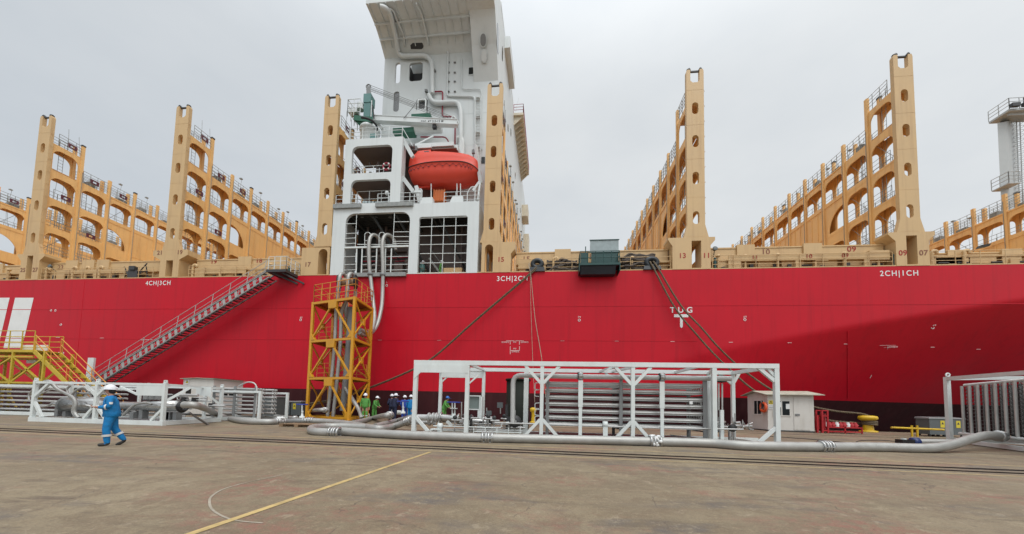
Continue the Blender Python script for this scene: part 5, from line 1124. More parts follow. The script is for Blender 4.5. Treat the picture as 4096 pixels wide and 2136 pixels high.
for px,ya,yb in ((2422,1690,1750),(1763,1697,1727)):
    x=fx(px,14.8); mb=MB(); mb.box(x-.09,x+.09,14.76,14.84,gz(14.8),P(px,ya+12,14.8).z); mb.lathe((x-.1,14.85,P(px,ya+8,14.8).z),[(.0,0),(.13,.005),(.13,.19),(0,.2)],14,(1,0,0)); mb.build('tube_support',M_frame,SK)
MB().box(fx(2110,15),fx(2850,15),14.95,17.1,gz(15)+.06,gz(15)+.13).build('dark_mat',M_gdark,SK)  # dark mat laid under the tube bundle
p=P(2762,1611,15.0); MB().box(p.x-.06,p.x+.06,14.93,14.96,p.z-.06,p.z+.06).build('tag_plate',M_mark,SK)
# valves at the left end
vp=[P(*q5(190,808),16.2),P(*q5(360,808),16.2)]
def fpipe(a,b,r,name,m,fl=()):
    mb=MB().tube(a,b,r,16); d=(Vector(b)-Vector(a)); L_=d.length; d.normalize()
    for t in fl: c=Vector(a)+d*L_*t; mb.lathe(c-d*.035,[(r,0),(r*1.5,.001),(r*1.5,.07),(r,.071)],18,d)
    return mb.build(name,m,SK)
fpipe(P(*q5(150,806),16.4),P(*q5(470,806),16.4),.15,'inlet_pipe',M_tube,(.62,.78,.9))
fpipe(P(*q5(480,806),16.4),P(*q5(710,822),16.4),.17,'valve_body',M_steel,(.05,.96))
fpipe(P(*q5(200,862),17.0),P(*q5(420,862),17.0),.11,'inlet_pipe',M_tube,(.7,.95))
pts=[P(*q5(x,y),16.3) for x,y in ((710,860),(780,860),(860,850),(1000,855),(1060,862))]; mb=MB(); mb.pipe(pts,.1,12,radii=[.10,.24,.20,.10,.10])
for p in pts[1:4]: mb.lathe(p-Vector((.03,0,0)),[(.12,0),(.27,.001),(.27,.06),(.12,.061)],18,(1,0,0))
mb.build('valve_body',M_steel,SK)
p=P(*q5(640,625),16.4); g=P(*q5(640,770),16.4)
o=MB().torus(p,.30,.03,(0,0,1),20,6).tube(p-Vector((.3,0,0)),p+Vector((.3,0,0)),.02,5).tube(p-Vector((0,.3,0)),p+Vector((0,.3,0)),.02,5).build('handwheel',M_blue,SK)
mb=MB(); mb.tube(g+Vector((-.06,0,-.2)),p+Vector((-.06,0,0)),.03,6); mb.tube(g+Vector((.06,0,-.2)),p+Vector((.06,0,0)),.03,6); mb.box(g.x-.15,g.x+.15,g.y-.1,g.y+.1,(g.z+p.z)/2-.02,(g.z+p.z)/2+.02); mb.lathe(g-Vector((0,0,.15)),[(.2,0),(.2,.08),(.1,.1),(.1,.2)],14); mb.build('valve_yoke',M_frame,SK)
rd=random.Random(21)
mb=MB(); mb2=MB()
for i in range(26):                                     # small valves, gauges and impulse lines
    x=fx(rd.uniform(1830,2100),16); Y=rd.uniform(15.2,16.9); z=gz(Y)+rd.uniform(.35,.75)
    mb.tube((x,Y,gz(Y)+.1),(x,Y,z),.025,6); mb.tube((x-.15,Y,z),(x+rd.uniform(.15,.5),Y,z),.04,8)
    if i%3==0: mb2.lathe((x,Y,z+.12),[(0,-.03),(.09,-.03),(.09,.03),(0,.03)],14,(0,1,0)); mb.tube((x,Y,z),(x,Y,z+.1),.02,5)
    elif i%3==1: mb2.box(x-.08,x+.08,Y-.08,Y+.08,z-.08,z+.1)
    else: mb.torus((x,Y,z+.16),.10,.015,(0,0,1),12,5); mb.tube((x,Y,z),(x,Y,z+.16),.018,5)
for i in range(10):
    Y=rd.uniform(15.1,16.9); z=gz(Y)+rd.uniform(.15,.5); mb.tube((fx(rd.uniform(1780,1900),16),Y,z),(fx(rd.uniform(1950,2100),16),Y,z),.02,5)
for x_,y0,y1 in ((735,620,810),(1035,690,850),(1375,720,850),(1200,640,760)): mb.tube(P(*q5(x_,y0),16),P(*q5(x_,y1),16),.03,6)
mb.build('small_valve',M_steel,SK); split_build(mb2,'gauge',M_gdark,SK)
mb=MB(); p=P(*q5(1195,658),16.0); mb.box(p.x-.12,p.x+.12,p.y-.1,p.y+.1,p.z-.12,p.z+.12); p=P(*q5(1062,752),15.6); mb.box(p.x-.11,p.x+.11,p.y-.08,p.y+.08,p.z-.1,p.z+.1); mb.build('instrument_box',M_cab,SK)
mb=MB(); p=P(*q5(1370,850),15.1); mb.lathe(p,[(.08,-.06),(.26,-.05),(.26,.05),(.08,.06)],18,(0,1,.0)); mb.lathe(P(*q5(850,850),15.6),[(.1,-.05),(.3,-.04),(.3,.04),(.1,.05)],18,(1,.2,0)); mb.tube(P(*q5(1275,650),15.8),P(*q5(1275,850),15.8),.07,8); mb.build('flange',M_gdark,SK)
mb=MB(); a,b,z0,z1=rp(q5,818,555,950,702,16.6); mb.plate([(a-.05,z0-.05),(b+.05,z0-.05),(b+.05,z1+.05),(a-.05,z1+.05)],[[(a,z0),(b,z0),(b,z1),(a,z1)]],fY,16.5,16.62); mb.box(b-.06,b+.06,16.5,16.6,gz(16.6),z0-.06); mb.box(b+.06,b+.13,16.5,16.9,gz(16.6)+.6,z1); mb.build('control_cabinet',M_frame,SK)
MB().box(a+.01,b-.01,16.60,16.9,z0+.01,z1-.01).build('cabinet_panel',mat('grey cabinet glass',(.16,.2,.19),.3),SK)
mb=MB(); p=G(*q5(560,985)); mb.box(p.x-.22,p.x+.22,14.7,15.1,gz(15)+.25,gz(15)+.29); [mb.box(p.x+sx*.2-.02,p.x+sx*.2+.02,14.72+q,14.76+q,gz(15),gz(15)+.25) for sx in (-1,1) for q in (0,.3)]; solo(mb,'step_stool',M_frame,'small white step stool inside the left end of the white pipe frame','stool')
mb=MB()
for i in range(4): y=14.9+i*.55; mb.tube((fx(1900,15),y,gz(y)+.22),(fx(2090,15),y,gz(y)+.22),.022,5)
for i in range(5): x=fx(1900+i*46,15); mb.tube((x,14.9,gz(15)+.05),(x,14.9,gz(15)+.42),.02,5)
mb.build('pipe_rail',M_frame,SK)
# ladder hoops and right end gear
mb=MB(); 
for y0,y1 in ((390,475),(475,555),(632,700),(710,780),(790,870)): mb.pipe(rnd_path([P(*q5(1665,y0),15.0),P(*q5(1612,y0+4),15.0),P(*q5(1610,y1-4),15.0),P(*q5(1660,y1),15.0)],.05),.018,5)
mb.build('ladder_hoop',M_frame,SK)
p=P(*q6(1750,345),15.9); MB().ball(p,.27,.2,.16).build('actuator',M_black,SK)
mb=MB()
for x_ in (1715,1757): mb.tube(P(*q6(x_,400),15.9),P(*q6(x_,720),15.9),.035,8)
mb.build('spindle',M_tube,SK)
mb=MB(); mb.beam(P(*q6(1748,715),15.0),V(P(*q6(1748,900),15.0),gz(15)),.13,.13,up=(0,1,0)); a=P(*q6(1600,370),16.4); mb.tube(a,V(a,gz(16.4)),.11,12); mb.build('stanchion',M_frame,SK)
mb=MB(); c=P(*q6(1880,930),15.3); mb.lathe(c,[(0,-.06),(.15,-.06),(.15,.06),(0,.06)],18,(0,1,0)); mb.build('flange',M_black,SK)
mb=MB(); mb.tube(c+Vector((-.05,.1,0)),V(c+Vector((-.05,.1,0)),gz(15)),.07,10); mb.tube(c+Vector((.1,.1,0)),V(c+Vector((.1,.1,0)),gz(15)),.05,10)
for i in range(16):
    x=fx(rd.uniform(2835,2960),16); Y=rd.uniform(15.3,16.6); z=gz(Y)+rd.uniform(.5,.85); mb.tube((x,Y,z),(x+rd.uniform(.1,.4),Y+.1,z+rd.uniform(-.1,.1)),rd.uniform(.03,.07),8); mb.tube((x,Y,z),(x,Y,z+rd.uniform(.1,.4)),.02,5)
a=P(*q6(1900,905),16); b=P(*q6(2105,915),16.3); mb.pipe([a,a.lerp(b,.3),a.lerp(b,.5),a.lerp(b,.8),b],.05,10,radii=[.06,.09,.05,.10,.07]); mb.tube(P(*q6(2030,905),16),P(*q6(2000,850),16),.025,6); mb.tube(P(*q6(2060,890),16),P(*q6(2120,870),16),.025,6)
mb.build('outlet_valve',M_steel,SK)
# dark tank behind the frame
a,b=P(2024,1600,19.2).x,P(2118,1600,19.2).x; zt2=P(2070,1515,19.2).z; r_=(b-a)/2; tk=thing('standing_tank','tall dark olive drum standing behind the white pipe frame','tank',((a+b)/2,19.2,gz(19.2)))
MB().lathe(((a+b)/2,19.2,gz(19.2)),[(r_*.98,0),(r_*.98,zt2-gz(19.2)-.12),(0,zt2-gz(19.2)-.12)],32).build('shell',M_tank,tk); MB().lathe(((a+b)/2,19.2,zt2-.12),[(r_,0),(r_*1.07,.002),(r_*1.07,.10),(0,.12)],32).build('lid',M_tank,tk)
MB().tube(((a+b)/2-.1,19.2,zt2),((a+b)/2-.1,19.2,zt2+.22),.12,10).build('nozzle',M_tank,tk)
# ================================================================== left skids
def q2(x,y): return x*.33512,1400+y*.33507
def q3(x,y): return 600+x*.33512,1400+y*.33507
Ya,Yb=15.4,18.6; zs=P(400,1529,Ya).z; LS=thing('valve_skid','low white framed skid with steel drums and bent hoses behind the walking worker','pipe skid',(-21.8,17,gz(17)))
xs_=[P(px,1600,Ya).x for px in (137,386,657)]
zbL=gz(Ya)
def lpost(x,Y,z1): o=MB().beam((x,Y,gz(Y)+.2),(x,Y,z1),.14,.14,up=(0,1,0)).build('post',M_frame,LS); MB().plate([(x-.09,z1+.002),(x+.09,z1+.002),(x+.07,z1+.14),(x-.07,z1+.14)],[[(x-.03,z1+.04),(x+.03,z1+.04),(x+.03,z1+.10),(x-.03,z1+.10)]],fY,Y-.03,Y+.03).build('lifting_lug',M_frame,LS)
for x in xs_: lpost(x,Ya,zs+.02)
xbk=[P(280,1600,Yb).x,P(590,1600,Yb).x,P(885,1600,Yb).x]
for x in xbk: lpost(x,Yb,zs+.02)
def lb_(a,b,w=.12,h=None,nm='frame_beam'): return MB().beam(a,b,w,h).build(nm,M_frame,LS)
lb_((xs_[0],Ya,zs-.06),(xs_[2],Ya,zs-.06),.11,.11); lb_((xs_[0]+.5,Yb,zs-.06),(xbk[2],Yb,zs-.06),.11,.11); lb_((xs_[2],Ya+.08,zs-.06),(xbk[2],Yb-.08,zs-.06),.10,.10); lb_((xs_[0],Ya+.08,zs-.06),(xbk[0],Yb-.08,zs-.06),.10,.10)
lb_((xs_[0]-.1,Ya,gz(Ya)+.10),(xs_[2]+.1,Ya,gz(Ya)+.10),.18,.22); lb_((xs_[2],Ya+.1,gz(Ya)+.11),(xbk[2],Yb,gz(Yb)+.11),.18,.20); lb_((xs_[0],Yb,gz(Yb)+.11),(xbk[2],Yb,gz(Yb)+.11),.16,.20); lb_((xs_[0],Ya+.1,gz(Ya)+.11),(xbk[0],Yb,gz(Yb)+.11),.18,.20)
x=xs_[0]; lb_((x+.05,Ya,zs-.75),(x+.75,Ya,zs-.12),.11,.11,'brace'); lb_((x+.05,Ya,gz(Ya)+.95),(x+.55,Ya,gz(Ya)+.22),.11,.11,'brace')
x=xs_[1]
for s in (-1,1): lb_((x+s*.05,Ya,zs-.65),(x+s*.6,Ya,zs-.1),.11,.11,'brace'); lb_((x+s*.05,Ya,gz(Ya)+.85),(x+s*.6,Ya,gz(Ya)+.22),.11,.11,'brace')
x=xs_[2]; lb_((x-.05,Ya,gz(Ya)+.75),(x-.6,Ya,gz(Ya)+.22),.11,.11,'brace'); lb_((x+.03,Ya+.1,zs-.8),(x+.5,Ya+.75,zs-.14),.11,.11,'brace'); lb_((xbk[2]-.05,Yb-.05,zs-.95),(xbk[2]-.7,Yb-.6,zs-.14),.10,.10,'brace')
a,b,z0,z1=rp(q2,1640,405,1960,545,Ya); MB().box(a,b,Ya-.05,Ya-.02,z0,zs-.12).build('sign_panel',M_frame,LS)
a,b,z0,z1=rp(q3,550,440,730,545,Yb-1.2); MB().box(a,b,Yb-1.2,Yb-1.17,z0,z1).build('sign_panel',M_frame,LS)
lb_(P(*q2(900,430),Yb-1),P(*q2(1600,470),Yb-1),.09,.09); lb_(P(*q2(1440,440),Yb-1.5),P(*q2(1640,530),Yb-1.5),.09,.09,'brace')
mb=MB(); a,b=P(*q2(790,655),16.5),P(*q2(1180,655),16.5); mb.lathe(a,[(0,0),(.30,.001),(.36,.03),(.36,(b-a).length-.05),(.2,(b-a).length+.15),(.2,(b-a).length+.5)],22,b-a); c=P(*q2(620,640),16.5); mb.pipe([c,c.lerp(a,.6),a],.1,14,radii=[.07,.12,.24])
a2,b2=P(*q2(1490,665),16.6),P(*q2(2130,670),16.4); mb.lathe(a2,[(.12,-.6),(.18,-.1),(.20,0),(.20,(b2-a2).length*.35),(.27,(b2-a2).length*.4),(.27,(b2-a2).length),(.0,(b2-a2).length+.02)],20,b2-a2)
mb.build('steel_drum',M_steel,LS)
mb=MB(); mb.lathe(a-(b-a).normalized()*.04,[(0,0),(.40,.001),(.40,.05),(.1,.051)],22,b-a); mb.build('drum_cover',M_grey,LS)
mb=MB(); c=P(*q2(2175,680),16.0); mb.torus(c,.20,.09,b2-a2,18,8); mb.torus(c+Vector((.2,-.1,0)),.17,.06,b2-a2,18,8); mb.build('coupling',M_black,LS)
def lp(pts,Y,r,m=M_hose,n=8): return MB().pipe(smooth([P(*q2(*p),Y) for p in pts],5),r,n).build('bent_hose',m,LS)
lp([(420,510),(500,400),(600,375),(690,470),(860,560),(905,640),(890,740),(940,810)],15.8,.075); lp([(440,560),(520,430),(570,385),(650,440),(830,545),(880,640),(865,740),(915,810)],15.95,.05)
lp([(350,600),(350,530),(400,470)],16.5,.05,M_steel); lp([(860,530),(930,470),(1010,450),(1070,500)],17,.05); lp([(1470,780),(1600,660),(1740,630),(1810,650)],16.0,.06); lp([(440,680),(560,670),(620,640)],16.2,.05,M_steel); lp([(500,520),(620,470),(700,490)],17.2,.04); lp([(830,560),(800,470),(850,420)],17.2,.05); lp([(1240,480),(1300,560),(1250,640)],17,.04)
mb=MB()
for x_,y0,y1 in ((720,680,800),(810,730,800),(1610,740,830),(1720,710,830),(2045,740,830),(2120,740,830),(2030,740,830),(1110,690,820)): p=P(*q2(x_,y0),16.5); mb.box(p.x-.10,p.x+.10,16.35,16.65,gz(16.5)+.2,p.z)
for x_ in (1760,1830,1900): p=P(*q2(x_,590),16.5); mb.tube(p,p+Vector((0,0,.25)),.18,14)
split_build(mb,'pedestal_leg',M_grey,LS)
rd=random.Random(8); mb=MB(); mb2=MB()
for i in range(34):
    x=P(rd.uniform(480,800),1600,17.2).x; Y=rd.uniform(16.6,18.3); z=gz(Y)+rd.uniform(.3,1.5); mb.tube((x,Y,z),(x+rd.uniform(.2,1.3),Y,z),rd.uniform(.03,.07),8)
    if i%3==0: mb2.box(x,x+.2,Y-.1,Y+.1,z-.1,z+.12)
    if i%4==0: mb.torus((x,Y,z),.18,.03,(.3,1,0),14,5,0,200)
for i in range(22):
    x=P(rd.uniform(150,480),1600,17.2).x; Y=rd.uniform(17,18.4); z=gz(Y)+rd.uniform(.25,1.0); mb.tube((x,Y,z),(x+rd.uniform(.3,1.6),Y,z),rd.uniform(.03,.06),7)
mb.build('skid_pipe',M_tube,LS); mb2.build('small_valve',M_gdark,LS)
MB().box(xs_[0]+.2,xs_[2]-.1,Ya+.2,Yb-.2,gz(17)+.08,gz(17)+.12).build('skid_floor',M_grey,LS)
q=P(*q3(703,740),16.0); MB().tube(V(G(*q3(703,890)),gz(14.6)),(q.x,15.0,q.z),.05,8).build('hose_prop',M_grey,LS)
def tube_skid(name,label,px0,px1,Y,ztop,rows_,seed,bends):
    o=thing(name,label,'pipe skid',((P(px0,1600,Y).x+P(px1,1600,Y).x)/2,Y,gz(Y)),None); x0,x1=P(px0,1600,Y).x,P(px1,1600,Y).x; D_=2.2
    for x in (x0,x1):
        for yy in (Y,Y+D_): MB().beam((x,yy,gz(yy)),(x,yy,ztop),.13,.13,up=(0,1,0)).build('post',M_frame,o)
    for yy in (Y,Y+D_):
        MB().beam((x0+.07,yy,ztop-.06),(x1-.07,yy,ztop-.06),.11,.12).build('frame_beam',M_frame,o); MB().beam((x0+.07,yy,gz(yy)+.12),(x1-.07,yy,gz(yy)+.12),.14,.2).build('frame_beam',M_frame,o)
    n=len(rows_); mb=MB()
    for i,z in enumerate(rows_):
        for j in range(5): y=Y+.3+j*.4; MB().tube((x0+.4,y,z),(x1-(.5 if not bends else .35+.16*(j%3)),y,z),.06,8).build('finned_tube',M_tube,o)
    if bends:
        for j in range(5):
            for i in range(n-1): mb.torus((x1-(.35+.16*(j%3)),Y+.3+j*.4,(rows_[i]+rows_[i+1])/2),(rows_[i]-rows_[i+1])/2,.035,(0,1,0),10,6,90,270)
        mb.pipe(smooth([(x1-1.6,Y+.2,rows_[0]+.15),(x1-.9,Y+.1,rows_[0]+.4),(x1-.35,Y+.1,rows_[0]+.1),(x1-.3,Y+.1,rows_[-1])],5),.04,8); mb.build('return_bend',M_tube,o)
    mb=MB()
    for t in (.12,.5,.88): x=x0+(x1-x0)*t; mb.box(x-.08,x+.08,Y+.12,Y+.16,gz(Y)+.2,rows_[0]+.15)
    split_build(mb,'tube_rack',M_grey,o)
    return o
tube_skid('tube_skid','long grey tube bundle skid at the far left edge behind the valve skid',-420,390,18.9,P(60,1538,18.9).z,[gz(19)+.35+.27*i for i in range(6)][::-1],3,False)
tube_skid('tube_skid','tube bundle with curved return bends in a small white frame left of the grey cabinet',820,1040,19.5,P(1000,1563,19.5).z,[gz(20)+.45+.24*i for i in range(7)][::-1],4,True)
# ================================================================== right skid
O=Vector((19.35,19.9)); u=Vector((17.9-19.35,15.74-19.9)).normalized(); v_=Vector((-u.y,u.x)); 
if v_.x<0: v_=-v_
RS=thing('upright_tube_skid','white framed skid packed with upright grey tubes at the right edge','pipe skid',(O.x,O.y,gz(O.y)))
ztr=P(3800,1508,19.9).z
def rw(a,b,z):
    p=O+u*a+v_*b; z=z-.031*a if z>2 else z; return Vector((p.x,p.y,gz(p.y)*(0 if z>0.6 else 1)+z))
LR,WR=7.5,2.6
for a,b in ((0,0),(LR,0),(0,WR),(LR,WR)): MB().beam(rw(a,b,0),rw(a,b,ztr),.17,.17,up=(0,1,0)).build('post',M_frame,RS)
p=rw(0,0,ztr); MB().torus(p+Vector((.05,0,.1)),.08,.035,(0,1,0),12,6).build('lifting_lug',M_frame,RS)
for a0,b0,a1,b1,z in ((0,0,LR,0,ztr-.08),(0,WR,LR,WR,ztr-.08),(0,0,0,WR,ztr-.08),(LR,0,LR,WR,ztr-.08),(1.2,0,LR,0,.12),(0,0,0,WR,.12),(0,.5,LR,.5,.35)):
    MB().beam(rw(a0,b0,z),rw(a1,b1,z),.14,.16).build('frame_beam',M_frame,RS)
def on_face(px,py,b=.25):
    d=ray(px,py); n=Vector((v_.x,v_.y,0)); q=Vector((O.x+v_.x*b,O.y+v_.y*b,0)); t=(q-EYE).dot(n)/d.dot(n); return EYE+d*t
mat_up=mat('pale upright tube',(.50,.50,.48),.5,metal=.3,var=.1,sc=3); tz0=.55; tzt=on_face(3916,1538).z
pxs=[(3852,),(3882,),(3916,),(3949,),(3986,),(4023,),(4065,)]
tops=[on_face(p_[0],1640) for p_ in pxs]
da=(tops[-1]-tops[0]); da=Vector((da.x,da.y,0)); step=da.length/6
cols=[Vector((tops[0].x,tops[0].y,0))+da.normalized()*step*i for i in range(19)]
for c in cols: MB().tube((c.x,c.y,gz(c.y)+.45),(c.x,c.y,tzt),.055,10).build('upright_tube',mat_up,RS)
dv=Vector((v_.x,v_.y,0)); mb=MB(); mb2=MB()
for c in cols:
    for j in range(2,6):
        q=c+dv*(.1+.30*j); mb.tube((q.x,q.y,gz(q.y)+.45),(q.x,q.y,tzt-.05),.05,6)
for i in range(13):
    z=gz(18)+.62+(tzt-.75-gz(18))*i/12
    a=cols[0]+dv*.12; b=cols[-1]+dv*.12; mb2.tube(V(a,z),V(b,z),.012,5)
    for c in cols: mb2.torus(V(c+dv*.16+da.normalized()*.10,z),.07,.018,(u.x,u.y,.2),10,5); mb2.torus(V(c+dv*.4+da.normalized()*.14,z+.08),.07,.018,(u.x,u.y,.2),10,5)
mb.build('inner_tube',M_gdark,RS); mb2.build('fin_row',mat('shade toned fin rows',(.16,.16,.155),.5,metal=.3),RS)  # inner tubes and fins coloured dark for the shade inside the skid
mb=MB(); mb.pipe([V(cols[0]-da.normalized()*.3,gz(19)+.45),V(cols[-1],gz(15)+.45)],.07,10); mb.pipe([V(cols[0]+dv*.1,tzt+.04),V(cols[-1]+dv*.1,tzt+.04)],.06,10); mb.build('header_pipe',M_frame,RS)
a=rw(.6,.5,0);MB().hexa([V(rw(.2,1.9,0),gz(18)+.4),V(rw(LR-.8,1.9,0),gz(18)+.4),V(rw(LR-.8,2.3,0),gz(18)+.4),V(rw(.2,2.3,0),gz(18)+.4),V(rw(.2,1.9,0),tzt-.1),V(rw(LR-.8,1.9,0),tzt-.1),V(rw(LR-.8,2.3,0),tzt-.1),V(rw(.2,2.3,0),tzt-.1)]).build('dark_backing',M_gdark,RS)  # added slab, dark to stand for the shade between the tubes
# ================================================================== cabins
def q7(x,y): return 2900+x*.29791,1450+y*.29784
def cabin(name,label,A,B,Cc,zw,zr,over,rise):
    h=thing(name,label,'cabin',((A.x+B.x)/2,(A.y+B.y)/2,gz(A.y))); Dd=B+Cc-A; z0=gz(A.y)+.08
    base=[A,B,Dd,Cc]
    mb=MB(); m1=(A+Cc)/2; m2=(B+Dd)/2; mb.add([V(p,z0) for p in base]+[V(p,zw) for p in base]+[V(m1,zw+rise),V(m2,zw+rise)],[(0,1,5,4),(1,2,6,9,5),(2,3,7,6),(3,0,4,8,7),(4,5,9,8),(6,7,8,9)])
    mb.build('wall',M_hutw,h)
    mb=MB(); e=(B-A).normalized()*over; f=(A-Cc).normalized()*over*1.1; k=rise/((A-Cc).length/2); dz=-k*over
    for s0,s1 in ((A,m1),(Cc,m1)):
        ff=f if s0 is A else -f; t0=s0-A+Vector((0,0,0))
        a=V(s0-e+ff,zw+dz); b=V(s0+(B-A)+e*1.4+ff,zw+dz); c=V(m2+e*1.4,zw+rise); d=V(m1-e,zw+rise); up=Vector((0,0,.05)); lo=Vector((0,0,.012)); mb.hexa([a+lo,b+lo,c+lo,d+lo,a+up,b+up,c+up,d+up])
    mb.build('roof',M_roof,h)
    mb=MB(); 
    for p,q in ((A,B),(A,Cc),(B,Dd)): mb.beam(V(p,z0-.04),V(q,z0-.04),.06,.08)
    mb.build('plinth',M_gdark,h)
    return h
def onwall(A,B,px,py,off=.012):
    t=(B-A).normalized(); n=Vector((t.y,-t.x,0)); 
    if n.dot(EYE-A)<0: n=-n
    d=ray(px,py); k=(A+n*off-EYE).dot(n)/d.dot(n); return EYE+d*k
def wquad(A,B,cf_,x0,y0,x1,y1,off,th,m,name,par,lab=None):
    t=(B-A).normalized(); n=Vector((t.y,-t.x,0)); n=n if n.dot(EYE-A)>0 else -n
    a=onwall(A,B,*cf_(x0,(y0+y1)/2),off); b=onwall(A,B,*cf_(x1,(y0+y1)/2),off); z1=onwall(A,B,*cf_((x0+x1)/2,y0),off).z; z0=onwall(A,B,*cf_((x0+x1)/2,y1),off).z
    a.z=b.z=0; return MB().hexa([V(p,z)-n*o_ for z in (z0,z1) for p,o_ in ((a,th),(b,th),(b,0),(a,0))]).build(name,m,par,lab)
HA=Vector((P(3071,1650,24.4).x,24.4,0)); HB=Vector((P(3256,1650,24.0).x,24.0,0)); HC=Vector((P(2991,1650,26.6).x,26.6,0))
zw=P(3160,1578,24.2).z
H1=cabin('quay_cabin','white quay cabin with thin roof, door, lifebuoy and warning sign, right of the pipe frame',HA,HB,HC,zw,0,.28,.22)
dr=wquad(HA,HB,q7,925,460,1140,905,.03,.028,M_hutw,'door',H1); wquad(HA,HB,q7,945,690,1005,715,.07,.03,M_grey,'handle',dr)
mb=MB()
wf=wquad(HA,HB,q7,640,505,885,722,.03,.028,M_hutw,'window',H1)
for x0,x1 in ((655,690),(722,752),(770,868)): wquad(HA,HB,q7,x0,520,x1,708,.036,.005,M_glass,'pane',wf)
wquad(HA,HB,q7,725,530,755,600,.040,.003,M_mark,'paper_notice',wf); wquad(HA,HB,q7,818,555,868,625,.040,.003,M_mark,'paper_notice',wf)
wf=wquad(HA,HC,q7,378,505,490,705,.03,.028,M_hutw,'window',H1)
for x0,x1 in ((392,428),(438,480)): wquad(HA,HC,q7,x0,515,x1,690,.036,.005,M_glass,'pane',wf)
sg=wquad(HA,HB,q7,582,505,650,625,.035,.02,M_mark,'warning_sign',H1)
wquad(HA,HB,q7,585,508,648,562,.037,.001,M_sign,'sign_face',sg)
tri=[onwall(HA,HB,*q7(x,y),.041) for x,y in ((615,512),(640,556),(590,556))]; MB().add(tri,[(0,1,2)]).build('sign_triangle',M_black,sg)
tri=[onwall(HA,HB,*q7(x,y),.044) for x,y in ((615,524),(631,552),(599,552))]; MB().add(tri,[(0,1,2)]).build('sign_triangle',M_sign,sg)
tri=[onwall(HA,HB,*q7(x,y),.047) for x,y in ((612,532),(618,532),(616,546),(614,546))]; MB().add(tri,[(0,1,2,3)]).build('sign_triangle',M_black,sg)
for y0 in (580,597,608): wquad(HA,HB,q7,588,y0,645,y0+6,.038,.001,M_grey,'sign_text',sg)
c=onwall(HA,HC,*q7(516,600),.14); t=(HC-HA).normalized(); nn=Vector((t.y,-t.x,0)); nn=nn if nn.dot(EYE-HA)>0 else -nn
mb=MB().torus(c,.27,.085,nn,22,8); o=solo(mb,'lifebuoy',M_buoy,'orange lifebuoy hanging on the white cabin beside its small window','lifebuoy')
mb=MB(); mb.pipe(smooth([c+nn*.1+Vector((0,0,.3)),c+nn*.12+Vector((.05,0,.0)),c+nn*.1+Vector((-.05,0,-.1)),c+nn*.1+Vector((.08,0,.1)),c+nn*.08+Vector((0,0,.42))],5),.035,6); mb.build('line',M_gdark,o)
KA=Vector((P(850,1600,23.2).x,23.2,0)); KB=Vector((P(968,1600,25.6).x,25.6,0)); KC=Vector((P(728,1600,23.6).x,23.6,0))
H2=cabin('quay_cabin','white cabin with flat roof half hidden behind the left skids',KB,KA,Vector((KB.x+KC.x-KA.x,KB.y+KC.y-KA.y,0)),P(850,1517,23.2).z,0,.12,.05)
MB().beam(V(KA,P(850,1515,23.2).z+.03),V(KB,P(850,1515,23.2).z+.03),.1,.05).beam(V(KA,P(850,1515,23.2).z+.03),V(KC,P(850,1515,23.2).z+.03),.1,.05).build('roof_edge',M_gdark,H2)
wf=wquad(KA,KB,q3,872,448,1005,560,.03,.028,M_hutw,'window',H2)
for x0,x1 in ((880,928),(944,998)): wquad(KA,KB,q3,x0,456,x1,556,.036,.005,M_glass,'pane',wf)
wf=wquad(KA,KC,q3,415,440,500,540,.03,.028,M_hutw,'window',H2); wquad(KA,KC,q3,425,450,490,535,.036,.005,M_glass,'pane',wf)
sg=wquad(KA,KC,q3,422,352,462,410,.035,.02,M_mark,'warning_sign',H2)
for pts_,o_,m_ in ((((442,354),(460,396),(424,396)),.041,M_black),(((442,364),(455,392),(430,392)),.044,M_sign)): MB().add([onwall(KA,KC,*q3(*p),o_) for p in pts_],[(0,1,2)]).build('sign_triangle',m_,sg)
# ================================================================== cabinets, bollards, barriers, red gear
def cabinet(px0,px1,py0,py1,Y,label,stickers=(),dep=.8,slope=0):
    x0,x1=P(px0,(py0+py1)/2,Y).x,P(px1,(py0+py1)/2,Y).x; zt_=P((px0+px1)/2,py0,Y).z; zb_=gz(Y)
    o=thing('grey_cabinet',label,'cabinet',((x0+x1)/2,Y+dep/2,zb_),'grey cabinets on the quay')
    MB().box(x0+.03,x1-.03,Y,Y+dep,zb_+.12,zt_-.08).build('body',M_cab,o); MB().hexa([(x0-.02,Y-.04,zt_-.079),(x1+.02,Y-.04,zt_-.079),(x1+.02,Y+dep+.03,zt_-.079),(x0-.02,Y+dep+.03,zt_-.079),(x0,Y-.02,zt_-.02),(x1,Y-.02,zt_-.02),(x1,Y+dep,zt_+.03),(x0,Y+dep,zt_+.03)]).build('lid',M_grey,o)
    mb=MB(); [mb.box(x-.05,x+.05,yy,yy+.1,zb_,zb_+.12) for x in (x0+.1,x1-.1) for yy in (Y+.05,Y+dep-.15)]; mb.build('foot',M_black,o)
    for i,(a,b,m) in enumerate(stickers):
        c=x0+(x1-x0)*(a+b)/2; s=MB().box(x0+(x1-x0)*a,x0+(x1-x0)*b,Y-.012,Y-.002,zb_+(zt_-zb_)*.48,zb_+(zt_-zb_)*.84).build('sticker',m,o)
        zc=zb_+(zt_-zb_)*.70; MB().add([(c-.07,Y-.014,zc-.06),(c+.07,Y-.014,zc-.06),(c,Y-.014,zc+.08)],[(0,1,2)]).build('sticker_mark',M_gdark,s)
    if not stickers:
        mb=MB(); mb.box(x0+(x1-x0)*.42,x0+(x1-x0)*.48,Y-.03,Y-.003,zb_+.7,zb_+.85); mb.box(x0+(x1-x0)*.40,x0+(x1-x0)*.46,Y-.02,Y-.003,zb_+.4,zb_+.5); mb.build('latch',M_grey,o)
    return o
cabinet(1046,1107,1584,1660,23.2,'tall dark grey cabinet without stickers right of the small white tube frame',dep=1.0)
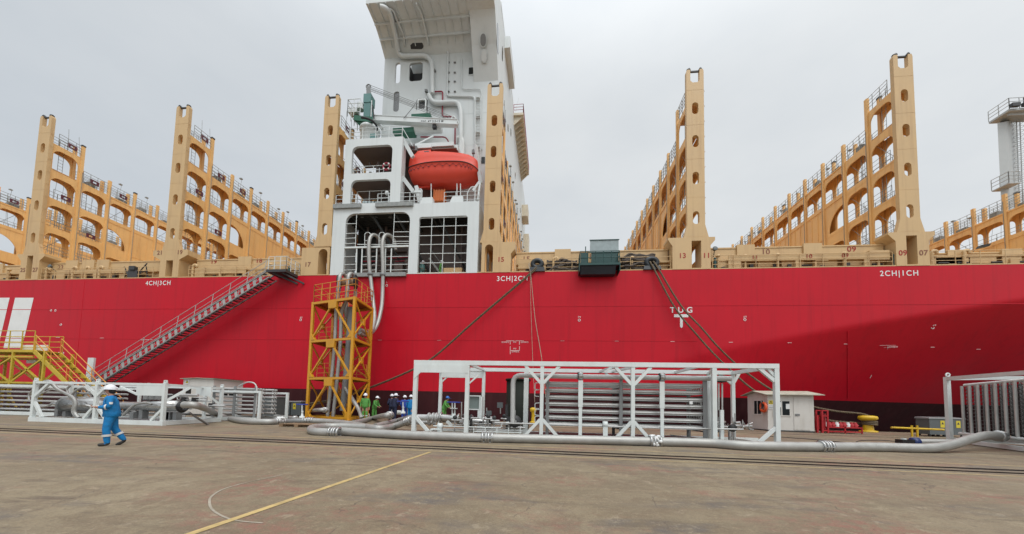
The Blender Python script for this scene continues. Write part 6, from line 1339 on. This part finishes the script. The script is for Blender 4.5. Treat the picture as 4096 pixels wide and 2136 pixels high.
cabinet(1121,1160,1604,1650,25.2,'small grey cabinet with a white sticker beside the tall cabinet',[(.28,.55,M_mark)])
cabinet(1163,1204,1604,1650,25.2,'small grey cabinet with a yellow sticker nearest the amber tower',[(.22,.5,M_sign)])
cabinet(3716,3790,1670,1738,23.6,'low grey cabinet with one yellow sticker left of the right skid post',[(.62,.85,M_sign)])
cabinet(3794,3862,1671,1739,23.6,'low grey cabinet with one yellow sticker half behind the right skid post',[(.45,.7,M_sign)])
def bollard(px,py0,py1,Y,label,s=1.):
    x=P(px,1690,Y).x; zt_=P(px,py0,Y).z; zb_=gz(Y); h=zt_-zb_; o=thing('mooring_bollard',label,'bollard',(x,Y,zb_),'yellow mooring bollards')
    MB().lathe((x,Y,zb_),[(.72*s,0),(.72*s,.08),(.44*s,.12)],28).build('base',M_boll,o)
    MB().lathe((x,Y,zb_),[(.44*s,.11),(.40*s,h*.35),(.38*s,h*.6),(.5*s,h*.72)],28).build('column',M_boll,o)
    mb=MB().lathe((x,Y,zb_),[(.48*s,h*.70),(.66*s,h*.76),(.70*s,h*.86),(.64*s,h*.96),(.3*s,h),(0,h)],28); mb.v=[Vector((x+(p.x-x)*1.15,p.y,p.z)) for p in mb.v]; mb.build('cap',M_boll,o)
    return o
bollard(3472,1662,1725,26.4,'yellow mushroom shaped mooring bollard with ropes, right of the white cabin',.66)
bollard(2132,1630,1690,26.2,'small yellow mooring bollard seen behind the white pipe frame beside the dark drum',.30)
mb=MB(); q=P(3478,1690,26.4)
for i in range(3): mb.torus((q.x,26.4,gz(26.4)+.50+.10*i),.36,.055,(.05,0,1),26,7)
solo(mb,'rope_turn',M_rope2,'rope turns wound round the neck of the yellow bollard','rope')
def b8(x,y,Y=23.0): return P(3400+x*.33512,1450+y*.33507,Y)
br_=thing('yellow_barrier','low yellow pole barrier on short posts right of the bollard','barrier',(b8(760,800).x,23,gz(23)))
MB().tube(b8(490,776),b8(1120,803),.055,8).build('pole',M_boll,br_)
for x in (735,800): p=b8(x,752); MB().tube((p.x,23,gz(23)),p,.05,8).build('post',M_boll,br_)
def b7(x,y,Y=24.0): return P(*q7(x,y),Y)
rk=thing('red_rack','red steel cylinder rack standing against the right side of the white cabin','rack',(b7(1290,800).x,24.2,gz(24)))
mb=MB(); a,b=b7(1215,800).x+.1,b7(1378,800).x; zt_=b7(1300,640).z
for x in (a,a+.28,b):
    for y in (24.0,24.5): mb.beam((x,y,gz(24)),(x,y,zt_ if x>a else zt_-.3),.08,.08,up=(0,1,0))
for z in (gz(24)+.15,zt_-.35,zt_-.02): 
    for y in (24.0,24.5): mb.beam((a+.28,y,z),(b,y,z),.07,.07)
    mb.beam((b,24.0,z),(b,24.5,z),.07,.07)
mb.build('frame',M_redq,rk); MB().tube(((a+b)/2+.2,24.25,gz(24)+.2),((a+b)/2+.2,24.25,zt_-.2),.14,14).tube(((a+b)/2-.1,24.3,gz(24)+.2),((a+b)/2-.1,24.3,zt_-.35),.12,14).build('cylinder',M_redq,rk)
rs=thing('red_pump_tray','low red tray of pumps and valves between the red rack and the bollard','pump tray',(b7(1610,880).x,24.3,gz(24)))
a,b=b7(1385,880).x,b7(1838,880).x; mb=MB()
for z in (gz(24)+.10,gz(24)+.36):
    for y in (24.0,24.7): mb.beam((a,y,z),(b,y,z),.06,.07)
    for x in (a,b): mb.beam((x,24,z),(x,24.7,z),.06,.06)
for x in (a,(a+b)/2,b): mb.beam((x,24,gz(24)),(x,24,gz(24)+.4),.06,.06,up=(0,1,0))
mb.box(a,b,24.05,24.65,gz(24)+.06,gz(24)+.10); mb.build('tray',M_redq,rs)
rd=random.Random(4); mb=MB(); mb2=MB()
for i in range(9):
    x=a+(b-a)*(i+.5)/9; z=gz(24)+.36; (mb if i%3 else mb2).lathe((x,24.35,z),[(.12,0),(.13,.2),(.08,.26),(.1,.3),(0,.32)],12); mb.tube((x-.12,24.3,z+.12),(x+.14,24.3,z+.12),.05,8)
mb.build('pump',M_redq,rs); mb2.build('valve',M_mark,rs)
# stacked pipe stub with blue pump
gq_=G(3640,1786); 
o=thing('blue_pump','navy blue flanged pump with a grey pipe lying beside the right skid post','pump',(gq_.x,gq_.y,gq_.z))
def g8(x,y): return P(3400+x*.33512,1450+y*.33507,gq_.y)
MB().lathe(g8(735,950),[(0,0),(.18,.001),(.19,.1),(.19,.22),(.12,.25)],20,(1,0,0)).build('flange',M_navy,o); MB().box(g8(590,950).x,g8(735,950).x,gq_.y-.15,gq_.y+.2,gq_.z+.02,gq_.z+.28).build('motor',M_black,o); MB().tube(g8(640,935),g8(640,905),.09,10).build('cap',M_frame,o)
MB().pipe([g8(800,950),g8(1100,952),g8(1240,956)],.13,14).build('pipe',M_hose,o)
MB().tube(G(3560,1755)+Vector((0,0,.012)),G(3430,1765)+Vector((0,0,.012)),.014,5)
mb=MB(); mb.pipe(smooth([G(x,y)+Vector((0,0,.015)) for x,y in ((3060,1745),(3240,1758),(3380,1771),(3420,1772),(3440,1764),(3520,1762),(3600,1768))],6),.017,5); solo(mb,'ground_cable',M_black,'black cable lying on the quay behind the long front hose near its right coupling','cable')
# ================================================================== yellow access platform at the left
def q1(x,y): return x*.40962,1050+y*.40953
Yn,Yf=20.6,22.0
AP=thing('access_platform','yellow green scaffold platform with orange railed stairs at the far left','platform',(P(100,1500,21).x,21.3,gz(21)))
zd=P(*q1(150,850),Yn).z; xr_=P(*q1(335,850),Yn).x; xl_=xr_-9
mb=MB(); mb.box(xl_,xr_,Yn,Yf,zd-.06,zd); 
for y in (Yn,Yf): mb.beam((xl_,y,zd-.12),(xr_,y,zd-.12),.10,.12); mb.beam((xl_,y,P(*q1(100,918),Yn).z),(xr_,y,P(*q1(100,918),Yn).z),.10,.12)
mb.build('deck',M_yell,AP)
mb=MB(); zt2=P(*q1(150,918),Yn).z; zl2=P(*q1(100,1170),Yn).z
xsx=[P(*q1(x_,1000),Yn).x for x_ in (-250,120,430)]
for y in (Yn,Yf):
    for x in xsx+[xsx[0]-2.2]: mb.beam((x,y,gz(y)),(x,y,zd-.1),.12,.12,up=(0,1,0))
    for i in range(2): mb.beam((xsx[i],y,zt2),(xsx[i+1],y,zl2),.09,.09); mb.beam((xsx[i+1],y,zt2),(xsx[i],y,zl2),.09,.09)
    mb.beam((xsx[0]-2,y,zl2),(xsx[-1],y,zl2),.1,.1); mb.beam((xsx[0],y,zl2),((xsx[0]+xsx[1])/2,y,gz(y)),.09,.09); mb.beam((xsx[1],y,zl2),((xsx[0]+xsx[1])/2,y,gz(y)),.09,.09)
for x in xsx: mb.beam((x,Yn,zt2),(x,Yf,zl2),.07,.07); mb.beam((x,Yn,zl2),(x,Yf,zt2),.07,.07)
mb.build('truss',M_yell,AP)
mb=MB(); railing(mb,[(xl_,Yn,zd),(xr_-.05,Yn,zd)],P(*q1(150,668),Yn).z-zd,.95,(.38,.72,1.05),r=.026,n=5); railing(mb,[(xl_,Yf,zd),(xr_,Yf,zd)],1.15,1.1,r=.024,n=5); mb.build('railing',M_yell,AP)
sb=P(*q1(650,1185),Yn); mb=MB()
slope=(zd-gz(Yn))/1.; run=(P(*q1(640,1165),Yn).x-xr_)/(zd-P(*q1(640,1165),Yn).z)*(zd-gz(Yn))
xe=xr_+run
for y in (Yn,Yf-.1): mb.beam((xr_,y,zd-.1),(xe,y,gz(y)+.05),.07,.24)
n=12
for i in range(1,n): t=i/n; mb.box(xr_+run*t-.13,xr_+run*t+.13,Yn+.04,Yf-.14,zd-(zd-gz(Yn))*t-.02,zd-(zd-gz(Yn))*t+.02)
mb.build('stair',M_yell,AP)
mb=MB()
for y in (Yn,Yf-.1):
    h=.98
    for k in (.55,1.0): mb.tube((xr_,y,zd+h*k),(xe,y,gz(y)+h*k+.05),.03,6)
    for i in range(5): t=i/4; mb.tube((xr_+run*t,y,zd-(zd-gz(y))*t-.05),(xr_+run*t,y,zd-(zd-gz(y))*t+h),.026,6)
mb.build('stair_rail',M_orange,AP)
a,b,z0,z1=rp(q1,205,805,467,860,Yf+.1); MB().box(a,b,Yf+.08,Yf+.12,z0,z1).build('white_board',M_mark,AP); a,b,z0,z1=rp(q1,260,945,410,985,Yf+.1); MB().box(a,b,Yf+.08,Yf+.12,z0,z1).build('white_board',M_mark,AP)
# ================================================================== people
def person(label,foot,face,pose,m_cloth,m_helm,bands=False,scale=1.,items=None,group=None,bulkj=1.):
    """one skinned body; face = direction on the ground; pose = joint table in (right, forward, up) metres"""
    o=thing('person',label,'person',foot,group); f=Vector((face[0],face[1],0)).normalized(); r=Vector((f.y,-f.x,0)); base=Vector(foot)
    def W(p): return (r*p[0]+f*p[1]+Vector((0,0,1))*p[2])*scale
    names=list(pose); idx={n:i for i,n in enumerate(names)}
    me=bpy.data.meshes.new('body'); me.from_pydata([W(pose[n][0]) for n in names],[(idx[n],idx[pose[n][2]]) for n in names if pose[n][2]],[])
    ob=bpy.data.objects.new('body',me); COL.objects.link(ob)
    sk=ob.modifiers.new('s','SKIN'); sk.use_smooth_shade=True; ss=ob.modifiers.new('u','SUBSURF'); ss.levels=2; ss.render_levels=2
    lay=me.skin_vertices[0].data
    for n in names:
        q=pose[n][1]; lay[idx[n]].radius=(q[0]*scale,q[1]*scale) if isinstance(q,tuple) else (q*scale,q*scale); lay[idx[n]].use_root=(n=='pelvis')
    bpy.context.view_layer.update(); ev=ob.evaluated_get(bpy.context.evaluated_depsgraph_get()); m2=bpy.data.meshes.new_from_object(ev); bpy.data.objects.remove(ob); m2.name='body'
    for m in (m_cloth,M_skin,M_boot2,M_refl,M_gdark): m2.materials.append(m)
    reg=[(W(pose[n][0]),pose[n][3]) for n in names]
    for p in m2.polygons: p.use_smooth=True; c=p.center; p.material_index=min(reg,key=lambda q:(q[0]-c).length)[1]
    b=bpy.data.objects.new('body',m2); COL.objects.link(b); b.parent=o; ORG[o]=base
    mb=MB(); n=20; secs=[(1.47,.10,.085,'collar'),(1.42,.185,.115,'collar'),(1.30,.205,.150,'chest'),(1.12,.205,.168,'belly'),(.98,.205,.170,'pelvis'),(.87,.215,.178,'pelvis'),(.855,.195,.16,'pelvis')]; rj=random.Random(int(abs(foot[0])*100)); vs=[]
    for z,rx,ry,k in secs:
        c=pose[k][0]
        for j in range(n): a=2*math.pi*j/n; w_=1+rj.uniform(-.035,.035); vs.append(base+W((rx*math.cos(a)*w_*bulkj,c[1]+ry*math.sin(a)*w_*bulkj,z+rj.uniform(-.012,.012))))
    mb.add(vs,[(i*n+j,i*n+(j+1)%n,(i+1)*n+(j+1)%n,(i+1)*n+j) for i in range(len(secs)-1) for j in range(n)],0,True); mb.build('jacket',m_cloth,o)
    hc=base+W(pose['head'][0]); up=Vector((0,0,1))
    def hl(px,py,pz): return hc+(r*px+f*py+up*pz)*scale
    mb=MB(); mb.ball(hl(0,-.01,.045),.128*scale,.142*scale,.150*scale,18,8,0,-.05,1.); mb.lathe(hl(0,.0,.035),[(.0,0),(.148*scale,0),(.150*scale,.012),(.12*scale,.025)],20); mb.hexa([hl(-.10,.10,.03),hl(.10,.10,.03),hl(.07,.22,.025),hl(-.07,.22,.025),hl(-.10,.10,.05),hl(.10,.10,.05),hl(.07,.22,.035),hl(-.07,.22,.035)]); mb.tube(hl(0,-.15,.10),hl(0,.13,.10),.02*scale,6)
    mb.build('helmet',m_helm,o)
    MB().ball(hl(0,-.035,-.01),.102*scale,.085*scale,.095*scale,12,6,0,-.75,.5).build('hair',M_hair,o)
    mb=MB(); [mb.ball(hl(s*.036,.098,.0),.014*scale,n=8,k=5) for s in (-1,1)]; mb.build('eye',M_hair,o)
    if bands:
        for (n0,n1,t0,t1,rr_) in bands: a,c=base+W(pose[n0][0]),base+W(pose[n1][0]); MB().pipe([a.lerp(c,t0),a.lerp(c,t1)],rr_*scale,14,cap=False).build('reflective_band',M_refl,o)
    for it in items or []: it(o,W,base)
    return o
def hand(P_,side,wrist,dirv,curl=.5,full=True):
    """palm, four unequal bent fingers and a thumb"""
    w=Vector(wrist); d=Vector(dirv).normalized(); s=Vector((1 if side=='R' else -1,0,0)); n=d.cross(s).normalized(); t='h'+side
    P_[t+'palm']=(tuple(w+d*.06),(.040,.022),'wrist'+side,1)
    for i,(L_,off) in enumerate(((.072,-.030),(.080,-.010),(.075,.011),(.058,.031))):
        k=w+d*.105+s*off; P_[f'{t}k{i}']=(tuple(k),.0105,t+'palm',1); a=k+(d*math.cos(.4*curl)+n*math.sin(.4*curl))*L_*.55; P_[f'{t}a{i}']=(tuple(a),.009,f'{t}k{i}',1); b=a+(d*math.cos(1.3*curl)+n*math.sin(1.3*curl))*L_*.5; P_[f'{t}b{i}']=(tuple(b),.008,f'{t}a{i}',1)
    th=w+d*.045-s*.042+n*.01; P_[t+'t0']=(tuple(th),.011,t+'palm',1); P_[t+'t1']=(tuple(th+d*.04-s*.012+n*.02),.0095,t+'t0',1)
def base_pose(legL,legR,armL,armR,lean=0.,headf=.03,bulk=1.):
    P_={}
    P_['pelvis']=((0,0,.94),(.17*bulk,.145*bulk),None,0); P_['belly']=((0,.01+lean*.3,1.08),(.175*bulk,.15*bulk),'pelvis',0); P_['chest']=((0,lean*.7,1.30),(.19*bulk,.145*bulk),'belly',0); P_['collar']=((0,lean*.9+.0,1.45),(.10,.085),'chest',0)
    P_['neck']=((0,lean+.01,1.51),.062,'collar',1); P_['head']=((0,lean+headf,1.62),(.085,.10),'neck',1); P_['crown']=((0,lean+headf-.01,1.71),(.07,.085),'head',1); P_['chin']=((0,lean+headf+.055,1.565),(.045,.04),'head',1); P_['nose']=((0,lean+headf+.115,1.612),.016,'head',1)
    for s,leg,arm in (('L',legL,armL),('R',legR,armR)):
        k=-1 if s=='L' else 1
        P_['hip'+s]=((k*.10,leg[0][1]*.1,.88),(.115*bulk,.12*bulk),'pelvis',0); P_['knee'+s]=((k*.11,leg[0][0],leg[0][2] if len(leg[0])>2 else .50),(.088*bulk,.09*bulk),'hip'+s,0); P_['shin'+s]=((k*.11,(leg[0][0]+leg[1][0])/2,(( leg[0][2] if len(leg[0])>2 else .5)+leg[1][1])/2),(.078*bulk,.08*bulk),'knee'+s,0); P_['ankle'+s]=((k*.11,leg[1][0],leg[1][1]),(.072,.075),'shin'+s,0)
        ax,az=leg[1]; ta=leg[2]  # foot pitch
        P_['heel'+s]=((k*.11,ax-.03,az-.06),(.045,.045),'ankle'+s,2); P_['ball'+s]=((k*.115,ax-.03+.14*math.cos(ta),az-.065-.14*math.sin(ta)),(.052,.046),'heel'+s,2); P_['toe'+s]=((k*.115,ax-.03+.22*math.cos(ta),az-.075-.22*math.sin(ta)),(.044,.036),'ball'+s,2)
        P_['shoulder'+s]=((k*.205,lean*.8,1.41),(.085*bulk,.08*bulk),'chest',0); P_['elbow'+s]=(arm[0],(.066*bulk,.066*bulk),'shoulder'+s,0); P_['cuff'+s]=(tuple(Vector(arm[0]).lerp(Vector(arm[1]),.82)),(.055,.055),'elbow'+s,0); P_['wrist'+s]=(arm[1],(.036,.03),'cuff'+s,1)
        hand(P_,s,arm[1],arm[2],arm[3] if len(arm)>3 else .5)
    return P_
walk=base_pose(((.07,.05,.51),(.03,.115),.0),((-.06,-.05,.50),(-.27,.18),.55),((-.26,.02,1.15),(-.14,.27,1.13),(.3,1,.15),.9),((.26,.0,1.14),(.13,.28,1.12),(-.3,1,.15),.9),lean=.05,bulk=1.10)
ft=G(436,1783)
hgt=(P(463,1540,ft.y).z-ft.z)/1.80
def clip(o,W,b):
    c=b+W((0,.40,1.13)); mb=MB(); mb.hexa([c+W((x,y,z)) for x,y,z in ((-.11,-.10,-.02),(.11,-.10,-.02),(.11,.12,.06),(-.11,.12,.06),(-.11,-.10,-.005),(.11,-.10,-.005),(.11,.12,.075),(-.11,.12,.075))]); 
    s=solo(mb,'notebook',M_mark,'small white notebook held by the walking worker in blue','notebook')
def sleeve(o,W,b):
    p=b+W((-.285,.03,1.24)); mb=MB(); p=b+W((-.315,.0,1.26)); mb.box(p.x-.05,p.x+.05,p.y-.015,p.y+.015,p.z-.03,p.z+.03); mb.build('sleeve_patch',M_mark,o)
person('worker in blue coveralls and white helmet walking left across the open quay',(ft.x,ft.y,ft.z),(-.70,-.71),walk,M_cbl,M_helm,[('kneeL','ankleL',.42,.58,.104),('kneeR','ankleR',.42,.58,.104),('elbowL','wristL',.15,.3,.085)],hgt,[clip,sleeve],None,1.08)
stand=base_pose(((.02,.0),(.0,.115),.0),((.0,.0),(-.02,.115),.0),((-.28,-.02,1.14),(-.20,.18,1.0),(.2,1,-.2)),((.28,-.02,1.14),(.22,.16,1.0),(-.2,1,-.2)),lean=.05)
hang=base_pose(((.03,.0),(.02,.115),.0),((-.02,.0),(-.04,.115),.0),((-.28,-.02,1.13),(-.27,.06,.88),(0,.15,-1)),((.28,-.02,1.13),(.27,.06,.88),(0,.15,-1)),lean=.02)
bent=base_pose(((.05,.0),(.02,.115),.0),((-.02,.0),(-.04,.115),.0),((-.25,.18,1.16),(-.12,.42,1.02),(.2,1,-.3)),((.25,.18,1.16),(.14,.40,1.0),(-.2,1,-.3)),lean=.16,headf=.08)
def crew(lab,px,pyt,Y,face,pose,mc,mh,bands=None):
    p=gp(px,Y,1640); s=(P(px,pyt,Y).z-p.z)/1.80; return person(lab,tuple(p),face,pose,mc,mh,bands or [],s)
crew('taller worker in green coveralls and white helmet at the foot of the amber tower',1460,1573,23.4,(.3,-1),hang,M_cgr,M_helm,[('kneeL','ankleL',.4,.55,.1),('kneeR','ankleR',.4,.55,.1)])
crew('worker in green coveralls with arms held forward, right of the taller green worker',1497,1584,24.2,(1,-.2),bent,M_cgr,M_helm)
crew('person in dark navy clothes and white helmet left of the white pipe frame, back turned',1578,1573,24.0,(.5,1),stand,M_cnv,M_helm)
crew('white helmeted person mostly hidden behind the dark navy figure',1567,1576,24.9,(-.6,.8),stand,M_cnv,M_helm)
crew('worker in royal blue with white helmet between the dark figure and the frame post',1617,1581,24.2,(-.3,1),stand,M_crb,M_helm)
crew('worker in bright blue coveralls and white helmet against the frame post',1641,1579,23.8,(.2,1),hang,M_cbl,M_helm)
crew('worker in green coveralls and blue helmet seen through the left end of the pipe frame',1776,1584,24.0,(1,-.1),bent,M_cgr,M_hblu)
# green clad crew on the ship behind the guard bars
for px,py,lab,fc in ((1688,1050,'crew member in pale green seen behind the left bars of the square ship opening',(1,-.4)),(1762,1052,'crew member in darker green deeper inside the square ship opening',(1,.2))):
    p=P(px,1090,D+1.6); person(lab,(p.x,p.y,DK),fc,stand,M_cgr if px>1700 else M_teal,M_helm,[],.98)
